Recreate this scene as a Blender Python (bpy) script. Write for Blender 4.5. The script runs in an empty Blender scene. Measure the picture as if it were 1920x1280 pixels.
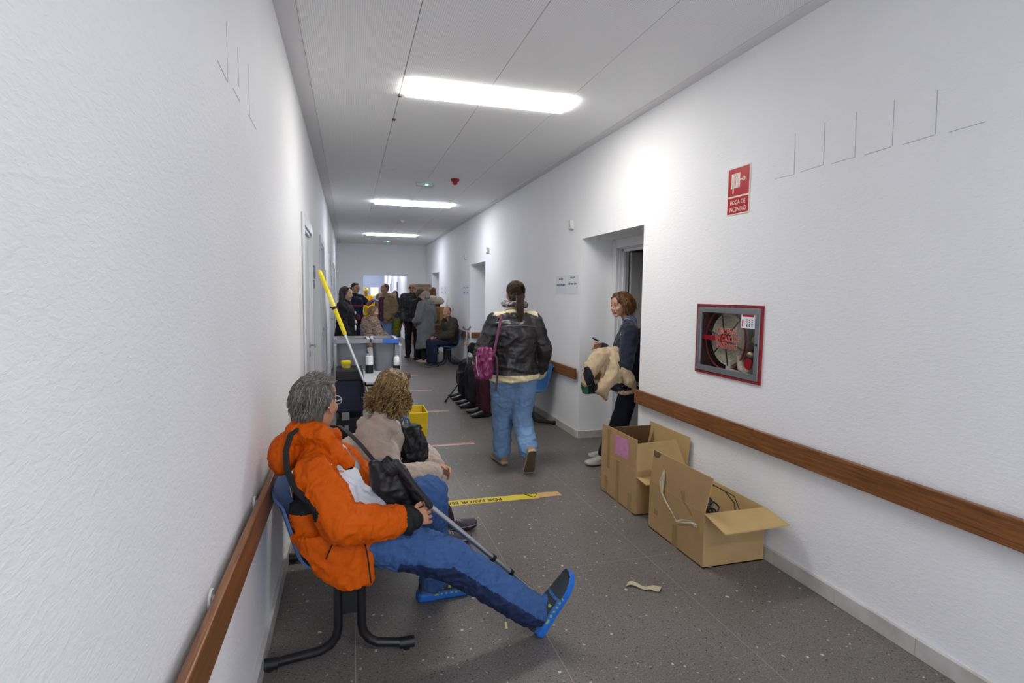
import bpy, bmesh, math, random
import numpy as np
from mathutils import Vector, Matrix

random.seed(7)
scene = bpy.context.scene
COL = scene.collection

# ------------------------------------------------------------------ camera
CAM_POS = Vector((0.0, 0.0, 1.465))
YAW, PITCH, ROLL, FOCAL_PX = 0.2835, -0.0842, 0.0125, 1043.36
fwd = Vector((math.sin(YAW) * math.cos(PITCH), math.cos(YAW) * math.cos(PITCH), math.sin(PITCH)))
right0 = Vector((math.cos(YAW), -math.sin(YAW), 0))
up0 = right0.cross(fwd)
right = right0 * math.cos(ROLL) + up0 * math.sin(ROLL)
up = up0 * math.cos(ROLL) - right0 * math.sin(ROLL)
cam_data = bpy.data.cameras.new('camera')
cam_data.sensor_width = 36.0
cam_data.lens = FOCAL_PX / 1920 * 36.0
cam_data.clip_start = 0.02
cam = bpy.data.objects.new('camera', cam_data)
m = Matrix((right, up, -fwd)).transposed().to_4x4()
m.translation = CAM_POS
cam.matrix_world = m
COL.objects.link(cam)
scene.camera = cam

# ------------------------------------------------------------------ world, exposure
world = bpy.data.worlds.new('world')
scene.world = world
world.use_nodes = True
bg = world.node_tree.nodes['Background']
bg.inputs[0].default_value = (0.80, 0.87, 1.0, 1)
bg.inputs[1].default_value = 4.0
scene.view_settings.view_transform = 'Standard'
scene.view_settings.look = 'None'
scene.view_settings.gamma = 1.0
scene.view_settings.use_curve_mapping = False
scene.view_settings.exposure = 0.0
LAMP_POWER = 31.5     # emission strength of the ceiling luminaires

# ------------------------------------------------------------------ dimensions
XL, XR, ZC, YEND, YBACK = -0.3515, 2.237, 2.896, 17.1, -4.0

# ------------------------------------------------------------------ materials
MATS = {}
def lin(hexs):
    hexs = hexs.lstrip('#')
    out = []
    for i in (0, 2, 4):
        c = int(hexs[i:i + 2], 16) / 255
        out.append(c / 12.92 if c <= 0.04045 else ((c + 0.055) / 1.055) ** 2.4)
    return (*out, 1.0)

def mat(name, hexc, rough=0.6, metal=0.0, spec=0.4, var=None, bump=None, alpha=None, sheen=0.0, stretch=(1, 1, 1), coat=0.0):
    """var=(scale, hex2, contrast) mottles the colour, bump=(scale, strength, distance) adds fine relief"""
    if name in MATS:
        return MATS[name]
    mt = bpy.data.materials.new(name)
    mt.use_nodes = True
    nt = mt.node_tree
    b = nt.nodes['Principled BSDF']
    b.inputs['Base Color'].default_value = lin(hexc)
    b.inputs['Roughness'].default_value = rough
    b.inputs['Metallic'].default_value = metal
    b.inputs['Specular IOR Level'].default_value = spec
    if sheen:
        b.inputs['Sheen Weight'].default_value = sheen
    if coat:
        b.inputs['Coat Weight'].default_value = coat
    if var or bump:
        tc = nt.nodes.new('ShaderNodeTexCoord')
        mp = nt.nodes.new('ShaderNodeMapping')
        mp.inputs['Scale'].default_value = stretch
        nt.links.new(tc.outputs['Object'], mp.inputs['Vector'])
    if var:
        n = nt.nodes.new('ShaderNodeTexNoise')
        n.inputs['Scale'].default_value = var[0]
        n.inputs['Detail'].default_value = 5
        r = nt.nodes.new('ShaderNodeValToRGB')
        c = var[2] if len(var) > 2 else 0.2
        r.color_ramp.elements[0].position = 0.5 - c
        r.color_ramp.elements[1].position = 0.5 + c
        r.color_ramp.elements[0].color = lin(hexc)
        r.color_ramp.elements[1].color = lin(var[1])
        nt.links.new(mp.outputs[0], n.inputs['Vector'])
        nt.links.new(n.outputs['Fac'], r.inputs[0])
        nt.links.new(r.outputs[0], b.inputs['Base Color'])
    if bump:
        n2 = nt.nodes.new('ShaderNodeTexNoise')
        n2.inputs['Scale'].default_value = bump[0]
        n2.inputs['Detail'].default_value = 3
        bp = nt.nodes.new('ShaderNodeBump')
        bp.inputs['Strength'].default_value = bump[1]
        bp.inputs['Distance'].default_value = bump[2] if len(bump) > 2 else 0.004
        nt.links.new(mp.outputs[0], n2.inputs['Vector'])
        nt.links.new(n2.outputs['Fac'], bp.inputs['Height'])
        nt.links.new(bp.outputs[0], b.inputs['Normal'])
    if alpha is not None:
        b.inputs['Alpha'].default_value = alpha
    MATS[name] = mt
    return mt

def emit(name, hexc, strength):
    if name in MATS:
        return MATS[name]
    mt = bpy.data.materials.new(name)
    mt.use_nodes = True
    nt = mt.node_tree
    nt.nodes.clear()
    e = nt.nodes.new('ShaderNodeEmission')
    e.inputs[0].default_value = lin(hexc)
    e.inputs[1].default_value = strength
    o = nt.nodes.new('ShaderNodeOutputMaterial')
    nt.links.new(e.outputs[0], o.inputs[0])
    MATS[name] = mt
    return mt

def glass(name, tint='#ffffff', mix=0.12):
    """thin clear pane: mostly transparent with a glossy sheen"""
    if name in MATS:
        return MATS[name]
    mt = bpy.data.materials.new(name)
    mt.use_nodes = True
    nt = mt.node_tree
    nt.nodes.clear()
    t = nt.nodes.new('ShaderNodeBsdfTransparent')
    t.inputs[0].default_value = lin(tint)
    g = nt.nodes.new('ShaderNodeBsdfGlossy')
    g.inputs['Roughness'].default_value = 0.08
    mx = nt.nodes.new('ShaderNodeMixShader')
    mx.inputs[0].default_value = mix
    o = nt.nodes.new('ShaderNodeOutputMaterial')
    nt.links.new(t.outputs[0], mx.inputs[1])
    nt.links.new(g.outputs[0], mx.inputs[2])
    nt.links.new(mx.outputs[0], o.inputs[0])
    MATS[name] = mt
    return mt

def wall_material(name, hexc):
    """brushed plaster: fine horizontally drawn relief, positions in world space"""
    mt = bpy.data.materials.new(name)
    mt.use_nodes = True
    nt = mt.node_tree
    b = nt.nodes['Principled BSDF']
    b.inputs['Roughness'].default_value = 0.62
    b.inputs['Specular IOR Level'].default_value = 0.25
    g = nt.nodes.new('ShaderNodeNewGeometry')
    mp = nt.nodes.new('ShaderNodeMapping')
    mp.inputs['Scale'].default_value = (1.0, 0.42, 1.0)
    n = nt.nodes.new('ShaderNodeTexNoise')
    n.inputs['Scale'].default_value = 95
    n.inputs['Detail'].default_value = 4
    n.inputs['Roughness'].default_value = 0.55
    n.inputs['Distortion'].default_value = 0.6
    bp = nt.nodes.new('ShaderNodeBump')
    bp.inputs['Strength'].default_value = 0.42
    bp.inputs['Distance'].default_value = 0.0055
    big = nt.nodes.new('ShaderNodeTexNoise')
    big.inputs['Scale'].default_value = 1.7
    big.inputs['Detail'].default_value = 6
    r = nt.nodes.new('ShaderNodeValToRGB')
    r.color_ramp.elements[0].position = 0.3
    r.color_ramp.elements[1].position = 0.75
    c = lin(hexc)
    r.color_ramp.elements[0].color = (c[0] * 0.955, c[1] * 0.955, c[2] * 0.96, 1)
    r.color_ramp.elements[1].color = c
    nt.links.new(g.outputs['Position'], mp.inputs['Vector'])
    nt.links.new(mp.outputs[0], n.inputs['Vector'])
    nt.links.new(n.outputs['Fac'], bp.inputs['Height'])
    nt.links.new(bp.outputs[0], b.inputs['Normal'])
    nt.links.new(g.outputs['Position'], big.inputs['Vector'])
    nt.links.new(big.outputs['Fac'], r.inputs[0])
    nt.links.new(r.outputs[0], b.inputs['Base Color'])
    MATS[name] = mt
    return mt

def terrazzo_material(name):
    mt = bpy.data.materials.new(name)
    mt.use_nodes = True
    nt = mt.node_tree
    L = nt.links.new
    b = nt.nodes['Principled BSDF']
    b.inputs['Roughness'].default_value = 0.36
    b.inputs['Specular IOR Level'].default_value = 0.35
    g = nt.nodes.new('ShaderNodeNewGeometry')
    base = nt.nodes.new('ShaderNodeTexNoise')
    base.inputs['Scale'].default_value = 150
    base.inputs['Detail'].default_value = 4
    r0 = nt.nodes.new('ShaderNodeValToRGB')
    r0.color_ramp.elements[0].position = 0.36
    r0.color_ramp.elements[0].color = lin('#5a5652')
    r0.color_ramp.elements[1].position = 0.66
    r0.color_ramp.elements[1].color = lin('#7c7772')
    L(g.outputs['Position'], base.inputs['Vector'])
    L(base.outputs['Fac'], r0.inputs[0])
    cloud = nt.nodes.new('ShaderNodeTexNoise')
    cloud.inputs['Scale'].default_value = 2.2
    cloud.inputs['Detail'].default_value = 5
    L(g.outputs['Position'], cloud.inputs['Vector'])
    rc = nt.nodes.new('ShaderNodeValToRGB')
    rc.color_ramp.elements[0].position = 0.3
    rc.color_ramp.elements[0].color = (0.88, 0.84, 0.82, 1)
    rc.color_ramp.elements[1].position = 0.7
    rc.color_ramp.elements[1].color = (1.08, 1.06, 1.05, 1)
    L(cloud.outputs['Fac'], rc.inputs[0])
    mul = nt.nodes.new('ShaderNodeMixRGB')
    mul.blend_type = 'MULTIPLY'
    mul.inputs[0].default_value = 1
    L(r0.outputs[0], mul.inputs[1])
    L(rc.outputs[0], mul.inputs[2])
    last = mul.outputs[0]
    warp = nt.nodes.new('ShaderNodeTexNoise')
    warp.inputs['Scale'].default_value = 60
    L(g.outputs['Position'], warp.inputs['Vector'])
    addv = nt.nodes.new('ShaderNodeMixRGB')
    addv.blend_type = 'ADD'
    addv.inputs[0].default_value = 0.02
    L(g.outputs['Position'], addv.inputs[1])
    L(warp.outputs['Color'], addv.inputs[2])
    for scale, thr, frac, colr in ((30, 0.15, 0.30, '#b3aca3'), (70, 0.2, 0.4, '#8d8680'), (13, 0.095, 0.4, '#c4beb5'), (75, 0.24, 0.4, '#332f2d')):
        v = nt.nodes.new('ShaderNodeTexVoronoi')
        v.inputs['Scale'].default_value = scale
        L(addv.outputs[0], v.inputs['Vector'])
        lt = nt.nodes.new('ShaderNodeMath'); lt.operation = 'LESS_THAN'
        lt.inputs[1].default_value = thr
        L(v.outputs['Distance'], lt.inputs[0])
        sep = nt.nodes.new('ShaderNodeSeparateColor')
        L(v.outputs['Color'], sep.inputs[0])
        lt2 = nt.nodes.new('ShaderNodeMath'); lt2.operation = 'LESS_THAN'
        lt2.inputs[1].default_value = frac
        L(sep.outputs[0], lt2.inputs[0])
        mm = nt.nodes.new('ShaderNodeMath'); mm.operation = 'MULTIPLY'
        L(lt.outputs[0], mm.inputs[0]); L(lt2.outputs[0], mm.inputs[1])
        mx = nt.nodes.new('ShaderNodeMixRGB')
        mx.inputs[2].default_value = lin(colr)
        L(mm.outputs[0], mx.inputs[0])
        L(last, mx.inputs[1])
        last = mx.outputs[0]
    L(last, b.inputs['Base Color'])
    rr = nt.nodes.new('ShaderNodeMapRange')
    rr.inputs['To Min'].default_value = 0.30
    rr.inputs['To Max'].default_value = 0.46
    L(cloud.outputs['Fac'], rr.inputs[0])
    L(rr.outputs[0], b.inputs['Roughness'])
    MATS[name] = mt
    return mt

def ceiling_material(name):
    """white acoustic board with a fine grid of pin holes"""
    mt = bpy.data.materials.new(name)
    mt.use_nodes = True
    nt = mt.node_tree
    L = nt.links.new
    b = nt.nodes['Principled BSDF']
    b.inputs['Roughness'].default_value = 0.8
    b.inputs['Specular IOR Level'].default_value = 0.15
    g = nt.nodes.new('ShaderNodeNewGeometry')
    sx = nt.nodes.new('ShaderNodeSeparateXYZ')
    L(g.outputs['Position'], sx.inputs[0])
    acc = None
    for ax in ('X', 'Y'):
        fr = nt.nodes.new('ShaderNodeMath'); fr.operation = 'MULTIPLY'
        fr.inputs[1].default_value = 1 / 0.012
        L(sx.outputs[ax], fr.inputs[0])
        f2 = nt.nodes.new('ShaderNodeMath'); f2.operation = 'FRACT'
        L(fr.outputs[0], f2.inputs[0])
        s = nt.nodes.new('ShaderNodeMath'); s.operation = 'SUBTRACT'
        s.inputs[1].default_value = 0.5
        L(f2.outputs[0], s.inputs[0])
        p = nt.nodes.new('ShaderNodeMath'); p.operation = 'POWER'
        p.inputs[1].default_value = 2
        ab = nt.nodes.new('ShaderNodeMath'); ab.operation = 'ABSOLUTE'
        L(s.outputs[0], ab.inputs[0]); L(ab.outputs[0], p.inputs[0])
        if acc is None:
            acc = p
        else:
            ad = nt.nodes.new('ShaderNodeMath'); ad.operation = 'ADD'
            L(acc.outputs[0], ad.inputs[0]); L(p.outputs[0], ad.inputs[1])
            acc = ad
    lt = nt.nodes.new('ShaderNodeMath'); lt.operation = 'LESS_THAN'
    lt.inputs[1].default_value = 0.05
    L(acc.outputs[0], lt.inputs[0])
    mx = nt.nodes.new('ShaderNodeMixRGB')
    mx.inputs[1].default_value = lin('#f8f8f8')
    mx.inputs[2].default_value = lin('#d3d2d1')
    L(lt.outputs[0], mx.inputs[0])
    L(mx.outputs[0], b.inputs['Base Color'])
    MATS[name] = mt
    return mt

def wood_material(name, a='#683f22', c='#946034'):
    mt = bpy.data.materials.new(name)
    mt.use_nodes = True
    nt = mt.node_tree
    L = nt.links.new
    b = nt.nodes['Principled BSDF']
    b.inputs['Roughness'].default_value = 0.38
    b.inputs['Specular IOR Level'].default_value = 0.45
    g = nt.nodes.new('ShaderNodeNewGeometry')
    mp = nt.nodes.new('ShaderNodeMapping')
    mp.inputs['Scale'].default_value = (60, 2.2, 60)
    n = nt.nodes.new('ShaderNodeTexNoise')
    n.inputs['Scale'].default_value = 1.6
    n.inputs['Detail'].default_value = 6
    n.inputs['Distortion'].default_value = 1.2
    r = nt.nodes.new('ShaderNodeValToRGB')
    r.color_ramp.elements[0].position = 0.35
    r.color_ramp.elements[0].color = lin(a)
    r.color_ramp.elements[1].position = 0.68
    r.color_ramp.elements[1].color = lin(c)
    L(g.outputs['Position'], mp.inputs['Vector'])
    L(mp.outputs[0], n.inputs['Vector'])
    L(n.outputs['Fac'], r.inputs[0])
    L(r.outputs[0], b.inputs['Base Color'])
    MATS[name] = mt
    return mt

# ------------------------------------------------------------------ object helpers
def tag(o, label=None, cat=None, group=None, kind=None):
    if label: o['label'] = label
    if cat: o['category'] = cat
    if group: o['group'] = group
    if kind: o['kind'] = kind
    return o

def link(name, me, parent=None, loc=None):
    o = bpy.data.objects.new(name, me)
    COL.objects.link(o)
    if parent is not None:
        o.parent = parent
    if loc is not None:
        o.location = loc
    return o

def empty(name, loc=(0, 0, 0), rz=0.0):
    o = bpy.data.objects.new(name, None)
    o.empty_display_size = 0.1
    o.location = loc
    o.rotation_euler = (0, 0, rz)
    COL.objects.link(o)
    return o

def as_list(x):
    return x if isinstance(x, (list, tuple)) else [x]

class Geo:
    """collects shapes; build() links them as ONE mesh object"""
    def __init__(self):
        self.V, self.F, self.M, self.n = [], [], [], 0
    def add(self, verts, faces, mi=0):
        self.V.extend([tuple(map(float, v)) for v in verts])
        for f in faces:
            self.F.append(tuple(int(i) + self.n for i in f))
            self.M.append(mi)
        self.n += len(verts)
    def box(self, lo, hi, mi=0):
        x0, y0, z0 = lo; x1, y1, z1 = hi
        v = [(x0, y0, z0), (x1, y0, z0), (x1, y1, z0), (x0, y1, z0), (x0, y0, z1), (x1, y0, z1), (x1, y1, z1), (x0, y1, z1)]
        self.add(v, [(3, 2, 1, 0), (4, 5, 6, 7), (0, 1, 5, 4), (1, 2, 6, 5), (2, 3, 7, 6), (3, 0, 4, 7)], mi)
        return self
    def quadslab(self, pts, t, mi=0):
        """a slab: four corner points, thickness t along the normal (both sides)"""
        p = [Vector(q) for q in pts]
        n = (p[1] - p[0]).cross(p[3] - p[0]).normalized() * (t / 2)
        v = [q - n for q in p] + [q + n for q in p]
        self.add(v, [(3, 2, 1, 0), (4, 5, 6, 7), (0, 1, 5, 4), (1, 2, 6, 5), (2, 3, 7, 6), (3, 0, 4, 7)], mi)
        return self
    def tube(self, pts, r, seg=10, mi=0, close=False, cap=True):
        """round bar through points; r one radius or one per point"""
        P = [Vector(p) for p in pts]
        n = len(P)
        R = [r] * n if not isinstance(r, (list, tuple)) else list(r)
        up_ = Vector((0, 0, 1))
        T = []
        for i in range(n):
            a = P[i - 1] if (i > 0 or close) else P[i]
            c = P[(i + 1) % n] if (i < n - 1 or close) else P[i]
            T.append((c - a).normalized())
        u = T[0].cross(up_)
        if u.length < 1e-3: u = T[0].cross(Vector((1, 0, 0)))
        u.normalize()
        V = []
        for i in range(n):
            u = (u - T[i] * u.dot(T[i])).normalized()
            w = T[i].cross(u)
            for k in range(seg):
                a = 2 * math.pi * k / seg
                V.append(P[i] + (u * math.cos(a) + w * math.sin(a)) * R[i])
        F = []
        for i in range(n if close else n - 1):
            j = (i + 1) % n
            for k in range(seg):
                k2 = (k + 1) % seg
                F.append((i * seg + k, i * seg + k2, j * seg + k2, j * seg + k))
        if cap and not close:
            F.append(tuple(range(seg - 1, -1, -1)))
            F.append(tuple((n - 1) * seg + k for k in range(seg)))
        self.add(V, F, mi)
        return self
    def cyl(self, c0, c1, r0, r1=None, seg=20, mi=0):
        return self.tube([c0, c1], [r0, r0 if r1 is None else r1], seg, mi)
    def loft(self, rings, mi=0, caps=True):
        """rings: list of equally long point loops"""
        m_ = len(rings[0])
        V = [p for r in rings for p in r]
        F = []
        for i in range(len(rings) - 1):
            for k in range(m_):
                k2 = (k + 1) % m_
                F.append((i * m_ + k, i * m_ + k2, (i + 1) * m_ + k2, (i + 1) * m_ + k))
        if caps:
            F.append(tuple(range(m_ - 1, -1, -1)))
            F.append(tuple((len(rings) - 1) * m_ + k for k in range(m_)))
        self.add(V, F, mi)
        return self
    def ell(self, c, r, rot=None, seg=16, rings=10, mi=0):
        V = []
        for i in range(1, rings):
            th = math.pi * i / rings
            for k in range(seg):
                a = 2 * math.pi * k / seg
                V.append(Vector((r[0] * math.sin(th) * math.cos(a), r[1] * math.sin(th) * math.sin(a), r[2] * math.cos(th))))
        V += [Vector((0, 0, r[2])), Vector((0, 0, -r[2]))]
        if rot is not None:
            V = [rot @ v for v in V]
        c = Vector(c)
        V = [v + c for v in V]
        F = []
        for i in range(rings - 2):
            for k in range(seg):
                k2 = (k + 1) % seg
                F.append((i * seg + k, (i + 1) * seg + k, (i + 1) * seg + k2, i * seg + k2))
        T, B = (rings - 1) * seg, (rings - 1) * seg + 1
        for k in range(seg):
            k2 = (k + 1) % seg
            F.append((T, k, k2))
            F.append((B, (rings - 2) * seg + k2, (rings - 2) * seg + k))
        self.add(V, F, mi)
        return self
    def lathe(self, prof, c=(0, 0, 0), seg=24, mi=0, axis='z'):
        """prof: list of (radius, height)"""
        R = []
        for rr, hh in prof:
            ring = []
            for k in range(seg):
                a = 2 * math.pi * k / seg
                p = (rr * math.cos(a), rr * math.sin(a), hh)
                if axis == 'x': p = (p[2], p[0], p[1])
                if axis == 'y': p = (p[1], p[2], p[0])
                ring.append((p[0] + c[0], p[1] + c[1], p[2] + c[2]))
            R.append(ring)
        return self.loft(R, mi)
    def mesh(self, name, mats, smooth=False, origin=None, bevel=0.0):
        me = bpy.data.meshes.new(name)
        V = self.V
        if origin is not None:
            V = [(v[0] - origin[0], v[1] - origin[1], v[2] - origin[2]) for v in V]
        me.from_pydata(V, [], self.F)
        for mm in as_list(mats):
            me.materials.append(mm)
        me.polygons.foreach_set('material_index', self.M)
        if bevel:
            bm = bmesh.new(); bm.from_mesh(me)
            bmesh.ops.recalc_face_normals(bm, faces=bm.faces[:])
            es = [e for e in bm.edges if len(e.link_faces) == 2 and e.calc_face_angle() > 0.5]
            bmesh.ops.bevel(bm, geom=es, offset=bevel, segments=2, profile=0.5, affect='EDGES')
            bm.to_mesh(me); bm.free()
        if smooth:
            me.polygons.foreach_set('use_smooth', [True] * len(me.polygons))
            try:
                me.set_sharp_from_angle(angle=math.radians(38))
            except Exception:
                pass
        me.update()
        return me
    def build(self, name, mats, parent=None, smooth=False, origin=None, bevel=0.0, world_origin=True):
        """vertices are world points; origin becomes the object's location (parent offset taken out)"""
        o0 = Vector(origin) if origin is not None else Vector((0, 0, 0))
        me = self.mesh(name, mats, smooth, o0, bevel)
        o = link(name, me, parent)
        if parent is not None:
            pw = Vector((0, 0, 0)); p = parent
            while p is not None:
                pw += p.location; p = p.parent
            o.location = o0 - pw
        else:
            o.location = o0
        return o

def struct(o, kind='structure'):
    o['kind'] = kind
    return o

def wall_boxes(g, axis, c0, c1, a0, a1, z0, z1, holes):
    """wall slab between c0..c1 on its thickness axis with rectangular holes (a0,a1,z0,z1) left open"""
    As = sorted({a0, a1, *[h[0] for h in holes], *[h[1] for h in holes]})
    Zs = sorted({z0, z1, *[h[2] for h in holes], *[h[3] for h in holes]})
    As = [a for a in As if a0 <= a <= a1]
    Zs = [z for z in Zs if z0 <= z <= z1]
    for i in range(len(As) - 1):
        for j in range(len(Zs) - 1):
            am, zm = (As[i] + As[i + 1]) / 2, (Zs[j] + Zs[j + 1]) / 2
            if any(h[0] < am < h[1] and h[2] < zm < h[3] for h in holes):
                continue
            if axis == 'x':
                g.box((c0, As[i], Zs[j]), (c1, As[i + 1], Zs[j + 1]))
            else:
                g.box((As[i], c0, Zs[j]), (As[i + 1], c1, Zs[j + 1]))

def text_mesh(name, body, size, mats, matrix, parent=None, depth=0.0006, align='CENTER', space=1.0, width=1.0, bold=0.0):
    cu = bpy.data.curves.new(name, 'FONT')
    cu.body = body
    cu.size = size
    cu.extrude = depth
    cu.offset = bold
    cu.align_x = align
    cu.align_y = 'CENTER'
    cu.space_character = space
    cu.resolution_u = 3
    tmp = bpy.data.objects.new(name + '_tmp', cu)
    COL.objects.link(tmp)
    dg = bpy.context.evaluated_depsgraph_get()
    me = bpy.data.meshes.new_from_object(tmp.evaluated_get(dg))
    bpy.data.objects.remove(tmp)
    bpy.data.curves.remove(cu)
    me.materials.clear()
    me.materials.append(mats)
    if width != 1.0:
        me.transform(Matrix.Diagonal((width, 1, 1, 1)))
    me.transform(matrix)
    o = bpy.data.objects.new(name, me)
    COL.objects.link(o)
    if parent is not None:
        o.parent = parent
        pw = Vector((0, 0, 0)); p = parent
        while p is not None:
            pw += p.location; p = p.parent
        o.location = -pw
    return o

def basis(origin, xa, ya):
    xa, ya = Vector(xa).normalized(), Vector(ya).normalized()
    za = xa.cross(ya)
    m_ = Matrix((xa, ya, za)).transposed().to_4x4()
    m_.translation = Vector(origin)
    return m_

def copy_tree(o, parent=None):
    c = o.copy()
    COL.objects.link(c)
    if parent is not None:
        c.parent = parent
    for ch in list(o.children):
        copy_tree(ch, c)
    return c

# ================================================================== the setting
WALL = wall_material('wall_plaster', '#f4f4f4')
TERR = terrazzo_material('terrazzo')
CEIL = ceiling_material('ceiling_board')
WOOD = wood_material('rail_wood')
GROUT = mat('grout', '#a79f93', 0.9)
WHITE = mat('white_paint', '#e4e4e4', 0.45)
FRAMEW = mat('frame_paint', '#dcdddf', 0.35)
DOORB = mat('door_laminate', '#cfd6e4', 0.35)
PLAIN = mat('ceiling_plaster', '#e6e5e6', 0.85)
MARBLE = mat('skirting_marble', '#cfcdc9', 0.3, var=(9, '#b4aea6', 0.25))
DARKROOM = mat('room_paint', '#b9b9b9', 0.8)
STEEL = mat('steel', '#b9bbbd', 0.3, 1.0)
ALU = mat('aluminium', '#c9cbce', 0.32, 1.0)
BLACKP = mat('black_plastic', '#18181a', 0.42)
BLACKM = mat('black_metal', '#121215', 0.35, 0.0, 0.5)
SIGNRED = mat('sign_red', '#b9131f', 0.35)
SIGNWHITE = mat('sign_white', '#eee6d8', 0.4)
PAPER = mat('paper', '#e4e6ec', 0.7)
INK = mat('ink', '#3a3a40', 0.7)

# floor: screed plus single terrazzo slabs
g = Geo().box((XL - 0.1, YBACK, -0.12), (2.9, YEND + 0.2, -0.0004))
floor = struct(g.build('floor', GROUT))
xs = [XL, 0.005, 0.800, 1.592, XR]
yl = [2.69 + 1.3 * k for k in range(-5, 13)]
meshes = {}
def slab(x0, x1, y0, y1):
    key = (round(x1 - x0, 3), round(y1 - y0, 3))
    if key not in meshes:
        w, d = key
        meshes[key] = Geo().box((0.0011, 0.0011, -0.0003), (w - 0.0011, d - 0.0011, 0.0)).mesh('floor_tile', TERR)
    return link('floor_tile', meshes[key], floor, (x0, y0, 0))
for i in range(4):
    for j in range(len(yl) - 1):
        if yl[j] < -3.5 or yl[j] > YEND: continue
        slab(xs[i], xs[i + 1], yl[j], min(yl[j + 1], YEND + 0.02))
for (a, b_) in ((3.99, 5.215), (9.375, 10.61), (14.57, 15.85)):
    slab(XR, 2.85, a, b_)
g = Geo().box((-1.2, YEND + 0.16, -0.12), (2.0, 29.2, 0.0))
struct(g.build('floor', TERR))

# ceiling: plaster border, boards laid in four columns
STEPY = 5.5
g = Geo()
g.box((XL - 0.1, YBACK, ZC + 0.02), (XR + 0.1, YEND, ZC + 0.12))
g.box((XL, YBACK, ZC - 0.004), (-0.243, YEND, ZC + 0.02))
g.box((2.155, YBACK, ZC - 0.004), (XR, YEND, ZC + 0.02))
ceiling = struct(g.build('ceiling', PLAIN))
cx_ = [-0.243, 0.360, 0.958, 1.556, 2.155]
cyj = [-4.0, -2.2, -1.0, 0.2, 1.45, 2.65, 3.83, 4.86, STEPY, 6.70, 7.33, 8.52, 9.72, 10.92, 12.12, 13.32, 14.52, 15.72, YEND]
for i in range(4):
    for j in range(len(cyj) - 1):
        hatch = (i == 1 and abs(cyj[j] - 6.70) < 0.01)
        z0 = ZC if cyj[j] < STEPY - 0.01 else ZC + 0.009
        gap = 0.004 if hatch else 0.0022
        gg = Geo().box((cx_[i] + gap, cyj[j] + (0.005 if hatch else 0.0006), z0 - (0.004 if hatch else 0)),
                       (cx_[i + 1] - gap, cyj[j + 1] - (0.005 if hatch else 0.0006), ZC + 0.02))
        p = gg.build('ceiling_panel', CEIL if not hatch else mat('hatch_board', '#f0efed', 0.8), ceiling)
        if hatch: p['label'] = 'loose plain access panel with dark gaps'
CLIPM = mat('clip_dark', '#4a4540', 0.6)
for cpos in ((0.362, 4.235), (0.366, 4.82)):
    Geo().lathe([(0.012, ZC - 0.012), (0.016, ZC + 0.001)], (cpos[0], cpos[1], 0), 8).build('panel_clip', CLIPM, ceiling)

# walls
R1, R2, R3 = (3.99, 5.215), (9.375, 10.61), (14.57, 15.85)
DTOP = 2.028
CABY, CABZ = (2.611, 3.228), (0.968, 1.419)
g = Geo()
wall_boxes(g, 'x', XR, XR + 0.35, YBACK, YEND, 0, ZC + 0.02,
           [(*R1, 0, DTOP), (*R2, 0, DTOP), (*R3, 0, DTOP), (CABY[0], CABY[1], CABZ[0], CABZ[1])])
g.box((XR + 0.24, CABY[0], CABZ[0]), (XR + 0.35, CABY[1], CABZ[1]))
wall_right = struct(g.build('wall_right', WALL))
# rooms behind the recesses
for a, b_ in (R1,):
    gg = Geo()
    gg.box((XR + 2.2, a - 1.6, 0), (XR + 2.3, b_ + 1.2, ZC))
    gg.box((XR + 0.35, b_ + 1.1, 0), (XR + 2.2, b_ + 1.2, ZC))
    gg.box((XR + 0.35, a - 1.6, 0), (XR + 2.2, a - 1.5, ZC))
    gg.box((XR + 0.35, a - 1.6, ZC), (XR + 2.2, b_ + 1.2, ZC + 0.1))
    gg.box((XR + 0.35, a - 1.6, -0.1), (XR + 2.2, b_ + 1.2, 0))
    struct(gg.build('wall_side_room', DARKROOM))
# left wall with its doors
LD = [(4.78, 5.66, 2.0), (7.40, 8.30, 2.08), (10.35, 11.25, 2.03), (13.2, 14.1, 2.03)]
g = Geo()
wall_boxes(g, 'x', XL - 0.2, XL, YBACK, YEND, 0, ZC + 0.02, [(a, b_, 0, t) for a, b_, t in LD])
wall_left = struct(g.build('wall_left', WALL))
# end wall with the passage beyond
g = Geo()
wall_boxes(g, 'y', YEND, YEND + 0.16, -1.3, XR + 0.4, 0, ZC + 0.12, [(0.384, 1.664, 0, 1.985)])
wall_end = struct(g.build('wall_end', WALL))
g = Geo()
g.box((1.664, YEND + 0.16, 0), (1.8, 29, 2.7))
g.box((-0.6, YEND + 0.16, 0), (-0.45, 29, 2.7))
g.box((-0.6, 28.7, 0), (1.8, 28.85, 2.7))
struct(g.build('wall_passage', WALL))
g = Geo().box((-0.6, YEND + 0.16, 2.7), (1.8, 29, 2.8))
struct(g.build('ceiling', PLAIN))
# door leaf and lit window at the far end of the passage
pd = struct(Geo().box((0.3, 28.62, 0), (1.60, 28.7, 2.45)).build('door_5', mat('blue_door', '#9aa2b8', 0.4)))
Geo().box((0.98, 28.60, 1.30), (1.39, 28.625, 1.74)).build('window_frame', WHITE, pd)
Geo().box((1.02, 28.59, 1.34), (1.35, 28.605, 1.70)).build('pane', emit('far_window', '#fff4dc', 1.2), pd)
# openings and dark door strips along the passage's right wall
for k, yy in enumerate((19.2, 22.6, 25.4)):
    dd = struct(Geo().box((1.63, yy, 0), (1.668, yy + 0.85, 2.05)).build('door_%d' % (6 + k), FRAMEW))
    Geo().box((1.62, yy + 0.07, 0), (1.635, yy + 0.78, 1.98)).build('door_leaf', DOORB, dd)
    Geo().box((1.618, yy + 1.05, 1.55), (1.66, yy + 1.30, 1.85)).build('door_plate', mat('grey_plate', '#73767c', 0.5), dd)

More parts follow.
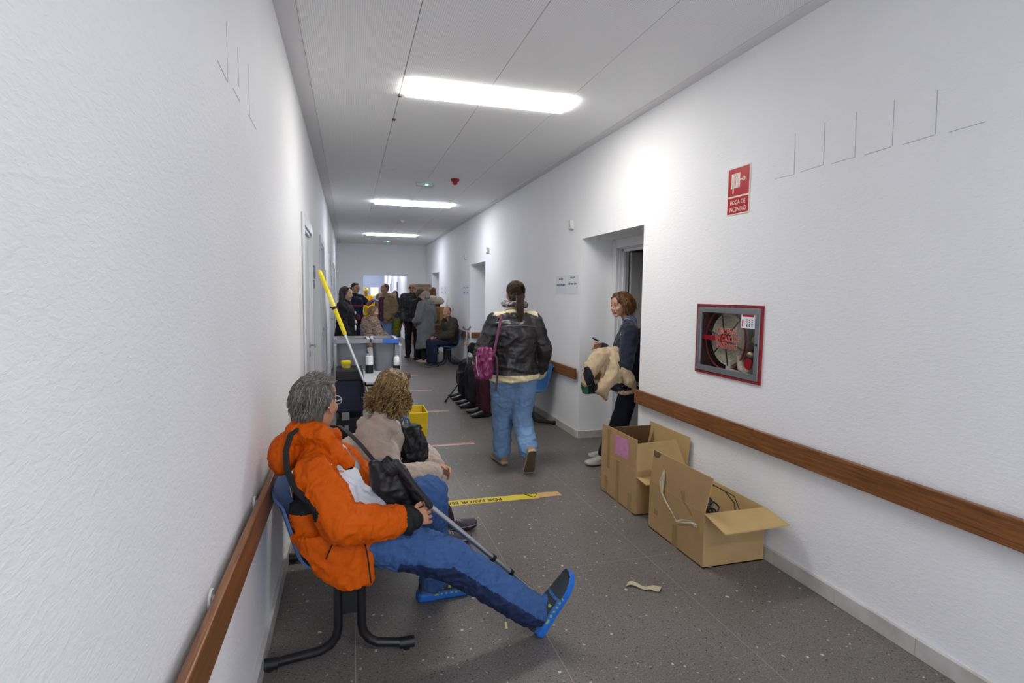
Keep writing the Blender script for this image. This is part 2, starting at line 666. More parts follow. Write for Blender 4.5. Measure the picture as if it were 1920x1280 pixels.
# ---------------- skirting pieces
def skirting(name, x0, x1, spans, joint0):
    base = struct(Geo().box((min(x0, x1), spans[0][0], 0), (max(x0, x1) , spans[0][0] + 0.004, 0.02)).build(name, MARBLE))
    cache = {}
    for a, b_ in spans:
        y = a
        k = math.floor((a - joint0) / 0.4) + 1
        while y < b_ - 1e-4:
            y2 = min(joint0 + k * 0.4, b_)
            d = round(y2 - y, 3)
            if d > 0.01:
                if d not in cache:
                    w = abs(x1 - x0)
                    cache[d] = Geo().box((0, 0.0008, 0.0005), (w, d - 0.0008, 0.076)).mesh('skirting_tile', MARBLE, bevel=0.0015)
                link('skirting_tile', cache[d], base, (min(x0, x1), y, 0))
            y = y2; k += 1
    return base
skirting('baseboard_right', XR - 0.019, XR + 0.0, [(YBACK + 0.5, R1[0]), (R1[1], R2[0]), (R2[1], R3[0]), (R3[1], YEND)], 2.025)
skirting('baseboard_left', XL, XL + 0.0175, [(YBACK + 0.5, LD[0][0] - 0.13), (LD[0][1] + 0.1, LD[1][0] - 0.1), (LD[1][1] + 0.1, LD[2][0] - 0.1), (LD[2][1] + 0.1, LD[3][0] - .1), (LD[3][1] + .1, YEND)], 2.2)
g = Geo().box((XR, R1[1] - 0.019, 0), (XR + 0.34, R1[1], 0.076))
struct(g.build('baseboard_recess', MARBLE, bevel=0.0015))

# ---------------- door frames
def door_casing(name, x, y0, y1, top, leaf_mat, leaf_x, handle_y=None, side=1, w=0.09):
    """casing on the wall face x; the leaf stands at leaf_x; side=+1 means the corridor lies towards +x"""
    d = struct(Geo().box((min(x, x + side * 0.014), y0 - w, 0), (max(x, x + side * 0.014), y0, top + w)).build(name, FRAMEW, bevel=0.003))
    a, b_ = sorted((x, x + side * 0.014))
    Geo().box((a, y1, 0), (b_, y1 + w, top + w)).build('door_casing', FRAMEW, d, bevel=0.003)
    Geo().box((a, y0 - 0.0, top), (b_, y1 + 0.0, top + w)).build('door_casing', FRAMEW, d, bevel=0.003)
    j0, j1 = sorted((x, leaf_x - side * 0.06))
    Geo().box((j0, y0, 0), (j1, y0 + 0.025, top)).build('door_jamb', FRAMEW, d)
    Geo().box((j0, y1 - 0.025, 0), (j1, y1, top)).build('door_jamb', FRAMEW, d)
    Geo().box((j0, y0, top - 0.025), (j1, y1, top)).build('door_jamb', FRAMEW, d)
    l0, l1 = sorted((leaf_x, leaf_x - side * 0.04))
    leaf = Geo().box((l0, y0 + 0.027, 0.008), (l1, y1 - 0.027, top - 0.027)).build('door_leaf', leaf_mat, d, bevel=0.002)
    if handle_y is not None:
        hx = leaf_x
        gg = Geo()
        gg.cyl((hx, handle_y, 0.965), (hx + side * 0.055, handle_y, 0.965), 0.010)
        gg.tube([(hx + side * 0.05, handle_y, 0.965), (hx + side * 0.055, handle_y - 0.02, 0.966), (hx + side * 0.055, handle_y - 0.13, 0.962)], 0.010)
        gg.cyl((hx, handle_y, 0.965), (hx + side * 0.008, handle_y, 0.965), 0.026)
        gg.cyl((hx, handle_y, 0.885), (hx + side * 0.008, handle_y, 0.885), 0.026)
        gg.build('door_handle', STEEL, leaf, smooth=True)
    return d
door_casing('door_1', XL, LD[0][0], LD[0][1], LD[0][2], WHITE, XL - 0.02, 5.56)
door_casing('door_2', XL, LD[1][0], LD[1][1], LD[1][2], DOORB, XL - 0.02, 8.2)
door_casing('door_3', XL, LD[2][0], LD[2][1], LD[2][2], DOORB, XL - 0.02, 11.15)
door_casing('door_4', XL, LD[3][0], LD[3][1], LD[3][2], DOORB, XL - 0.02, 14.0)
# thin conduit strip beside the first door
struct(Geo().box((XL, 4.585, 0), (XL + 0.006, 4.60, 2.075)).build('trim_1', mat('strip_grey', '#9c9c9c', .6)))
# recess frames on the right (the door stands open in the first one)
def recess_frame(name, ya, yb, xd, open_):
    top = DTOP
    d = struct(Geo().box((xd, yb - 0.10, 0), (xd + 0.03, yb, top)).build(name, FRAMEW, bevel=0.004))
    Geo().box((xd, ya, 0), (xd + 0.03, ya + 0.10, top)).build('door_casing', FRAMEW, d, bevel=0.004)
    Geo().box((xd, ya + 0.10, top - 0.09), (xd + 0.03, yb - 0.10, top)).build('door_casing', FRAMEW, d, bevel=0.004)
    for k, (off, ins) in enumerate(((0.03, 0.118), (0.06, 0.145), (0.10, 0.128))):
        Geo().box((xd + off, yb - ins, 0), (xd + off + 0.03, yb - 0.06, top - 0.06)).build('door_jamb', FRAMEW, d, bevel=0.003)
        Geo().box((xd + off, ya + 0.06, 0), (xd + off + 0.03, ya + ins, top - 0.06)).build('door_jamb', FRAMEW, d, bevel=0.003)
        Geo().box((xd + off, ya + 0.1, top - ins + 0.02), (xd + off + 0.03, yb - 0.1, top - 0.06)).build('door_jamb', FRAMEW, d, bevel=0.003)
    if open_:
        lf = Geo().box((xd + 0.13, yb - 0.185, 0.01), (xd + 0.13 + 0.86, yb - 0.145, top - 0.13)).build('door_leaf', mat('grey_leaf', '#a9a9a8', 0.5), d)
    else:
        lf = Geo().box((xd + 0.05, ya + 0.115, 0.01), (xd + 0.09, yb - 0.115, top - 0.1)).build('door_leaf', DOORB, d)
    return d
recess_frame('door_10', R1[0], R1[1], XR + 0.33, True)
recess_frame('door_11', R2[0], R2[1], XR + 0.33, False)
recess_frame('door_12', R3[0], R3[1], XR + 0.33, False)

# ---------------- wooden rails on brackets
def rail(label, x0, x1, y0, y1, wx, brackets, z0=0.609, z1=0.720):
    o = Geo().box((min(x0, x1), y0, z0), (max(x0, x1), y1, z1)).build('wall_rail', WOOD, bevel=0.004)
    tag(o, label, 'rail')
    for yb in brackets:
        s = 1 if x0 > wx else -1
        gg = Geo()
        gg.cyl((wx, yb, 0.672), (wx + s * 0.006, yb, 0.672), 0.032, seg=16)
        gg.cyl((wx, yb, 0.672), (x1, yb, 0.672), 0.017, seg=12)
        gg.build('bracket', WHITE, o, smooth=True)
    return o
rail('long brown wooden wall rail running along left wall behind seats', XL + 0.045, XL + 0.022, -3.0, 4.55, XL, [0.6, 1.52, 2.2, 3.1, 4.0])
rail('brown wooden wall rail under the fire hose cabinet', XR - 0.048, XR - 0.024, -3.0, R1[0] - 0.012, XR, [0.4, 1.3, 2.2, 3.1, 3.85])
rail('brown wooden wall rail ending at recess corner, behind the walking woman', XR - 0.048, XR - 0.024, R1[1] + 0.01, R2[0] - 0.02, XR, [5.5, 6.6, 7.7, 8.9])
rail('brown wooden wall rail behind the seated man in brown jacket', XR - 0.048, XR - 0.024, R2[1] + 0.02, R3[0] - 0.02, XR, [11, 12.2, 13.4])
for (yy, lab) in ((R1[1], 'short brown rail piece inside the nearest recess'), (R2[1], 'short brown rail piece inside the second recess')):
    o = Geo().box((XR + 0.02, yy - 0.048, 0.609), (XR + 0.30, yy - 0.024, 0.72)).build('wall_rail', wood_material('rail_wood_' + str(yy)), bevel=0.004)
    tag(o, lab, 'rail')
    Geo().cyl((XR + 0.1, yy, 0.672), (XR + 0.1, yy - 0.03, 0.672), 0.017).build('bracket', WHITE, o)

# ---------------- ceiling luminaires
def luminaire(label, y0, power, hexc, x0=0.40, x1=1.603, d=0.293, z=ZC, first=None):
    t = empty('ceiling_light', ((x0 + x1) / 2, y0 + d / 2, z))
    gg = Geo()
    a, b_ = x0 - 0.012, x1 + 0.012
    c, e = y0 - 0.012, y0 + d + 0.012
    gg.box((a, c, z - 0.003), (b_, y0, z)); gg.box((a, y0 + d, z - 0.003), (b_, e, z))
    gg.box((a, y0, z - 0.003), (x0, y0 + d, z)); gg.box((x1, y0, z - 0.003), (b_, y0 + d, z))
    gg.build('light_frame', WHITE, t)
    Geo().box((x0, y0, z - 0.020), (x1, y0 + d, z - 0.002)).build('diffuser', emit('diffuser_%s_%g' % (hexc[1:], power), hexc, power), t)
    tag(t, label, 'ceiling light', 'rectangular panel lights in the corridor ceiling')
    return t
luminaire('large bright rectangular panel light, nearest of the three in view', 3.910, LAMP_POWER, '#fffdfa')
luminaire('bright panel light past the loose ceiling hatch, second of three', 9.02, LAMP_POWER, '#f4f6ff')
luminaire('small-looking panel light near the end wall, farthest of three', 14.06, LAMP_POWER, '#eef2ff')
luminaire('panel light in the ceiling behind the viewpoint', -1.15, LAMP_POWER * 1.1, '#f1f4ff')
for k, yy in enumerate((18.6, 21.5, 24.5, 27.3)):
    luminaire('panel light %s in the passage beyond the end wall' % ('first', 'second', 'third', 'fourth')[k], yy, LAMP_POWER * 0.8, '#eef2ff', 0.2, 1.4, 0.29, 2.69)

# exit lights, detectors, alarm
def exit_light(label, x, y, z, s=1.0):
    t = empty('exit_light', (x, y, z))
    Geo().box((x - 0.115 * s, y - 0.03 * s, z - 0.045 * s), (x + 0.115 * s, y + 0.03 * s, z)).build('housing', mat('exit_housing', '#c9d2d0', 0.4), t, bevel=0.006)
    Geo().box((x - 0.10 * s, y - 0.033 * s, z - 0.040 * s), (x + 0.10 * s, y - 0.03 * s, z - 0.008 * s)).build('lens', mat('exit_lens', '#d7dedc', 0.3), t)
    Geo().box((x + 0.005, y - 0.036 * s, z - 0.034 * s), (x + 0.045, y - 0.032 * s, z - 0.018 * s)).build('indicator', emit('green_led', '#7dffd2', 3.0), t)
    tag(t, label, 'emergency light')
exit_light('small white emergency light with green lamp beside ceiling hatch', 0.955, 7.47, ZC + 0.009)
exit_light('small emergency light with green lamp over the end wall', 1.0, 16.0, ZC + 0.009, 0.9)
t = empty('fire_alarm', (1.29, 7.08, ZC))
RED = mat('alarm_red', '#a3222c', 0.4)
Geo().lathe([(0.055, ZC + 0.009), (0.055, ZC - 0.012), (0.048, ZC - 0.022), (0.03, ZC - 0.03)], (1.29, 7.08, 0)).build('alarm_base', RED, t, smooth=True)
Geo().lathe([(0.030, ZC - 0.028), (0.030, ZC - 0.05), (0.018, ZC - 0.062), (0.002, ZC - 0.066)], (1.29, 7.08, 0)).build('alarm_cone', RED, t, smooth=True)
tag(t, 'round red fire alarm sounder on the ceiling', 'fire alarm')
t = empty('smoke_detector', (1.02, 11.4, ZC))
Geo().lathe([(0.055, ZC + 0.009), (0.055, ZC - 0.01), (0.05, ZC - 0.02)], (1.02, 11.4, 0)).build('detector_base', WHITE, t, smooth=True)
Geo().lathe([(0.036, ZC - 0.018), (0.034, ZC - 0.04), (0.02, ZC - 0.046)], (1.02, 11.4, 0)).build('detector_head', WHITE, t, smooth=True)
tag(t, 'round white smoke detector on ceiling past second light', 'smoke detector')
def motion_sensor(label, y, z=2.19):
    t = empty('motion_sensor', (XR, y, z))
    Geo().loft([[(XR, y - 0.03, z - 0.05), (XR, y + 0.03, z - 0.05), (XR, y + 0.03, z + 0.05), (XR, y - 0.03, z + 0.05)],
                [(XR - 0.035, y - 0.03, z - 0.035), (XR - 0.035, y + 0.03, z - 0.035), (XR - 0.05, y + 0.03, z + 0.05), (XR - 0.05, y - 0.03, z + 0.05)]]
               ).build('sensor_body', mat('sensor_white', '#d9d9d6', .5), t, bevel=0.006)
    Geo().ell((XR - 0.036, y, z - 0.030), (0.016, 0.022, 0.022), seg=12, rings=8).build('sensor_lens', mat('sensor_lens', '#b9b9b6', 0.3), t, smooth=True)
    tag(t, label, 'sensor')
motion_sensor('white motion sensor high on wall above the nearest recess', 5.46)
motion_sensor('white motion sensor high on wall right of second recess', 9.12)
motion_sensor('white motion sensor high on wall left of second recess', 10.95)

# ---------------- papers on the right wall
RW = lambda y, z, off=0.0: basis((XR - off, y, z), (0, -1, 0), (0, 0, 1))
def paper(label, y0, y1, z0, z1, lines, group):
    o = Geo().box((XR - 0.0035, y0, z0), (XR - 0.002, y1, z1)).build('paper_notice', PAPER)
    tag(o, label, 'notice', group)
    rp = random.Random(int(y0 * 100 + z0 * 1000))
    for wid, zz, sz in lines:          # print too small to read: short strokes of ink
        yy, end = (y0 + y1) / 2 + wid / 2, (y0 + y1) / 2 - wid / 2
        while yy > end:
            w_ = rp.uniform(0.006, 0.016); zc_ = z0 + (z1 - z0) * zz
            Geo().box((XR - 0.0038, yy - w_, zc_ - sz * rp.uniform(0.3, 0.5)), (XR - 0.0034, yy, zc_ + sz * rp.uniform(0.2, 0.5))).build('printed_line', INK, o)
            yy -= w_ + rp.choice((0.004, 0.004, 0.012))
    return o
paper('white paper notice left of the nearest recess, farther of the pair', 5.615, 5.925, 1.478, 1.676, [(0.11, 0.82, 0.022), (0.25, 0.50, 0.022)], 'paper notices on the right wall')
paper('white paper notice right beside the nearest recess corner', 5.283, 5.595, 1.478, 1.676, [(0.11, 0.86, 0.022), (0.25, 0.54, 0.022)], 'paper notices on the right wall')
for k, (a, lab) in enumerate(((10.70, 'right one'), (11.03, 'left one'))):
    for j, zz in enumerate((1.545, 1.445)):
        paper('small white notice left of second recess, %s of the %s row' % (lab, ('top', 'bottom')[j]), a, a + 0.31, zz, zz + 0.095, [(0.12, 0.5, 0.022)], 'paper notices on the right wall')
for k in range(2):
    for j, zz in enumerate((1.555, 1.455)):
        paper('small white notice right of farthest recess, %s of the %s row' % (('near one', 'far one')[k], ('top', 'bottom')[j]), 13.35 + 0.5 * k, 13.75 + 0.5 * k, zz, zz + 0.09, [(0.14, 0.5, 0.024)], 'paper notices on the right wall')

# ---------------- plates beside left doors
PLATE = mat('grey_door_plate', '#6f7378', 0.5)
def plate(label, y0, y1, z0, z1):
    o = Geo().box((XL, y0, z0), (XL + 0.012, y1, z1)).build('door_plate', PLATE, bevel=0.002)
    tag(o, label, 'door plate')
    Geo().box((XL + 0.012, y0 + 0.04, z0 + (z1 - z0) * .55), (XL + 0.0135, y1 - 0.04, z1 - 0.02)).build('plate_insert', mat('plate_insert', '#9a9da2', 0.5), o)
plate('grey door plate beside the nearest left door, upper', 5.83, 6.15, 1.60, 1.73)
plate('small grey door plate beside the nearest left door, lower', 5.83, 6.02, 1.50, 1.585)
plate('grey door plate beside the second left door', 8.5, 8.82, 1.60, 1.79)
plate('grey door plate beside the third left door', 11.4, 11.72, 1.60, 1.79)

# ---------------- pencil outlines of removed boards (dirt marks on the plaster)
PENCIL = mat('pencil_mark', '#aeb0b4', 0.9)
def marks(name, parent, x, segs, t=0.0025):
    for a, b_ in segs:
        gg = Geo()
        d = 0.0006
        xx0, xx1 = sorted((x, x + (d if x < 1 else -d)))
        if abs(a[0] - b_[0]) < abs(a[1] - b_[1]):
            gg.quadslab([(xx0, a[0] - t / 2, a[1]), (xx0, a[0] + t / 2, a[1]), (xx0, b_[0] + t / 2, b_[1]), (xx0, b_[0] - t / 2, b_[1])], d)
        else:
            gg.quadslab([(xx0, a[0], a[1] - t / 2), (xx0, b_[0], b_[1] - t / 2), (xx0, b_[0], b_[1] + t / 2), (xx0, a[0], a[1] + t / 2)], d)
        gg.build(name, PENCIL, parent)
marks('pencil_line', wall_right, XR - 0.0004, [((2.452, 2.319), (2.445, 2.108)), ((2.585, 2.112), (2.45, 2.108)), ((2.262, 2.32), (2.258, 2.115)), ((2.40, 2.112), (2.262, 2.118)),
      ((2.086, 2.317), (2.079, 2.112)), ((2.21, 2.112), (2.082, 2.114)), ((1.90, 2.31), (1.895, 2.12)), ((2.03, 2.112), (1.90, 2.116)),
      ((1.716, 2.29), (1.712, 2.12)), ((1.85, 2.112), (1.715, 2.117)), ((1.66, 2.112), (1.53, 2.115))], 0.0022)
marks('pencil_line', wall_left, XL + 0.0004, [((2.323, 2.30), (2.327, 2.112)), ((2.30, 2.112), (2.475, 2.108)), ((2.118, 2.277), (2.12, 2.15)), ((2.02, 2.11), (2.13, 2.105)),
      ((1.941, 2.28), (1.936, 2.10)), ((1.80, 2.112), (1.93, 2.10))], 0.003)

# ================================================================== fixtures on the right wall
t = empty('fire_hose_cabinet', (XR, (CABY[0] + CABY[1]) / 2, CABZ[0]))
CABRED = mat('cabinet_red', '#8e1f27', 0.4)
CABIN = mat('cabinet_inside', '#6b4a48', 0.6)
CABGREY = mat('cabinet_grey', '#8d9094', 0.35, 0.6)
y0, y1 = CABY; z0, z1 = CABZ
g = Geo()
e = 0.014
g.box((XR - 0.012, y0, z0), (XR + 0.03, y1, z0 + e)); g.box((XR - 0.012, y0, z1 - e), (XR + 0.03, y1, z1))
g.box((XR - 0.012, y0, z0 + e), (XR + 0.03, y0 + e, z1 - e)); g.box((XR - 0.012, y1 - e, z0 + e), (XR + 0.03, y1, z1 - e))
g.build('outer_frame', CABRED, t)
g = Geo()
a0, a1, c0, c1 = y0 + e + 0.003, y1 - e - 0.003, z0 + e + 0.003, z1 - e - 0.003
w = 0.036
g.box((XR - 0.016, a0, c0), (XR - 0.002, a1, c0 + w)); g.box((XR - 0.016, a0, c1 - w), (XR - 0.002, a1, c1))
g.box((XR - 0.016, a0, c0 + w), (XR - 0.002, a0 + w, c1 - w)); g.box((XR - 0.016, a1 - w, c0 + w), (XR - 0.002, a1, c1 - w))
door = g.build('cabinet_door', CABGREY, t, bevel=0.002)
Geo().box((XR - 0.008, a0 + w, c0 + w), (XR - 0.006, a1 - w, c1 - w)).build('glass_pane', glass('cabinet_glass', '#f4f4f4', 0.07), door)
Geo().cyl((XR - 0.016, a0 + w / 2, (z0 + z1) / 2), (XR - 0.020, a0 + w / 2, (z0 + z1) / 2), 0.008, seg=12).build('lock', BLACKP, door)
g = Geo()
g.box((XR + 0.235, y0, z0), (XR + 0.24, y1, z1)); g.box((XR, y0, z0), (XR + 0.24, y0 + 0.004, z1)); g.box((XR, y1 - 0.004, z0), (XR + 0.24, y1, z1))
g.box((XR, y0, z0), (XR + 0.24, y1, z0 + 0.004)); g.box((XR, y0, z1 - 0.004), (XR + 0.24, y1, z1))
g.build('cabinet_box', CABIN, t)
# hose reel: red hub, spokes and rim, cream flat hose wound in rings
hy, hz, hx = 2.985, 1.20, XR + 0.035
HOSE = mat('canvas_hose', '#d8d3bd', 0.8, var=(60, '#b9b39c', 0.2))
reel = Geo().cyl((hx - 0.02, hy, hz), (hx + 0.08, hy, hz), 0.035, seg=18).build('reel_hub', SIGNRED, t, smooth=True)
g = Geo()
for k in range(11):
    r_ = 0.045 + k * 0.0115
    g.tube([(hx + 0.02 + 0.002 * (k % 2), hy + r_ * math.cos(q) * 0.98, hz + r_ * math.sin(q)) for q in [2 * math.pi * i / 30 for i in range(30)]], 0.0062, 6, close=True)
g.build('wound_hose', HOSE, reel, smooth=True)
g = Geo().lathe([(0.17, hx + 0.035), (0.17, hx + 0.075)], (0, hy, hz), 30, axis='x')
g.build('hose_drum', HOSE, reel, smooth=True)
g = Geo()
g.tube([(hx - 0.004, hy + 0.192 * math.cos(q), hz + 0.192 * math.sin(q)) for q in [2 * math.pi * i / 36 for i in range(36)]], 0.006, 8, close=True)
g.build('reel_rim', CABRED, reel, smooth=True)
for k in range(6):
    q = 2 * math.pi * k / 6 + 0.3
    Geo().tube([(hx - 0.006, hy + 0.03 * math.cos(q), hz + 0.03 * math.sin(q)), (hx - 0.004, hy + 0.19 * math.cos(q), hz + 0.19 * math.sin(q))], 0.0045, 6).build('spoke', BLACKM, reel)
Geo().box((hx - 0.03, hy + 0.005, hz - 0.012), (hx - 0.018, hy + 0.20, hz + 0.018)).build('reel_arm', SIGNRED, reel, bevel=0.004)
g = Geo()
g.tube([(hx + 0.02, hy - 0.12, hz - 0.1), (hx, hy - 0.17, hz - 0.16), (hx, hy - 0.22, hz - 0.185), (hx + 0.02, hy - 0.28, hz - 0.14), (hx + 0.04, hy - 0.29, hz - 0.08)], [0.022, 0.03, 0.028, 0.02, 0.02], 10)
g.tube([(hx + 0.02, hy - 0.02, hz - 0.165), (hx - 0.01, hy - 0.06, hz - 0.2), (hx, hy - 0.16, hz - 0.205)], [0.02, 0.026, 0.02], 10)
g.build('loose_hose', HOSE, t, smooth=True)
g = Geo()
g.cyl((hx + 0.03, hy - 0.285, hz - 0.10), (hx + 0.03, hy - 0.285, hz + 0.03), 0.018); g.cyl((hx + 0.03, hy - 0.285, hz + 0.02), (hx - 0.02, hy - 0.285, hz + 0.02), 0.022)
g.ell((hx - 0.02, hy - 0.26, hz - 0.07), (0.016, 0.03, 0.02))
g.build('valve', mat('brass', '#b8a878', 0.35, 0.8), t, smooth=True)
g = Geo().lathe([(0.03, -0.006), (0.034, 0.0), (0.03, 0.006)], (hx - 0.03, hy - 0.255, hz - 0.125), 16, axis='x')
g.build('valve_wheel', SIGNRED, t, smooth=True)
# warning lettering and label on the glass
gx = 0.0085
g = Geo().box((XR - 0.0087, 2.80, 1.135), (XR - 0.0082, 3.02, 1.225))
for body, zz in (('ROMPASE', 1.253), ('EN CASO DE', 1.208), ('INCENDIO', 1.163)):
    text_mesh('warning_letters', body, 0.047, SIGNWHITE, RW(2.915, zz, 0.0084), t, depth=0.0002, bold=0.0014, width=0.86)
    text_mesh('warning_letters', body, 0.047, SIGNRED, RW(2.915, zz, 0.0089), t, depth=0.0002, bold=0.0004, width=0.86)
lab = Geo().box((XR - 0.0095, 2.672, 1.285), (XR - 0.0084, 2.79, 1.372)).build('inspection_label', PAPER, t)
Geo().box((XR - 0.0101, 2.682, 1.352), (XR - 0.0094, 2.78, 1.364)).build('label_print', SIGNRED, lab)
for k in range(3):
    for j in range(4):
        Geo().box((XR - 0.0101, 2.690 + k * 0.022, 1.295 + j * 0.012), (XR - 0.0094, 2.700 + k * 0.022, 1.302 + j * 0.012)).build('label_print', INK, lab)
Geo().box((XR - 0.0101, 2.772, 1.293), (XR - 0.0094, 2.782, 1.33)).build('label_print', SIGNRED, lab)
tag(t, 'recessed fire hose cabinet with glass front and wound canvas hose', 'fire cabinet')

sg = Geo().box((XR - 0.004, 2.777, 1.960), (XR - 0.001, 2.977, 2.242)).build('fire_sign', SIGNWHITE)
tag(sg, 'red fire hose sign with white pictogram above the hose cabinet', 'sign')
Geo().box((XR - 0.005, 2.784, 2.072), (XR - 0.0035, 2.970, 2.235)).build('sign_field', SIGNRED, sg)
Geo().box((XR - 0.005, 2.784, 1.967), (XR - 0.0035, 2.970, 2.062)).build('sign_field', SIGNRED, sg)
px = XR - 0.0058
for k in range(6):
    yy = 2.94 - k * 0.0135
    Geo().box((px, yy - 0.0095, 2.118 - (0.03 if k == 1 else 0)), (px + 0.001, yy, 2.205)).build('pictogram', SIGNWHITE, sg)
Geo().box((px, 2.825, 2.160), (px + 0.001, 2.865, 2.166)).build('pictogram', SIGNWHITE, sg)
g = Geo().tube([(px, 2.83 + 0.011 * math.cos(q), 2.163 + 0.011 * math.sin(q)) for q in [2 * math.pi * i / 14 for i in range(14)]], 0.003, 5, close=True)
g.build('pictogram', SIGNWHITE, sg)
text_mesh('sign_letters', 'BOCA DE', 0.037, SIGNWHITE, RW(2.877, 2.032, 0.0052), sg, depth=0.0003, width=0.86)
text_mesh('sign_letters', 'INCENDIO', 0.037, SIGNWHITE, RW(2.877, 1.990, 0.0052), sg, depth=0.0003, width=0.86)

# ================================================================== floor marks
YTAPE = mat('yellow_tape', '#d6c33a', 0.5, var=(14, '#c8ad33', 0.3))
OTAPE = mat('worn_orange_tape', '#c9935a', 0.6, var=(20, '#b9a06a', 0.3))
tp = Geo()
tapeo = empty('floor_tape', (0.95, 3.76, 0))
def tape_strip(x0, x1, y0_, y1_, mt, name='tape_piece', par=None, z=0.0012):
    gg = Geo(); n = max(3, int(abs(x1 - x0) / 0.035)); V = []; F = []
    rnd = random.Random(int(x0 * 1000) + int(y0_ * 100))
    for i in range(n + 1):
        x = x0 + (x1 - x0) * i / n
        d0, d1 = rnd.choice((0, 0, 0.007)), rnd.choice((0, 0, -0.007))
        V += [(x, y0_ + d0, z), (x, y1_ + d1, z), (x, y0_ + d0, 0.0), (x, y1_ + d1, 0.0)]
    for i in range(n):
        b = i * 4
        F += [(b, b + 4, b + 5, b + 1), (b + 2, b + 6, b + 4, b), (b + 1, b + 5, b + 7, b + 3)]
    F += [(0, 1, 3, 2), (n * 4, n * 4 + 2, n * 4 + 3, n * 4 + 1)]
    gg.add(V, F)
    return gg.build(name, mt, par)
tape_strip(0.35, 1.30, 3.705, 3.805, YTAPE, par=tapeo)
tape_strip(1.28, 1.478, 3.712, 3.806, OTAPE, par=tapeo, z=0.0009)['label'] = 'worn orange end of the tape'
DK = mat('tape_ink', '#3c3a1e', 0.6)
FT = basis((0.79, 3.753, 0.0016), (-1, 0, 0), (0, -1, 0))
text_mesh('tape_letters', 'POR FAVOR ESPERE', 0.066, DK, FT, tapeo, depth=0.0001, space=1.05, width=0.80, bold=0.0022)
cxx, cyy = 1.265, 3.76
tri = [(cxx - 0.05, cyy + 0.032, 0.0018), (cxx + 0.05, cyy + 0.032, 0.0018), (cxx, cyy - 0.04, 0.0018)]
Geo().tube(tri, 0.004, 4, close=True).build('tape_symbol', DK, tapeo)
text_mesh('tape_symbol', '!', 0.045, DK, basis((cxx, cyy + 0.012, 0.0016), (-1, 0, 0), (0, -1, 0)), tapeo, depth=0.0001)
tag(tapeo, 'yellow warning tape on floor with upside-down black lettering', 'floor tape')
REDT = mat('red_tape', '#b4584c', 0.6, var=(25, '#c98878', 0.3))
WHT = mat('white_tape', '#c9c4bf', 0.6, var=(25, '#a8a29c', 0.3))
for (yy, x1_, lab) in ((5.24, 1.168, 'nearest, beside the walking woman'), (6.81, 1.19, 'second'), (8.36, 1.19, 'third'), (9.98, 1.18, 'fourth'), (11.6, 1.15, 'farthest')):
    so = empty('floor_stripe', (0.8, yy, 0))
    tape_strip(0.42, x1_, yy + 0.042, yy + 0.085, REDT, 'red_band', so)
    tape_strip(0.40, x1_ - 0.01, yy, yy + 0.042, WHT, 'white_band', so, 0.0011)
    tag(so, 'red and white waiting stripe on floor, %s' % lab if 'near' not in lab else 'red and white waiting stripe on floor, nearest to the walking woman', 'floor stripe', 'red and white stripes on the floor')
# litter
g = Geo(); V = []; F = []
n = 12
for i in range(n + 1):
    s_ = i / n
    x = 1.335 + 0.135 * s_; y = 2.44 - 0.10 * s_ + 0.012 * math.sin(9 * s_)
    w_ = 0.012 * (1 - 0.75 * math.sin(math.pi * min(1, s_ * 1.15))) + 0.005
    zz = 0.004 + 0.008 * abs(math.sin(7 * s_))
    V += [(x - w_, y - w_, zz), (x + w_, y + w_, zz + 0.003), (x - w_, y - w_, zz - 0.0015), (x + w_, y + w_, zz + 0.0015)]
for i in range(n):
    b = i * 4
    F += [(b, b + 4, b + 5, b + 1), (b + 2, b + 3, b + 7, b + 6), (b, b + 2, b + 6, b + 4), (b + 1, b + 5, b + 7, b + 3)]
g.add(V, F)
tag(g.build('tape_scrap', mat('tape_scrap', '#b7ab8c', 0.4), origin=(1.4, 2.4, 0), smooth=True), 'crumpled strip of beige tape lying on the floor', 'litter')
o = Geo().quadslab([(0.649, 2.290, 0.002), (0.658, 2.288, 0.002), (0.649, 2.237, 0.002), (0.639, 2.239, 0.002)], 0.002).build('paper_chip', mat('chip_yellow', '#cfc78a', 0.6))
tag(o, 'tiny pale yellow chip on floor below stretched leg', 'litter')

# ================================================================== cardboard boxes
def cardboard(name, a, b_, stripe=False):
    mt = mat(name, a, 0.75, var=(7, b_, 0.3), bump=(220, 0.12, 0.002), stretch=(1, 1, 1))
    return mt
CARD = cardboard('cardboard', '#b39265', '#a6865a')
CARDIN = cardboard('cardboard_inside', '#c0a26c', '#b39562')
TAPEB = mat('packing_tape', '#9c7d51', 0.25, 0, 0.5)
CLEARF = mat('clear_film', '#d8c8a8', 0.15, 0, 0.7)
T = 0.006
bx0, bx1 = 1.815, 2.207
def box_shell(par, y0, y1, h, front='box_panel'):
    Geo().box((bx0, y0, 0), (bx1, y1, T)).build('box_bottom', CARD, par)
    Geo().box((bx0, y0, 0), (bx0 + T, y1, h)).build(front, CARD, par)
    Geo().box((bx1 - T, y0, 0), (bx1, y1, h)).build('box_panel', CARDIN, par)
    Geo().box((bx0 + T, y0, 0), (bx1 - T, y0 + T, h)).build('box_panel', CARD, par)
    Geo().box((bx0 + T, y1 - T, 0), (bx1 - T, y1, h)).build('box_panel', CARD, par)
def flap(par, p0, p1, p2, p3, mt=None, t=T, name='box_flap'):
    return Geo().quadslab([p0, p1, p2, p3], t).build(name, mt or CARD, par)
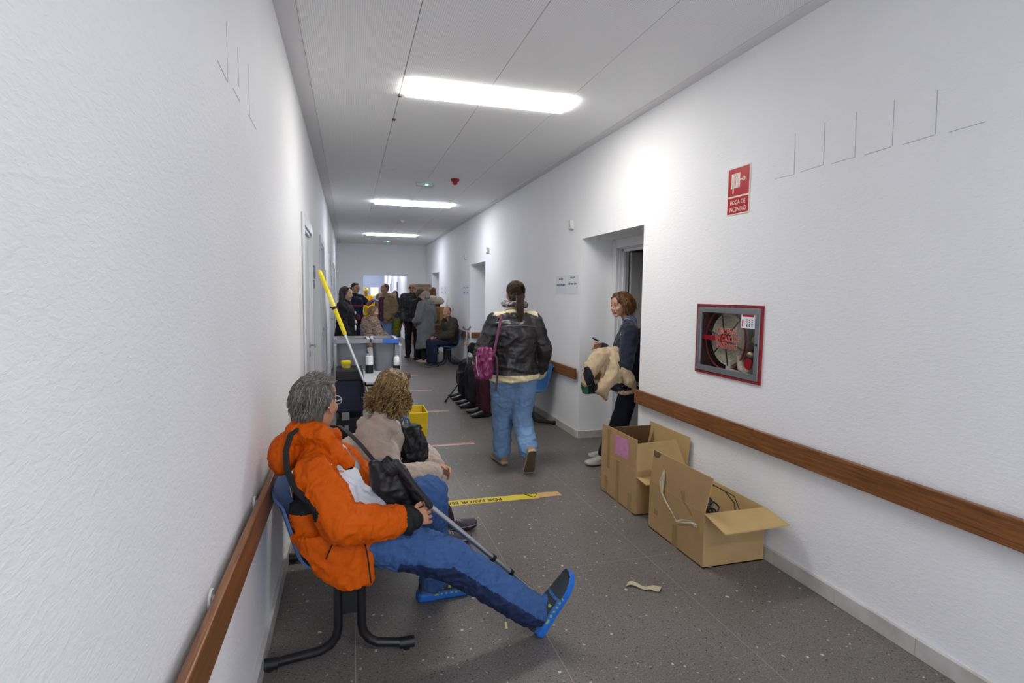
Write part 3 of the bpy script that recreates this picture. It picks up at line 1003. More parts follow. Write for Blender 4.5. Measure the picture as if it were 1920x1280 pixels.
# nearest box
B1 = empty('cardboard_box', ((bx0 + bx1) / 2, 2.78, 0))
box_shell(B1, 2.492, 3.062, 0.303)
flap(B1, (bx0 + 0.003, 2.495, 0.304), (bx0 + 0.003, 3.055, 0.304), (bx0 + 0.012, 3.038, 0.505), (bx0 + 0.012, 2.445, 0.512))
flap(B1, (bx0, 2.493, 0.302), (bx1, 2.493, 0.302), (bx1 - 0.015, 2.297, 0.282), (bx0 - 0.018, 2.293, 0.276), CARDIN)
flap(B1, (bx0 + 0.01, 3.054, 0.303), (bx1 - 0.01, 3.054, 0.303), (bx1 - 0.02, 3.01, 0.115), (bx0 + 0.02, 3.01, 0.115), CARDIN)
flap(B1, (bx1 - 0.003, 2.50, 0.303), (bx1 - 0.003, 3.05, 0.303), (bx1 - 0.045, 3.03, 0.12), (bx1 - 0.045, 2.52, 0.12), CARDIN)
Geo().box((bx0 - 0.0008, 2.493, 0.3015), (bx0 + 0.001, 3.06, 0.3035)).build('crease', CARDIN, B1)
Geo().box((bx0 - 0.0008, 2.742, 0.0), (bx0, 2.79, 0.13)).build('brown_tape', TAPEB, B1)
Geo().quadslab([(bx0 - 0.0005, 2.60, 0.24), (bx0 - 0.0005, 2.70, 0.30), (bx0 + 0.009, 2.78, 0.46), (bx0 + 0.009, 2.66, 0.47)], 0.001).build('brown_tape', TAPEB, B1)
Geo().quadslab([(bx0 - 0.0005, 2.96, 0.11), (bx0 - 0.0005, 3.0, 0.11), (bx0 + 0.011, 2.99, 0.46), (bx0 + 0.011, 2.95, 0.46)], 0.001).build('brown_tape', TAPEB, B1)
Geo().quadslab([(bx0 + 0.0075, 2.99, 0.445), (bx0 + 0.0075, 3.037, 0.475), (bx0 + 0.0085, 3.037, 0.505), (bx0 + 0.0085, 2.95, 0.503)], 0.001).build('brown_tape', mat('dark_tape', '#6f5c40', 0.4), B1)
g = Geo()   # crinkled strip of clear tape hanging off the flap
pts = [(bx0 + 0.002, 2.905, 0.42), (bx0 - 0.004, 2.90, 0.385), (bx0 - 0.006, 2.912, 0.34), (bx0 - 0.01, 2.90, 0.28), (bx0 - 0.008, 2.85, 0.235), (bx0 - 0.006, 2.79, 0.20), (bx0 - 0.006, 2.74, 0.165), (bx0 - 0.006, 2.68, 0.19), (bx0 - 0.005, 2.60, 0.215), (bx0 - 0.003, 2.55, 0.215)]
wid = [0.004, 0.02, 0.026, 0.016, 0.008, 0.007, 0.006, 0.005, 0.005, 0.003]
V = []; F = []
for i, (p, w_) in enumerate(zip(pts, wid)):
    for k in range(4):
        s_ = (k / 3 - 0.5) * 2
        V.append((p[0] - 0.004 * ((k + i) % 2), p[1] + s_ * w_, p[2] + (0.01 * s_ if i > 5 else 0)))
for i in range(len(pts) - 1):
    for k in range(3):
        F.append((i * 4 + k, i * 4 + k + 1, (i + 1) * 4 + k + 1, (i + 1) * 4 + k))
g.add(V, F)
fo = g.build('clear_tape', mat('clear_tape', '#cdbfa2', 0.12, 0, 0.9, coat=0.6), B1)
sm = fo.modifiers.new('thick', 'SOLIDIFY'); sm.thickness = 0.0008
tag(B1, 'open cardboard box holding black cables, nearest to the viewer', 'cardboard box')
# coils of black cable inside
CABLE = mat('cable_black', '#141416', 0.4)
CABLEW = mat('cable_grey', '#8b8b88', 0.5)
rnd = random.Random(3)
tangle = Geo()
for k in range(20):
    c = Vector((1.97 + rnd.uniform(-0.08, 0.08), 2.75 + rnd.uniform(-0.12, 0.13), 0.12 + 0.0085 * k + rnd.uniform(-.01, .03)))
    r1 = rnd.uniform(0.05, 0.115); r2 = rnd.uniform(0.03, 0.075); tilt = rnd.uniform(-0.7, 0.7); az = rnd.uniform(0, 6.28)
    rotm = Matrix.Rotation(az, 3, 'Z') @ Matrix.Rotation(tilt, 3, 'X')
    P_ = []
    for i in range(34):
        q = 2 * math.pi * i / 34
        v = rotm @ Vector((r1 * math.cos(q), r2 * math.sin(q), 0.012 * math.sin(3 * q + k)))
        p = c + v
        p.x = min(max(p.x, 1.835), 2.14); p.y = min(max(p.y, 2.52), 3.02); p.z = max(p.z, 0.02)
        P_.append(p)
    tangle.tube(P_, 0.0048 if k % 5 else 0.0035, 6, mi=0 if k % 7 else 1, close=True)
tangle.tube([(1.98, 2.72, 0.26), (2.0, 2.78, 0.345), (2.06, 2.76, 0.355), (2.10, 2.70, 0.33), (2.12, 2.64, 0.28), (2.10, 2.60, 0.23)], 0.0032, 6)
tangle.tube([(1.93, 2.82, 0.26), (1.97, 2.80, 0.35), (2.05, 2.72, 0.36), (2.10, 2.62, 0.33), (2.11, 2.57, 0.25)], 0.0028, 6)
o = tangle.build('cable_tangle', [CABLE, CABLEW], smooth=True, origin=(2.0, 2.75, 0.02))
tag(o, 'tangle of thin black cables inside the nearest cardboard box', 'cables', None, 'stuff')
# second box, by the recess
B2 = empty('cardboard_box', ((bx0 + bx1) / 2, 3.5, 0))
box_shell(B2, 3.240, 3.770, 0.304)
flap(B2, (bx0 + 0.003, 3.242, 0.305), (bx0 + 0.003, 3.768, 0.305), (bx0 + 0.003, 3.762, 0.508), (bx0 + 0.003, 3.240, 0.514))
flap(B2, (bx1 - 0.003, 3.242, 0.305), (bx1 - 0.003, 3.768, 0.305), (bx1 + 0.010, 3.762, 0.506), (bx1 + 0.010, 3.236, 0.508), CARDIN)
flap(B2, (bx0 + 0.008, 3.243, 0.304), (bx1 - 0.008, 3.243, 0.304), (bx1 - 0.06, 3.30, 0.483), (bx0 + 0.006, 3.275, 0.478), CARDIN)
flap(B2, (bx0 + 0.008, 3.767, 0.304), (bx1 - 0.008, 3.767, 0.304), (bx1 - 0.02, 3.70, 0.49), (bx0 + 0.02, 3.70, 0.49), mat('cardboard_dark_edge', '#6d543a', 0.8))
flap(B2, (bx0 + 0.004, 3.238, 0.262), (1.99, 3.238, 0.262), (1.97, 3.10, 0.25), (bx0 + 0.01, 3.12, 0.247), CARDIN)
Geo().box((bx0 - 0.0008, 3.241, 0.3035), (bx0 + 0.001, 3.769, 0.3055)).build('crease', CARDIN, B2)
for yy, zz0, zz1 in ((3.63, 0.20, 0.49), (3.48, 0.0, 0.30), (3.30, 0.0, 0.12), (3.66, 0.02, 0.13)):
    Geo().box((bx0 - 0.0009, yy, zz0), (bx0 - 0.0001, yy + 0.045, zz1)).build('brown_tape', TAPEB, B2)
Geo().quadslab([(bx0 - 0.001, 3.548, 0.340), (bx0 - 0.001, 3.350, 0.346), (bx0 - 0.0015, 3.346, 0.484), (bx0 - 0.001, 3.545, 0.478)], 0.0008).build('pink_paper', mat('pink_paper', '#cf8fb4', 0.7, var=(25, '#bb7aa3', 0.2), bump=(30, 0.3, 0.004)), B2)
tag(B2, 'open cardboard box with pink paper on its side', 'cardboard box')

# ================================================================== beam seating
SEATBLUE = mat('seat_blue', '#3f5f92', 0.38, 0, 0.5, bump=(300, 0.05, 0.001))
SEATBLUE2 = mat('seat_blue_far', '#3a6a9e', 0.4)
def seat_shell_mesh(mt):
    """moulded shell facing +x, origin on the floor under the seat middle"""
    prof = [(0.205, 0.385), (0.20, 0.408), (0.175, 0.423), (0.12, 0.422), (0.04, 0.412), (-0.05, 0.405), (-0.12, 0.408), (-0.165, 0.425), (-0.195, 0.460),
            (-0.212, 0.51), (-0.226, 0.57), (-0.242, 0.63), (-0.262, 0.69), (-0.278, 0.725), (-0.288, 0.742)]
    hw = [0.185, 0.205, 0.215, 0.22, 0.222, 0.222, 0.22, 0.215, 0.212, 0.215, 0.217, 0.212, 0.195, 0.165, 0.12]
    prof = [(a, b * 0.925) for a, b in prof]
    n = len(prof); m_ = 15
    rings = []
    top, bot = [], []
    for i in range(n):
        a = Vector((prof[max(i - 1, 0)][0], 0, prof[max(i - 1, 0)][1])); c = Vector((prof[min(i + 1, n - 1)][0], 0, prof[min(i + 1, n - 1)][1]))
        tdir = (c - a).normalized(); nrm = Vector((-tdir.z, 0, tdir.x)) * -1
        if nrm.z < 0 and i < 7: nrm = -nrm
        if i >= 7 and nrm.x < 0: nrm = -nrm
        rt, rb = [], []
        for k in range(m_):
            s_ = k / (m_ - 1) * 2 - 1
            lift = 0.030 * abs(s_) ** 3 if 1 < i < n - 2 else 0.012 * abs(s_) ** 3
            p = Vector((prof[i][0], s_ * hw[i], prof[i][1])) + nrm * lift
            rt.append(p); rb.append(p - nrm * 0.009)
        top.append(rt); bot.append(rb)
    g = Geo()
    rings = [top[i] + bot[i][::-1] for i in range(n)]
    g.loft(rings)
    return g.mesh('seat_shell', mt, smooth=True)
SHELL = seat_shell_mesh(SEATBLUE)
def bench(label, ox, oy, face, seats, legs, smesh=SHELL):
    """seats and legs are offsets along y; face=+1 looks towards +x"""
    b = empty('beam_seat', (ox, oy, 0))
    s = face
    for yy in seats:
        o = link('seat_shell', smesh, b, (0, yy, 0))
        if s < 0: o.rotation_euler = (0, 0, math.pi)
        gg = Geo().box((ox - 0.07, oy + yy - 0.09, 0.345), (ox + 0.07, oy + yy + 0.09, 0.366))
        gg.build('seat_bracket', BLACKM, b)
    lo, hi = min(list(seats) + list(legs)) - 0.06, max(list(seats) + list(legs)) + 0.06
    Geo().box((ox - 0.03, oy + lo, 0.305), (ox + 0.03, oy + hi, 0.346)).build('beam', BLACKM, b, bevel=0.005)
    for yy in legs:
        y = oy + yy
        gg = Geo()
        gg.tube([(ox - s * 0.045, y, 0.34), (ox - s * 0.045, y, 0.14), (ox - s * 0.052, y, 0.10), (ox - s * 0.075, y, 0.068), (ox - s * 0.115, y, 0.048), (ox - s * 0.29, y, 0.028)], 0.018, 12)
        gg.tube([(ox + s * 0.045, y, 0.34), (ox + s * 0.045, y, 0.14), (ox + s * 0.052, y, 0.10), (ox + s * 0.075, y, 0.068), (ox + s * 0.105, y, 0.048), (ox + s * 0.21, y, 0.030)], 0.018, 12)
        gg.box((ox - 0.04, y - 0.006, 0.19), (ox + 0.04, y + 0.006, 0.305))
        lg = gg.build('leg_frame', BLACKM, b, smooth=True)
        for fx, fz in ((-0.30, 0.0265), (0.225, 0.028)):
            Geo().cyl((ox + s * (fx - 0.03), y, fz), (ox + s * (fx + 0.03), y, fz), 0.0225, seg=12).build('foot_cap', BLACKP, lg, smooth=True)
            Geo().cyl((ox + s * fx, y, 0), (ox + s * fx, y, 0.015), 0.014, seg=10).build('foot_pad', BLACKP, lg)
    tag(b, label, 'seating')
    return b
bench('blue plastic two-seat bench by left wall under orange-jacket man', -0.015, 2.40, 1, (0.0, 0.55), (-0.18, 0.73))
SHELL2 = seat_shell_mesh(SEATBLUE2)
bench('blue plastic seat row by right wall behind the walking woman', 1.90, 5.95, -1, (0.0, 0.55, 1.10, 1.65), (-0.13, 1.9), SHELL2)
bench('blue plastic seat holding the seated man in brown jacket', 1.90, 11.25, -1, (0.0,), (-0.12, 0.12), SHELL2)
bench('blue plastic bench by left wall beyond the cleaning cart', 0.10, 10.6, 1, (0.0, 0.55, 1.1), (0.1, 0.9), SHELL2)

# ================================================================== cleaning cart
CARTBLK = mat('cart_black', '#17171b', 0.5)
NAVYBAG = mat('navy_bag', '#1c2036', 0.65, bump=(40, 0.3, 0.006))
BINGREY = mat('bin_grey', '#6f7278', 0.42)
BINRIM = mat('bin_rim', '#8d9097', 0.4)
BINBLUE = mat('bin_blue', '#2e66c4', 0.4)
YELLOW = mat('bright_yellow', '#e8d21c', 0.4)
cart = empty('cleaning_cart', (0.12, 4.7, 0))
Geo().box((-0.13, 4.28, 0.16), (0.42, 5.32, 0.21)).build('base_deck', CARTBLK, cart, bevel=0.015)
for xx in (-0.09, 0.38):
    for yy in (4.36, 5.24):
        w_ = Geo().lathe([(0.012, -0.018), (0.055, -0.016), (0.06, -0.008), (0.06, 0.008), (0.055, 0.016), (0.012, 0.018)], (xx, yy, 0.06), 18, axis='x').build('wheel', CARTBLK, cart, smooth=True)
        Geo().box((xx - 0.026, yy - 0.02, 0.06), (xx + 0.026, yy + 0.02, 0.16)).build('caster_fork', BLACKM, w_)
Geo().box((-0.105, 4.42, 0.21), (0.09, 4.66, 0.50)).build('lower_compartment', CARTBLK, cart, bevel=0.01)
Geo().box((-0.118, 4.40, 0.54), (0.092, 4.66, 0.795)).build('bag_front', NAVYBAG, cart, bevel=0.02)
Geo().box((-0.112, 4.39, 0.79), (0.092, 4.68, 0.875)).build('upper_holder', CARTBLK, cart, bevel=0.012)
Geo().box((-0.07, 4.385, 0.49), (-0.015, 4.40, 0.545)).build('grey_label', mat('grey_label', '#8a8c90', .5), cart)
Geo().box((-0.05, 4.412, 0.40), (-0.02, 4.42, 0.44)).build('grey_label', mat('grey_label', '#8a8c90', .5), cart)
g = Geo()
g.box((0.095, 4.12, 0.792), (0.345, 4.90, 0.803)); g.box((0.095, 4.12, 0.792), (0.345, 4.13, 0.822)); g.box((0.335, 4.12, 0.792), (0.345, 4.90, 0.822)); g.box((0.095, 4.12, 0.792), (0.105, 4.90, 0.822))
g.build('top_tray', mat('tray_grey', '#c3c5c9', 0.35), cart)
for xx in (-0.12, 0.40):
    Geo().tube([(xx, 5.28, 0.2), (xx, 5.28, 1.0), (xx, 5.20, 1.03), (xx, 4.74, 1.03)], 0.013, 10).build('frame_tube', mat('tube_grey', '#a5a8ad', 0.35, 0.5), cart, smooth=True)
    Geo().tube([(xx, 4.72, 0.2), (xx, 4.72, 1.03)], 0.013, 10).build('frame_tube', mat('tube_grey', '#a5a8ad', 0.35, 0.5), cart, smooth=True)
Geo().box((0.10, 4.2, 0.21), (0.40, 4.9, 0.24)).build('shelf', CARTBLK, cart)
Geo().box((-0.12, 4.74, 0.60), (0.41, 5.28, 0.64)).build('bin_shelf', CARTBLK, cart)
for xx in (-0.12, 0.40):
    Geo().tube([(xx, 4.72, 0.5), (xx, 4.14, 0.5), (xx, 4.14, 0.80)], 0.011, 8).build('frame_tube', mat('tube_grey', '#a5a8ad', 0.35, 0.5), cart, smooth=True)
tag(cart, 'black and navy cleaning cart with grey bins behind seated woman', 'cleaning cart')
def bin_(label, x0, x1, y0, y1, z0, z1, half_blue):
    b = empty('grey_bin', ((x0 + x1) / 2, (y0 + y1) / 2, z0))
    def rr(x0, x1, y0, y1, z, r=0.035):
        P_ = []
        for cx2, cy2, a0 in ((x1 - r, y1 - r, 0), (x0 + r, y1 - r, 90), (x0 + r, y0 + r, 180), (x1 - r, y0 + r, 270)):
            for k in range(5):
                q = math.radians(a0 + 22.5 * k); P_.append((cx2 + r * math.cos(q), cy2 + r * math.sin(q), z))
        return P_
    t_ = 0.028
    gg = Geo()
    gg.loft([rr(x0 + t_, x1 - t_, y0 + t_, y1 - t_, z0), rr(x0 + 0.008, x1 - 0.008, y0 + 0.008, y1 - 0.008, z1 - 0.02),
             rr(x0 + 0.014, x1 - 0.014, y0 + 0.014, y1 - 0.014, z1 - 0.02), rr(x0 + t_ + .006, x1 - t_ - .006, y0 + t_ + .006, y1 - t_ - .006, z0 + 0.01)])
    gg.build('bin_body', BINGREY, b, smooth=True)
    gg = Geo()
    A_, B_ = rr(x0 - 0.012, x1 + 0.012, y0 - 0.012, y1 + 0.012, z1 - 0.03), rr(x0 - 0.012, x1 + 0.012, y0 - 0.012, y1 + 0.012, z1)
    C_, D_ = rr(x0 + 0.012, x1 - 0.012, y0 + 0.012, y1 - 0.012, z1), rr(x0 + 0.012, x1 - 0.012, y0 + 0.012, y1 - 0.012, z1 - 0.03)
    gg.loft([A_, B_, C_, D_, A_], caps=False)
    gg.build('bin_rim', BINRIM, b, smooth=True)
    if half_blue:
        xm = x0 + (x1 - x0) * 0.42
        gg = Geo().box((xm, y0 - 0.017, z1 - 0.032), (x1 + 0.010, y0 - 0.011, z1 + 0.003))
        gg.box((x1 + 0.011, y0 - 0.005, z1 - 0.032), (x1 + 0.017, y1 + 0.0, z1 + 0.003))
        gg.box((xm + 0.06, y1 - 0.010, z1), (x1 + 0.005, y1 + 0.012, z1 + 0.004))
        gg.build('blue_rim_clip', BINBLUE, b, bevel=0.002)
    else:
        Geo().box((x0, y0 - 0.008, z1), (x1, y0 + 0.006, z1 + 0.003)).build('red_rim_clip', mat('rim_red', '#a8797c', 0.5), b)
    tag(b, label, 'bin', 'grey bins on the cleaning cart')
bin_('large grey plastic bin with reddish rim on cleaning cart', -0.125, 0.145, 4.80, 5.18, 0.642, 1.075, False)
bin_('smaller grey plastic bin with blue rim on cleaning cart', 0.178, 0.378, 4.80, 5.18, 0.642, 1.075, True)
# mop with yellow handle
mop = empty('mop', (0.17, 4.32, 0.24))
top, bot = Vector((-0.216, 4.36, 1.628)), Vector((0.20, 4.22, 0.52))
dv = (bot - top)
P_ = lambda s_: top + dv * s_
Geo().tube([P_(0), P_(0.008), P_(0.03), P_(0.42), P_(0.428)], [0.004, 0.013, 0.0155, 0.0155, 0.013], 14).build('grip', YELLOW, mop, smooth=True)
Geo().tube([P_(0.15), P_(0.165), P_(0.165), P_(0.255), P_(0.256)], [0.0156, 0.0156, 0.017, 0.017, 0.0156], 14).build('grip_sleeve', mat('pale_yellow', '#efe06a', 0.4), mop, smooth=True)
Geo().tube([P_(0.42), P_(1.0)], 0.0105, 12).build('pole', ALU, mop, smooth=True)
g = Geo(); c_ = P_(0.252)
g.tube([c_ + Vector((-0.03, 0, 0.004)), c_ + Vector((0.02, 0, 0.008))], 0.006, 8); g.tube([P_(0.244), P_(0.26)], 0.02, 12)
g.build('clip', BLACKP, mop, smooth=True)
g = Geo()
for k in range(26):
    q = 2 * math.pi * k / 26
    g.tube([bot, bot + Vector((0.03 * math.cos(q), 0.03 * math.sin(q), -0.05)), bot + Vector((0.055 * math.cos(q + .2), 0.055 * math.sin(q + .2), -0.15)), bot + Vector((0.05 * math.cos(q), 0.05 * math.sin(q), -0.279))], 0.007, 5)
g.build('mop_head', mat('mop_cotton', '#c9c4b8', 0.9), mop, smooth=True)
tag(mop, 'mop with long yellow and silver handle leaning from the cart', 'mop')
jar = empty('jar', (-0.035, 4.53, 0.875))
Geo().lathe([(0.030, 0.875), (0.032, 0.88), (0.032, 0.905), (0.028, 0.91)], (-0.035, 4.53, 0)).build('jar_body', mat('jar_yellow', '#c9b84a', 0.35), jar, smooth=True)
Geo().lathe([(0.037, 0.906), (0.039, 0.91), (0.039, 0.928), (0.036, 0.931)], (-0.035, 4.53, 0)).build('jar_lid', YELLOW, jar, smooth=True)
tag(jar, 'small jar with yellow lid on the cleaning cart', 'jar')
roll = empty('paper_roll', (0.148, 4.72, 0.872))
Geo().lathe([(0.024, 0.872), (0.030, 0.875), (0.030, 0.944), (0.024, 0.947)], (0.148, 4.72, 0)).build('paper_roll_body', PAPER, roll, smooth=True)
Geo().lathe([(0.010, 0.945), (0.010, 0.949)], (0.148, 4.72, 0), 12).build('core', mat('core_brown', '#8b6a45', .8), roll)
tag(roll, 'white paper roll standing between the two grey bins', 'paper roll')
bt = empty('bottle', (0.37, 4.72, 0.862))
Geo().lathe([(0.021, 0.862), (0.024, 0.866), (0.024, 0.925), (0.020, 0.932), (0.012, 0.936)], (0.370, 4.72, 0)).build('bottle_body', mat('bottle_white', '#e9ebee', 0.35), bt, smooth=True)
Geo().lathe([(0.013, 0.935), (0.013, 0.944), (0.010, 0.946)], (0.370, 4.72, 0), 12).build('bottle_cap', mat('bottle_cap', '#c9cccf', 0.4), bt, smooth=True)
tag(bt, 'white bottle at the right side of the cart tray', 'bottle')
Geo().cyl((0.37, 4.72, 0.792), (0.37, 4.72, 0.862), 0.030).build('bottle_holder', CARTBLK, cart)
Geo().cyl((0.148, 4.72, 0.803), (0.148, 4.72, 0.872), 0.032).build('roll_holder', CARTBLK, cart)
yb = empty('bucket', (0.40, 4.40, 0.0))
Geo().loft([[(0.42, 4.3, 0.24), (0.56, 4.3, 0.24), (0.56, 4.56, 0.24), (0.42, 4.56, 0.24)], [(0.41, 4.27, 0.545), (0.575, 4.27, 0.545), (0.575, 4.59, 0.545), (0.41, 4.59, 0.545)],
            [(0.42, 4.28, 0.545), (0.565, 4.28, 0.545), (0.565, 4.58, 0.545), (0.42, 4.58, 0.545)], [(0.43, 4.31, 0.25), (0.55, 4.31, 0.25), (0.55, 4.55, 0.25), (0.43, 4.55, 0.25)]]).build('bucket_body', mat('bucket_yellow', '#d9b60f', 0.4), yb, bevel=0.004)
for xx in (0.45, 0.53):
    for yy in (4.34, 4.52):
        Geo().cyl((xx, yy, 0.0), (xx, yy, 0.24), 0.02, seg=10).build('bucket_leg', CARTBLK, yb)
tag(yb, 'yellow bucket beside the cleaning cart, behind seated woman', 'bucket')

# ================================================================== far table, boxes
tb = empty('table', (2.0, 12.75, 0))
WOODT = mat('table_wood', '#a98a63', 0.5, var=(6, '#967850', 0.3))
Geo().box((1.72, 12.4, 0.745), (2.20, 13.1, 0.77)).build('table_top', WOODT, tb, bevel=0.003)
for xx in (1.74, 2.16):
    for yy in (12.43, 13.05):
        Geo().box((xx, yy, 0), (xx + 0.03, yy + 0.03, 0.745)).build('leg', mat('table_leg', '#c9ccd0', 0.3, 0.6), tb)
Geo().box((1.745, 12.44, 0.30), (2.18, 12.455, 0.745)).build('modesty_panel', mat('panel_brown', '#7c5b40', 0.5), tb)
tag(tb, 'wooden table against right wall under a cardboard box', 'table')
fb = empty('cardboard_box', (1.97, 12.6, 0.77))
CARDF = cardboard('cardboard_far', '#b08a58', '#a17c4c')
rb = Matrix.Rotation(0.5, 4, 'Z'); c_ = Vector((1.97, 12.68, 0))
def rbox(lo, hi):
    gg = Geo().box(lo, hi)
    gg.V = [tuple(c_ + (rb.to_3x3() @ Vector(v))) for v in gg.V]
    return gg
rbox((-0.15, -0.18, 0.77), (0.15, 0.18, 1.16)).build('box_body', CARDF, fb)
rbox((-0.152, -0.03, 1.155), (0.152, 0.03, 1.162)).build('brown_tape', TAPEB, fb)
rbox((-0.12, -0.181, 0.80), (0.08, -0.179, 0.87)).build('green_print', mat('green_print', '#3f6b46', 0.7), fb)
rbox((-0.151, -0.14, 0.80), (-0.149, 0.10, 0.88)).build('green_print', mat('green_print', '#3f6b46', 0.7), fb)
tag(fb, 'cardboard box with green print on the far table', 'cardboard box')
CARDD = cardboard('cardboard_stack', '#8a7154', '#7d654a')
for k, lab in enumerate(('bottom', 'middle', 'topmost')):
    so = empty('cardboard_box', (1.93, 16.0, 0.575 * k))
    Geo().box((1.70, 15.9 + 0.01 * k, 0.575 * k), (2.20, 16.4 + 0.01 * k, 0.575 * k + 0.573)).build('box_body', CARDD, so, bevel=0.004)
    Geo().box((1.699, 16.12, 0.575 * k), (1.70, 16.17, 0.575 * k + 0.57)).build('brown_tape', TAPEB, so)
    tag(so, 'large brown cardboard box by the end wall, %s of the stack' % lab, 'cardboard box', 'stacked boxes by the end wall')

# ================================================================== people: building kit
def V3(p): return Vector(p)
def lerp(a, b, t): return Vector(a) * (1 - t) + Vector(b) * t

def cap(g, a, b, ra, rb, seg=14, mi=0):
    """rounded, tapered limb segment"""
    a, b = Vector(a), Vector(b)
    d = b - a
    if d.length < 1e-5:
        return g.ell(a, (ra, ra, ra), seg=seg, mi=mi)
    u = d.normalized()
    P_, R_ = [], []
    for q in (8, 35, 62):
        P_.append(a - u * ra * math.cos(math.radians(q))); R_.append(ra * math.sin(math.radians(q)))
    P_ += [a, b]; R_ += [ra, rb]
    for q in (62, 35, 8):
        P_.append(b + u * rb * math.cos(math.radians(q))); R_.append(rb * math.sin(math.radians(q)))
    return g.tube(P_, R_, seg, mi)

def chain(g, pts, radii, seg=14, mi=0):
    for i in range(len(pts) - 1):
        cap(g, pts[i], pts[i + 1], radii[i], radii[i + 1], seg, mi)

def ering(c, u, v, n=22, p=2.3):
    """superellipse ring around c spanned by u and v"""
    out = []
    for k in range(n):
        q = 2 * math.pi * k / n
        cs, sn = math.cos(q), math.sin(q)
        out.append(Vector(c) + Vector(u) * math.copysign(abs(cs) ** (2 / p), cs) + Vector(v) * math.copysign(abs(sn) ** (2 / p), sn))
    return out

def arrays(g):
    return np.array(g.V, float), [list(f) for f in g.F], list(g.M)

def remesh(g, voxel, smooth=4, factor=0.5):
    me = bpy.data.meshes.new('tmp'); me.from_pydata(g.V, [], g.F)
    bm = bmesh.new(); bm.from_mesh(me); bmesh.ops.recalc_face_normals(bm, faces=bm.faces[:]); bm.to_mesh(me); bm.free()
    o = bpy.data.objects.new('tmp', me); COL.objects.link(o)
    r = o.modifiers.new('r', 'REMESH'); r.mode = 'VOXEL'; r.voxel_size = voxel; r.adaptivity = 0.0
    if smooth:
        s = o.modifiers.new('s', 'SMOOTH'); s.iterations = smooth; s.factor = factor
    dg = bpy.context.evaluated_depsgraph_get()
    ev = bpy.data.meshes.new_from_object(o.evaluated_get(dg))
    n = len(ev.vertices); V = np.empty(n * 3); ev.vertices.foreach_get('co', V); V = V.reshape(-1, 3)
    m_ = len(ev.loops); Lp = np.empty(m_, int); ev.loops.foreach_get('vertex_index', Lp)
    F = Lp.reshape(-1, 4) if m_ == 4 * len(ev.polygons) else np.array([list(p.vertices) + [p.vertices[-1]] * (4 - len(p.vertices)) for p in ev.polygons])
    bpy.data.objects.remove(o); bpy.data.meshes.remove(me); bpy.data.meshes.remove(ev)
    return V, F

def vnormals(V, F):
    a, b, c, d = V[F[:, 0]], V[F[:, 1]], V[F[:, 2]], V[F[:, 3]]
    fn = np.cross(c - a, d - b)
    N = np.zeros_like(V)
    for k in range(4): np.add.at(N, F[:, k], fn)
    return N / (np.linalg.norm(N, axis=1, keepdims=True) + 1e-12)

def hash3(i, j, k, seed):
    h = (i * 374761393 + j * 668265263 + k * 2147483647 + seed * 974634777) & 0xffffffff
    h = ((h ^ (h >> 13)) * 1274126177) & 0xffffffff
    return ((h ^ (h >> 16)) & 0xffff) / 65535.0

def vnoise(P, seed=0):
    P = np.asarray(P, float)
    I = np.floor(P).astype(np.int64); f_ = P - I
    f_ = f_ * f_ * (3 - 2 * f_)
    out = 0
    for dx in (0, 1):
        for dy in (0, 1):
            for dz in (0, 1):
                w = np.where(dx, f_[:, 0], 1 - f_[:, 0]) * np.where(dy, f_[:, 1], 1 - f_[:, 1]) * np.where(dz, f_[:, 2], 1 - f_[:, 2])
                out = out + w * hash3(I[:, 0] + dx, I[:, 1] + dy, I[:, 2] + dz, seed)
    return out

def folds(V, F, amp, scale, stretch=(1, 1, 1), seed=0, ridge=True):
    """pushes cloth vertices out and in along their normals"""
    N = vnormals(V, F)
    Q = V * np.array(stretch) * scale
    w = np.stack([vnoise(Q * 0.5 + 11, seed + 5), vnoise(Q * 0.5 + 37, seed + 6), vnoise(Q * 0.5 + 71, seed + 7)], 1)
    n = vnoise(Q + w * 1.8, seed)
    if ridge: n = 1 - np.abs(2 * n - 1) * 1.6
    n2 = vnoise(Q * 2.3, seed + 1)
    return V + N * ((n - 0.5) * amp + (n2 - 0.5) * amp * 0.5)[:, None]

def mesh_obj(name, V, F, mats, midx=None, parent=None, origin=(0, 0, 0), smooth=True):
    me = bpy.data.meshes.new(name)
    o0 = np.array(origin, float)
    if isinstance(F, np.ndarray):
        F = [tuple(dict.fromkeys(f)) for f in F.tolist()]
    me.from_pydata((np.asarray(V) - o0).tolist(), [], F)
    for mm in as_list(mats): me.materials.append(mm)
    if midx is not None: me.polygons.foreach_set('material_index', np.asarray(midx, int))
    if smooth: me.polygons.foreach_set('use_smooth', [True] * len(me.polygons))
    me.update()
    o = bpy.data.objects.new(name, me); COL.objects.link(o)
    if parent is not None:
        o.parent = parent
        pw = Vector((0, 0, 0)); p = parent
        while p is not None: pw += p.location; p = p.parent
        o.location = Vector(origin) - pw
    else:
        o.location = origin
    return o

def fcent(V, F): return V[F].mean(axis=1)

def soft(name, g, mt, parent, voxel=0.01, smooth=4, amp=0.0, scale=12, stretch=(1, 1, 1), seed=0, paint=None, origin=(0, 0, 0), cut=None):
    """cloth-like part: union of the shapes in g, smoothed, with folds; paint(centres)->material index"""
    V, F = remesh(g, voxel, smooth)
    if amp:
        V = folds(V, F, amp, scale, stretch, seed)
        V = folds(V, F, amp * 0.42, scale * 2.3, stretch, seed + 20)
    if cut is not None: F = F[~cut(fcent(V, F))]
    mi = None
    if paint is not None: mi = paint(fcent(V, F))
    return mesh_obj(name, V, F, mt, mi, parent, origin)

# ---------------------------------------------------------------- head, hands, shoes
def head_frame(face, upv=(0, 0, 1)):
    f_ = Vector(face).normalized()
    r_ = f_.cross(Vector(upv)).normalized()
    u_ = r_.cross(f_)
    return Matrix((r_, f_, u_)).transposed()      # columns: right, forward, up

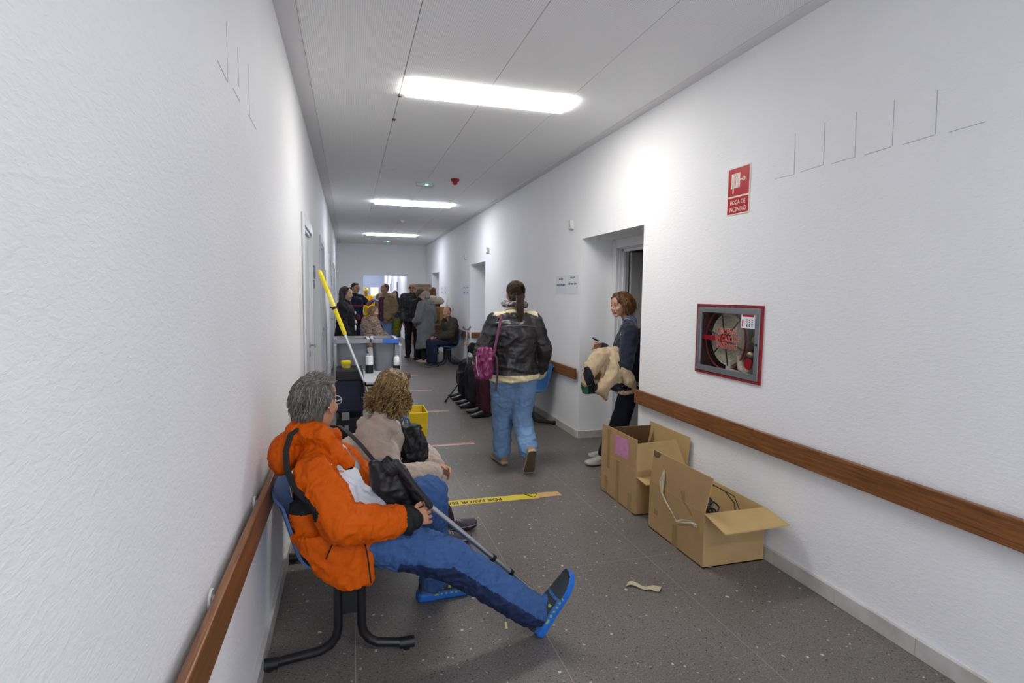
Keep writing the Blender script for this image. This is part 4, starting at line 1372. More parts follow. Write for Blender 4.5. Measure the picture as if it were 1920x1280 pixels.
def head_geo(g, c, R, k=1.0, fem=False):
    c = Vector(c)
    def E(p, r): g.ell(c + R @ (Vector(p) * k), [q * k for q in r], R, 18, 12)
    def Cc(a, b, ra, rb): cap(g, c + R @ (Vector(a) * k), c + R @ (Vector(b) * k), ra * k, rb * k, 10)
    E((0, -0.014, 0.030), (0.073, 0.094, 0.082))
    E((0, 0.030, -0.020), (0.058, 0.058, 0.082))
    E((0, 0.020, -0.058), (0.052 if fem else 0.057, 0.056, 0.045))
    E((0, 0.062, -0.092), (0.022 if fem else 0.027, 0.022, 0.018))
    for s in (-1, 1):
        E((s * 0.036, 0.062, -0.024), (0.022, 0.022, 0.024))
        E((s * 0.079, -0.008, -0.006), (0.008, 0.020, 0.033))
        Cc((s * 0.040, 0.076, 0.020), (s * 0.012, 0.086, 0.018), 0.008, 0.009)
        E((s * 0.011, 0.096, -0.032), (0.008, 0.010, 0.008))
    E((0, 0.072, 0.045), (0.045, 0.018, 0.035))
    Cc((0, 0.088, 0.010), (0, 0.104, -0.024), 0.008, 0.0115)
    Cc((-0.016, 0.083, -0.056), (0.016, 0.083, -0.056), 0.007, 0.007)
    Cc((-0.013, 0.082, -0.066), (0.013, 0.082, -0.066), 0.007, 0.007)

def frame_dirs(d, n):
    d = Vector(d).normalized(); n = Vector(n); n = (n - d * n.dot(d)).normalized()
    return d, n

def hand_geo(gp, fingers, w, d, n, side, curl=0.5, k=1.0, thumb_in=0.3, spread=0.06):
    """palm goes into gp (remeshed with the body), fingers into the list fingers (kept separate). n = way the palm faces"""
    w = Vector(w); d, n = frame_dirs(d, n)
    th = d.cross(n) * (1 if side == 'R' else -1)
    k = k * 0.95
    pal = [ering(w + d * (a * k), th * (hw * k), n * (ht * k), 14, 2.6) for a, hw, ht in ((-0.02, 0.026, 0.020), (0.01, 0.030, 0.018), (0.045, 0.039, 0.017), (0.078, 0.041, 0.014), (0.090, 0.036, 0.010))]
    gp.loft(pal)
    cap(gp, w + d * 0.02 * k + th * 0.022 * k, w + d * 0.05 * k + th * 0.034 * k + n * 0.006 * k, 0.014 * k, 0.012 * k, 8)
    Ls = (0.070, 0.078, 0.073, 0.058)
    for i in range(4):
        base = w + d * (0.080 * k) + th * ((0.030 - 0.0203 * i) * k)
        dd = (d + th * (spread * (1.5 - i))).normalized(); nn = (n - dd * n.dot(dd)).normalized()
        L_ = Ls[i] * k; p = base - dd * 0.012 * k; pts = [p]; ang = 0.0
        for frac, cm in ((0.5, 0.75), (0.3, 1.1), (0.24, 0.8)):
            ang += curl * cm * (1 + 0.06 * i)
            p = p + (dd * math.cos(ang) + nn * math.sin(ang)) * (L_ * frac + (0.012 * k if frac == 0.5 else 0)); pts.append(p)
        fingers.append((pts, [0.0098 * k, 0.0088 * k, 0.0078 * k, 0.0066 * k]))
    b0 = w + d * 0.028 * k + th * 0.030 * k
    t1 = (d * 0.72 + th * (0.68 - thumb_in) + n * (0.15 + thumb_in)).normalized()
    t2 = (d * 0.9 + th * (0.28 - thumb_in) + n * (0.2 + thumb_in)).normalized()
    fingers.append(([b0, b0 + t1 * 0.035 * k, b0 + t1 * 0.035 * k + t2 * 0.03 * k, b0 + t1 * 0.035 * k + t2 * 0.052 * k], [0.0125 * k, 0.0108 * k, 0.0095 * k, 0.0078 * k]))

def shoe(parent, ankle, d, upv, mats, k=1.0, sole=0.028, high=0.0, paint=None, origin=(0, 0, 0), voxel=0.007, name='shoe', slim=1.0):
    """ankle is the joint, d the way the toe points, upv the way out of the shoe"""
    a = Vector(ankle); d = Vector(d).normalized(); u_ = Vector(upv); u_ = (u_ - d * u_.dot(d)).normalized(); s_ = d.cross(u_)
    base = a - u_ * (0.088 * k)
    g = Geo()
    R_ = []
    for t, hw, top in ((-0.075, 0.018, 0.045), (-0.068, 0.030, 0.075), (-0.04, 0.036, 0.092 + high), (0.0, 0.037, 0.098 + high), (0.035, 0.038, 0.090), (0.08, 0.042, 0.070), (0.13, 0.047, 0.055), (0.17, 0.044, 0.048), (0.195, 0.034, 0.042), (0.208, 0.018, 0.034)):
        hw *= slim
        b = base + d * (t * k) + u_ * (0.010 * k)
        R_.append(ering(b + u_ * ((top * k - 0.01 * k) / 2), s_ * (hw * k), u_ * ((top - 0.01) * k / 2), 16, 2.8))
    g.loft(R_)
    cap(g, a - u_ * 0.02 * k, a + u_ * (0.035 + high) * k - d * 0.008 * k, 0.036 * k, 0.037 * k, 12)
    S_ = []
    for t, hw in ((-0.083, 0.02), (-0.074, 0.034), (-0.04, 0.040), (0.03, 0.039), (0.09, 0.046), (0.14, 0.050), (0.185, 0.045), (0.207, 0.033), (0.218, 0.018)):
        hw *= slim
        rise = 0.012 * max(0, (t - 0.12) / 0.1) ** 2
        b = base + d * (t * k) + u_ * (rise * k)
        S_.append([b + s_ * hw * k, b - s_ * hw * k, b - s_ * hw * k + u_ * sole * k, b + s_ * hw * k + u_ * sole * k])
    g.loft(S_)
    V, F = remesh(g, voxel, 2)
    c = fcent(V, F)
    B = np.array(base); loc = np.stack([(c - B) @ np.array(d), (c - B) @ np.array(s_), (c - B) @ np.array(u_)], 1) / k
    mi = np.where(loc[:, 2] < sole * 0.95 + 0.010 * np.clip((loc[:, 0] - 0.12) / 0.1, 0, 1) ** 2, 0, 1)
    if paint is not None: mi = paint(loc, mi)
    return mesh_obj(name, V, F, mats, mi, parent, origin)

# ---------------------------------------------------------------- joints
def axes(theta):
    return Vector((math.cos(theta), -math.sin(theta), 0)), Vector((math.sin(theta), math.cos(theta), 0))

def stand(x, y, theta, H, female=False, **ov):
    k = H / 1.70
    r, f_ = axes(theta)
    B = Vector((x, y, 0))
    def W(a, b, c): return B + r * (a * k) + f_ * (b * k) + Vector((0, 0, c * k))
    sh = 0.165 if female else 0.185
    J = dict(k=k, r=r, f=f_, base=B, W=W, head=W(0, 0.025, 1.585), face=f_, hup=Vector((0, 0, 1)), neck=W(0, -0.015, 1.435),
             sR=W(sh, -0.01, 1.385), sL=W(-sh, -0.01, 1.385), eR=W(sh + 0.055, -0.02, 1.10), eL=W(-sh - 0.055, -0.02, 1.10),
             wR=W(sh + 0.06, 0.07, 0.865), wL=W(-sh - 0.06, 0.07, 0.865), hipR=W(0.09, 0, 0.90), hipL=W(-0.09, 0, 0.90), mid=W(0, 0.01, 1.14),
             kR=W(0.095, 0.02, 0.49), kL=W(-0.095, 0.02, 0.49), aR=W(0.10, -0.02, 0.088), aL=W(-0.10, -0.02, 0.088), tR=f_ + r * 0.15, tL=f_ - r * 0.15,
             hdR=W(0, 0.2, -1) - B, hdL=W(0, 0.2, -1) - B, hnR=-r, hnL=r, cR=0.45, cL=0.45)
    J.update(ov)
    return J

def sit(x, y, theta, H, seat=0.43, female=False, **ov):
    k = H / 1.70
    r, f_ = axes(theta)
    B = Vector((x, y, 0))
    def W(a, b, c): return B + r * (a * k) + f_ * (b * k) + Vector((0, 0, seat + (c - 0.43) * k))
    def G(a, b, c): return B + r * (a * k) + f_ * (b * k) + Vector((0, 0, c))
    sh = 0.165 if female else 0.185
    J = dict(k=k, r=r, f=f_, base=B, W=W, G=G, head=W(0, 0.05, 1.165), face=f_, hup=Vector((0, 0, 1)), neck=W(0, -0.03, 1.015),
             sR=W(sh, -0.03, 0.965), sL=W(-sh, -0.03, 0.965), eR=W(sh + 0.05, 0.05, 0.70), eL=W(-sh - 0.05, 0.05, 0.70),
             wR=W(0.10, 0.27, 0.63), wL=W(-0.10, 0.27, 0.63), hipR=W(0.09, -0.02, 0.525), hipL=W(-0.09, -0.02, 0.525), mid=W(0, -0.05, 0.74),
             kR=W(0.11, 0.40, 0.515), kL=W(-0.11, 0.40, 0.515), aR=G(0.11, 0.40, 0.088), aL=G(-0.11, 0.40, 0.088), tR=f_ + r * 0.15, tL=f_ - r * 0.15,
             hdR=f_ - r * 0.4, hdL=f_ + r * 0.4, hnR=Vector((0, 0, -1)), hnL=Vector((0, 0, -1)), cR=0.5, cL=0.5)
    J.update(ov)
    return J

def bez(a, m_, b, t):
    # passes through the middle point at t = 0.5
    c = m_ * 2 - (a + b) / 2
    return a * (1 - t) ** 2 + c * (2 * t * (1 - t)) + b * t * t

TORSO = [(0.0, 0.168, 0.125), (0.16, 0.160, 0.118), (0.36, 0.142, 0.106), (0.58, 0.152, 0.112), (0.78, 0.170, 0.116), (0.92, 0.158, 0.098), (1.0, 0.128, 0.075)]
def torso(g, J, off=0.0, gw=1.0, gd=1.0, t0=None, hem=0.0, hemw=0.0, hemdir=None, t1=1.0):
    k = J['k']
    hc = (Vector(J['hipR']) + Vector(J['hipL'])) / 2; sc = (Vector(J['sR']) + Vector(J['sL'])) / 2
    rh = (Vector(J['hipR']) - Vector(J['hipL'])).normalized(); rs = (Vector(J['sR']) - Vector(J['sL'])).normalized()
    m_ = Vector(J['mid'])
    rings = []
    def axis(t):
        tg = (bez(hc, m_, sc, min(t + 0.05, 1.05)) - bez(hc, m_, sc, t - 0.05)).normalized()
        rr = (rh * (1 - t) + rs * t).normalized(); rr = (rr - tg * rr.dot(tg)).normalized()
        return rr, rr.cross(tg) * -1
    if hem:
        rr, dd = axis(0.0)
        dn = Vector(hemdir).normalized() if hemdir is not None else Vector((0, 0, -1))
        for s in (1.0, 0.6, 0.25):
            wv = TORSO[0][1] * gw * k + off + hemw * s; dv_ = TORSO[0][2] * gd * k + off + hemw * s
            rings.append(ering(hc + dn * (hem * s), rr * wv, dd * dv_))
    for t, wv, dv_ in TORSO:
        if t0 is not None and t < t0: continue
        if t > t1: continue
        rr, dd = axis(t)
        rings.append(ering(bez(hc, m_, sc, t), rr * (wv * gw * k + off), dd * (dv_ * gd * k + off)))
    g.loft(rings)

def arm(g, J, s, off=0.0, r=(0.060, 0.050, 0.047, 0.034), end=1.0, gw=1.0):
    k = J['k']; S, E_, W_ = Vector(J['s' + s]), Vector(J['e' + s]), Vector(J['w' + s])
    rr = [q * k * gw + off for q in r]
    if end < 0.05:                      # short sleeve
        return cap(g, S, lerp(S, E_, 0.6), rr[0], rr[1] + 0.006)
    cap(g, S, E_, rr[0], rr[1])
    w_ = lerp(E_, W_, end)
    cap(g, E_, lerp(E_, w_, 0.35), rr[1], rr[2]); cap(g, lerp(E_, w_, 0.35), w_, rr[2], rr[3])

def leg(g, J, s, off=0.0, r=(0.088, 0.074, 0.058, 0.055, 0.040), end=1.0, gw=1.0):
    k = J['k']; Hh, K_, A_ = Vector(J['hip' + s]), Vector(J['k' + s]), Vector(J['a' + s])
    rr = [q * k * gw + off for q in r]
    A2 = lerp(K_, A_, end)
    chain(g, [Hh, lerp(Hh, K_, 0.5), K_], rr[:3])
    back = (A_ - K_).cross(Vector(J['hipR']) - Vector(J['hipL'])).normalized()
    calf = lerp(K_, A2, 0.32)
    chain(g, [K_, calf, A2], rr[2:])

SKINM = {}
def skin_mats(tone, lips, brow, iris='#3a2a1c'):
    s = mat('skin_' + tone[1:], tone, 0.5, 0, 0.35, var=(30, tone, 0.2), bump=(120, 0.08, 0.002))
    return [s, mat('lips_' + lips[1:], lips, 0.45), mat('eye_white', '#d9d4cd', 0.25), mat('iris_' + iris[1:], iris, 0.2), mat('brow_' + brow[1:], brow, 0.7)]

def person(label, J, tone='#c08f72', lips='#a8665c', brow='#3a2a20', fem=False, vox=0.011, hvox=0.0055, extra=None, gw=1.0, hk=1.0, fingers_on=True):
    """the body: one continuous skin mesh, the top-level object"""
    k = J['k']
    g = Geo()
    torso(g, J, -0.012, gw, gw)
    hc = (Vector(J['hipR']) + Vector(J['hipL'])) / 2
    g.ell(hc, (0.12 * k, 0.12 * k, 0.10 * k))
    fl = []
    for s in 'RL':
        arm(g, J, s); leg(g, J, s, -0.012)
        A_ = Vector(J['a' + s]); d = Vector(J['t' + s]).normalized(); u_ = Vector(J.get('u' + s, (0, 0, 1))); u_ = (u_ - d * u_.dot(d)).normalized()
        chain(g, [A_ - u_ * 0.045 * k - d * 0.04 * k, A_ - u_ * 0.05 * k + d * 0.12 * k], [0.022 * k, 0.02 * k], 8)
        cap(g, A_, A_ - u_ * 0.045 * k, 0.03 * k, 0.022 * k)
        hand_geo(g, fl, J['w' + s], J['hd' + s], J['hn' + s], s, J['c' + s], k, J.get('ti' + s, 0.3))
    R = head_frame(J['face'], J['hup'])
    hd = Vector(J['head'])
    nk = Vector(J['neck'])
    cap(g, nk - Vector((0, 0, 0.02)) * k, hd + R @ Vector((0, -0.022, -0.06)) * k, (0.056 if not fem else 0.049) * k, (0.050 if not fem else 0.044) * k)
    cap(g, nk + (Vector(J['sR']) - nk) * 0.6, nk + (Vector(J['sL']) - nk) * 0.6, 0.045 * k, 0.045 * k)
    if extra: extra(g)
    V, F = remesh(g, vox, 4)
    gh = Geo()
    head_geo(gh, hd, R, k * hk, fem)
    V2, F2 = remesh(gh, hvox * k, 5)
    c2 = (fcent(V2, F2) - np.array(hd)) @ np.array(R) / (k * hk)
    lip = (np.abs(c2[:, 0]) < 0.024) & (c2[:, 2] > -0.071) & (c2[:, 2] < -0.051) & (c2[:, 1] > 0.075)
    parts_V = [V, V2]; parts_F = [[list(f) for f in F], [list(f) for f in (F2 + len(V))]]
    mi = [np.zeros(len(F), int), lip.astype(int)]
    n0 = len(V) + len(V2)
    g2 = Geo()
    for pts, rad in fl:
        for i in range(len(pts) - 1): cap(g2, pts[i], pts[i + 1], rad[i], rad[i + 1], 9, 0)
    for s in (-1, 1):
        ec = hd + R @ (Vector((s * 0.030, 0.0775, 0.004)) * k * hk)
        g2.ell(ec, (0.0125 * k, 0.0095 * k, 0.0072 * k), R, 12, 8, 2)
        g2.ell(ec + R @ Vector((0, 0.0062, 0)) * k, (0.0056 * k, 0.0040 * k, 0.0056 * k), R, 10, 6, 3)
        P_ = [hd + R @ (Vector(q) * k * hk) for q in ((s * 0.047, 0.074, 0.022), (s * 0.030, 0.088, 0.028), (s * 0.012, 0.094, 0.024))]
        g2.tube(P_, [0.002 * k, 0.0036 * k, 0.003 * k], 6, 4)
        P_ = [hd + R @ (Vector(q) * k * hk) for q in ((s * 0.044, 0.078, 0.007), (s * 0.030, 0.0875, 0.0118), (s * 0.017, 0.086, 0.007))]
        g2.tube(P_, [0.0015 * k, 0.0022 * k, 0.0015 * k], 6, 4)
    parts_V.append(np.array(g2.V)); parts_F.append([[q + n0 for q in f] for f in g2.F]); mi.append(np.array(g2.M))
    Vall = np.concatenate(parts_V); Fall = [tuple(f) for pf in parts_F for f in pf]
    o = mesh_obj('person', Vall, Fall, skin_mats(tone, lips, brow), np.concatenate(mi), None, J['base'])
    tag(o, label, 'person')
    J['R'] = R; J['obj'] = o; J['hk'] = hk
    return o

def top(J, name, mt, off=0.02, hem=0.0, hemw=0.0, gw=1.0, gd=1.0, sleeve=1.0, vox=0.012, amp=0.008, scale=11, collar=0.03, extra=None, paint=None, seed=1, t0=None, sleeves='RL', hemdir=None, armr=None, smooth=5, stretch=(1, 1, 1), soff=None, cut=None):
    g = Geo(); k = J['k']
    torso(g, J, off, gw, gd, t0, hem, hemw, hemdir)
    for s in sleeves:
        arm(g, J, s, off * 0.8 if soff is None else soff, armr or (0.064, 0.056, 0.052, 0.040), sleeve)
        cap(g, lerp(J['neck'], J['s' + s], 0.35), J['s' + s], 0.05 * k + off * 0.5, 0.058 * k + off * 0.8)
    if collar:
        nk = Vector(J['neck']); hd = Vector(J['head']); dn = (hd - nk).normalized()
        cap(g, nk - dn * 0.03 * k, nk + dn * collar * k, 0.068 * k, 0.058 * k)
    if extra: extra(g)
    return soft(name, g, mt, J['obj'], vox, smooth, amp, scale, stretch, seed, paint, J['base'], cut)

def trousers(J, name, mt, off=0.012, end=0.97, vox=0.012, amp=0.007, scale=12, gw=1.0, t1=0.3, r=(0.090, 0.078, 0.064, 0.062, 0.054), extra=None, paint=None, seed=3, stretch=(1, 1, 1), smooth=4, tgd=1.0):
    g = Geo(); k = J['k']
    hc = (Vector(J['hipR']) + Vector(J['hipL'])) / 2
    torso(g, J, off * 0.6, gw, gw * tgd, None, 0, 0, None, t1)
    g.ell(hc, (0.14 * k * gw, 0.13 * k * gw, 0.11 * k))
    for s in 'RL': leg(g, J, s, off, r, end, gw)
    if extra: extra(g)
    return soft(name, g, mt, J['obj'], vox, smooth, amp, scale, stretch, seed, paint, J['base'])

def hair(J, mt, shapes, vox=0.008, amp=0.012, scale=45, stretch=(1, 1, 0.35), name='hair', seed=2, smooth=3):
    """shapes in head space: ('e', centre, radii) or ('c', a, b, ra, rb)"""
    g = Geo(); R, k, c = J['R'], J['k'] * J['hk'], Vector(J['head'])
    for s in shapes:
        if s[0] == 'e': g.ell(c + R @ (Vector(s[1]) * k), [q * k for q in s[2]], R, 18, 12)
        else: cap(g, c + R @ (Vector(s[1]) * k), c + R @ (Vector(s[2]) * k), s[3] * k, s[4] * k, 12)
    return soft(name, g, mt, J['obj'], vox, smooth, amp, scale, stretch, seed, None, J['base'])

SHORT = [('e', (0, -0.030, 0.038), (0.080, 0.090, 0.086)), ('e', (0, -0.055, 0.0), (0.070, 0.058, 0.07))]
LONGH = [('e', (0, -0.026, 0.036), (0.084, 0.094, 0.088)), ('e', (0, -0.05, -0.02), (0.078, 0.062, 0.09)), ('c', (-0.07, -0.01, 0.01), (-0.078, 0.0, -0.16), 0.026, 0.028),
         ('c', (0.07, -0.01, 0.01), (0.078, 0.0, -0.16), 0.026, 0.028), ('c', (0, -0.07, 0), (0, -0.075, -0.2), 0.06, 0.045), ('c', (-0.03, 0.045, 0.095), (-0.075, 0.03, 0.01), 0.018, 0.018), ('c', (0.03, 0.045, 0.095), (0.075, 0.03, 0.01), 0.018, 0.018)]
BOB = [('e', (0, -0.026, 0.04), (0.088, 0.096, 0.09)), ('e', (0, -0.05, -0.02), (0.085, 0.07, 0.09)), ('c', (-0.072, 0.0, 0.02), (-0.08, 0.0, -0.07), 0.03, 0.028), ('c', (0.072, 0.0, 0.02), (0.08, 0.0, -0.07), 0.03, 0.028),
       ('c', (-0.035, 0.038, 0.098), (0.035, 0.038, 0.098), 0.024, 0.024), ('c', (-0.04, 0.05, 0.088), (-0.072, 0.028, 0.03), 0.017, 0.018), ('c', (0.04, 0.05, 0.088), (0.072, 0.028, 0.03), 0.017, 0.018)]

def strand_mesh(name, lines, mt, parent, r0=0.0016, r1=0.0005, origin=(0, 0, 0), seg=3):
    g = Geo()
    for ln_ in lines:
        n = len(ln_)
        g.tube(ln_, [r0 + (r1 - r0) * i / (n - 1) for i in range(n)], seg, cap=False)
    mi = None
    mats = as_list(mt)
    if len(mats) > 1:
        rnd = random.Random(5); mi = []
        for ln_ in lines:
            q = rnd.randrange(len(mats)); mi += [q] * ((len(ln_) - 1) * seg)
    return mesh_obj(name, np.array(g.V), g.F, mats, mi, parent, origin)

def shoes(J, mats, sole=0.028, high=0.0, k=None, paint=None, vox=0.009, slim=1.0):
    for s in 'RL':
        shoe(J['obj'], J['a' + s], J['t' + s], J.get('u' + s, (0, 0, 1)), mats, (k or J['k']), sole, high, paint, J['base'], vox, 'shoe', slim)

# ================================================================== fabrics
def cloth(name, a, b=None, rough=0.8, bump=(260, 0.25, 0.002), var=None, sheen=0.0, spec=0.25, vs=9):
    return mat(name, a, rough, 0, spec, var or (vs, b or a, 0.3), bump, sheen=sheen)
ORANGE = cloth('orange_shell', '#d25a04', '#be4e02', 0.7, (38, 0.45, 0.006), spec=0.15)
BLACKC = cloth('black_cloth', '#191919', '#202022', 0.75)
WHITET = cloth('white_tee', '#e3e4ea', '#cfd2da', 0.8, (60, 0.2, 0.004))
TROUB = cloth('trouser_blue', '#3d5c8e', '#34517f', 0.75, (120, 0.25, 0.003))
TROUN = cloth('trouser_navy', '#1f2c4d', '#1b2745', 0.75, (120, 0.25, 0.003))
SOLEB = mat('sole_blue', '#1f66c0', 0.45)
SHOEB = mat('shoe_blue', '#2f6db4', 0.6, var=(60, '#27507f', 0.2), bump=(300, 0.3, 0.002))
SHOED = mat('shoe_dark', '#2c3138', 0.7, bump=(350, 0.4, 0.002))
LIME = mat('shoe_lime', '#8fa35c', 0.5)
ORDIAL = mat('shoe_dial', '#d98f2c', 0.5)
LEATHER = mat('black_leather', '#17171a', 0.48, 0, 0.5, bump=(45, 0.35, 0.004))
STRAPB = mat('strap_black', '#1c1c1f', 0.7)

# ------------------------------------------------ man in the orange jacket
M = sit(0.03, 2.37, math.pi / 2, 1.62)
M.update(k=0.95, head=Vector((-0.136, 2.360, 1.015)), face=Vector((0.53, 0.85, -0.02)), neck=Vector((-0.149, 2.360, 0.862)),
         sR=Vector((-0.133, 2.190, 0.772)), sL=Vector((-0.045, 2.530, 0.717)), eR=Vector((-0.041, 2.100, 0.601)), wR=Vector((0.220, 2.200, 0.554)),
         eL=Vector((0.130, 2.600, 0.479)), wL=Vector((0.233, 2.460, 0.571)), hipR=Vector((0.055, 2.27, 0.475)), hipL=Vector((0.055, 2.45, 0.475)), mid=Vector((-0.075, 2.36, 0.615)),
         kR=Vector((0.388, 2.200, 0.370)), aR=Vector((0.735, 2.155, 0.118)), kL=Vector((0.344, 2.520, 0.539)), aL=Vector((0.375, 2.585, 0.092)),
         tR=Vector((0.50, -0.06, 0.86)), uR=Vector((-0.86, 0, 0.5)), tL=Vector((1, 0.12, 0)), uL=Vector((0, 0, 1)),
         hdR=Vector((0.95, 0.25, 0.1)), hnR=Vector((-0.1, 0.9, -0.45)), hdL=Vector((0.8, -0.55, -0.25)), hnL=Vector((-0.3, -0.5, -0.8)), cR=0.75, cL=0.6, tiR=0.1)
person('seated grey-haired man in orange jacket with one leg stretched out', M, '#b98566', '#9a6052', '#6a6660', vox=0.009, hvox=0.0042, hk=1.04, gw=0.9)
Mo, Mb = M['obj'], M['base']
SCm = np.array((Vector(M['sR']) + Vector(M['sL'])) / 2); HCm = np.array((Vector(M['hipR']) + Vector(M['hipL'])) / 2)
def man_cut(c):
    ax = SCm - HCm; t_ = ((c - HCm) @ ax) / (ax @ ax)
    sp = HCm + t_[:, None] * ax
    fw = np.array((0.95, 0.0, 0.30)); d = c - sp
    return (d @ fw > 0.028) & (np.abs(c[:, 1] - 2.365) < 0.115) & (t_ < 1.12) & (t_ > -0.2)
eRm, wRm, sRm = np.array(M['eR']), np.array(M['wR']), np.array(M['sR'])
def seg_t(c, a, b):
    ax = b - a; t_ = ((c - a) @ ax) / (ax @ ax)
    dist = np.linalg.norm(c - (a + np.clip(t_, 0, 1)[:, None] * ax), axis=1)
    return t_, dist
eLm, wLm = np.array(M['eL']), np.array(M['wL'])
pan = np.array((-0.170, 2.155, 0.674))
def man_paint(c):
    t_, d = seg_t(c, eRm, wRm); t2, d2 = seg_t(c, eLm, wLm)
    ta, da = seg_t(c, sRm, eRm)
    mi = np.zeros(len(c), int)
    mi[((t_ > 0.86) & (d < 0.09)) | ((t2 > 0.86) & (d2 < 0.09))] = 1
    q = c - pan
    mi[(np.abs(q[:, 2]) < 0.045) & (np.abs(q[:, 0] - 0.3 * q[:, 2]) < 0.055 + 0.5 * q[:, 2] * 0) & (c[:, 1] < 2.30) & (da > 0.072) & (q[:, 0] + q[:, 2] * 0.9 < 0.05)] = 1
    fr = np.array((-0.006, 2.220, 0.753)) - c
    mi[(np.linalg.norm(fr, axis=1) < 0.03)] = 1
    return mi
def man_extra(g):
    # hood, skirt of the jacket over the seat edge
    g.ell((-0.255, 2.360, 0.820), (0.062, 0.125, 0.085), Matrix.Rotation(0.25, 3, 'Y'))
    cap(g, (-0.196, 2.300, 0.910), (-0.123, 2.260, 0.916), 0.05, 0.045); cap(g, (-0.206, 2.420, 0.881), (-0.076, 2.480, 0.845), 0.05, 0.035); cap(g, (-0.200, 2.300, 0.910), (-0.210, 2.420, 0.886), 0.05, 0.05)
    cap(g, (-0.108, 2.235, 0.915), (-0.020, 2.240, 0.795), 0.034, 0.03)
    g.loft([ering((-0.111, 2.200, 0.567), (0.115, 0.01, 0.02), (0, 0.09, 0)), ering((-0.059, 2.170, 0.447), (0.10, 0, 0.02), (0, 0.055, 0)), ering((-0.025, 2.155, 0.379), (0.075, 0.0, 0.015), (0, 0.035, 0)), ering((0.011, 2.145, 0.332), (0.045, 0, 0.01), (0, 0.025, 0))])
    cap(g, (0.027, 2.210, 0.515), (0.051, 2.150, 0.356), 0.045, 0.026)
    cap(g, (-0.180, 2.220, 0.619), (-0.104, 2.200, 0.406), 0.06, 0.045)
top(M, 'jacket', [ORANGE, BLACKC], 0.022, gw=1.02, gd=1.0, sleeve=0.97, vox=0.0058, amp=0.0095, scale=24, stretch=(1, 1, 0.6), collar=0.02, extra=man_extra, paint=man_paint, cut=man_cut, armr=(0.068, 0.060, 0.058, 0.042), smooth=6, seed=4, t0=0.0)
g = Geo(); torso(g, M, 0.014, 1.0, 1.10); cap(g, lerp(M['neck'], M['sR'], 0.2), lerp(M['neck'], M['sL'], 0.2), 0.058, 0.058)
cap(g, lerp(M['neck'], M['sR'], 0.7), lerp(M['neck'], M['sL'], 0.7), 0.060, 0.060)
for s in 'RL': cap(g, M['s' + s], lerp(M['s' + s], M['e' + s], 0.5), 0.070, 0.062)
g.ell((0.063, 2.360, 0.540), (0.075, 0.10, 0.075))
soft('t_shirt', g, [WHITET, mat('collar_blue', '#2f59a8', 0.7)], Mo, 0.009, 5, 0.009, 15, seed=9, origin=Mb,
     paint=lambda c: (np.linalg.norm(c - np.array(M['neck']), axis=1) < 0.082).astype(int))
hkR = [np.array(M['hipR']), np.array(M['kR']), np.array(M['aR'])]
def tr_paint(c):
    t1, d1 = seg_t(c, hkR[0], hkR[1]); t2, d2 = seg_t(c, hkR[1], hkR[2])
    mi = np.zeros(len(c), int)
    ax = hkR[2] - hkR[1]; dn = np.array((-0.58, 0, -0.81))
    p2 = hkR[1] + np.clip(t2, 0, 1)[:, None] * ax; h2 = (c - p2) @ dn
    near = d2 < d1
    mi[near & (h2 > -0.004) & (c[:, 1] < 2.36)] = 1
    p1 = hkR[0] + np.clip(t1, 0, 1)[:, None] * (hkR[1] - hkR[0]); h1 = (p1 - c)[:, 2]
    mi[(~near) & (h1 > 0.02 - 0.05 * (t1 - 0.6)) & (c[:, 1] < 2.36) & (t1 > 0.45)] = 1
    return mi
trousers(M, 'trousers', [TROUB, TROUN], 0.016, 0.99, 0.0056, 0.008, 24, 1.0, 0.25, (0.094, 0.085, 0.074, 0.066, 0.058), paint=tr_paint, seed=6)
def mshoe(loc, mi):
    a, s_, z_ = loc[:, 0], loc[:, 1], loc[:, 2]
    out = np.where(mi == 0, 0, 1)
    out[(mi == 1) & (a > 0.11) & (z_ > 0.030)] = 2
    out[(mi == 1) & (a > -0.02) & (a < 0.10) & (z_ > 0.04) & (z_ < 0.068)] = 2
    out[(z_ > 0.020) & (z_ < 0.030) & (a > -0.01) & (a < 0.12) & ((a * 90).astype(int) % 2 == 0)] = 3
    out[(mi == 1) & (np.abs(s_) < 0.012) & (a > 0.03) & (a < 0.06) & (z_ > 0.068)] = 4
    out[(mi == 1) & (np.abs(z_ - 0.055) < 0.006) & ((np.abs(a - 0.03) < 0.006) | (np.abs(a - 0.065) < 0.006))] = 3
    out[(mi == 1) & (a < -0.045) & (z_ > 0.05)] = 2
    return out
shoes(M, [SOLEB, SHOEB, SHOED, LIME, ORDIAL], 0.032, 0.0, 1.02, mshoe, 0.0045)
# bag strap over the jacket, zips
def strap(name, pts, w, t, mt, parent, origin, nrm=(0, -1, 0)):
    g = Geo(); R_ = []
    P_ = [Vector(p) for p in pts]
    for i, p in enumerate(P_):
        tg = (P_[min(i + 1, len(P_) - 1)] - P_[max(i - 1, 0)]).normalized()
        n_ = Vector(nrm[i]) if isinstance(nrm, list) else Vector(nrm)
        n_ = (n_ - tg * n_.dot(tg)).normalized(); s_ = tg.cross(n_)
        R_.append(ering(p, s_ * (w / 2), n_ * (t / 2), 8, 3.5))
    g.loft(R_)
    return g.build(name, mt, parent, smooth=True, origin=origin)
strap('bag_strap', [(-0.193, 2.270, 0.943), (-0.225, 2.250, 0.918), (-0.238, 2.200, 0.870), (-0.232, 2.165, 0.809), (-0.205, 2.140, 0.744), (-0.162, 2.125, 0.699)], 0.026, 0.012, STRAPB, Mo, Mb, [(-.3, -.6, .7), (-.5, -.6, .5), (-.6, -.8, .1), (-.5, -.9, 0), (-.3, -.95, 0), (-.2, -1, 0)])
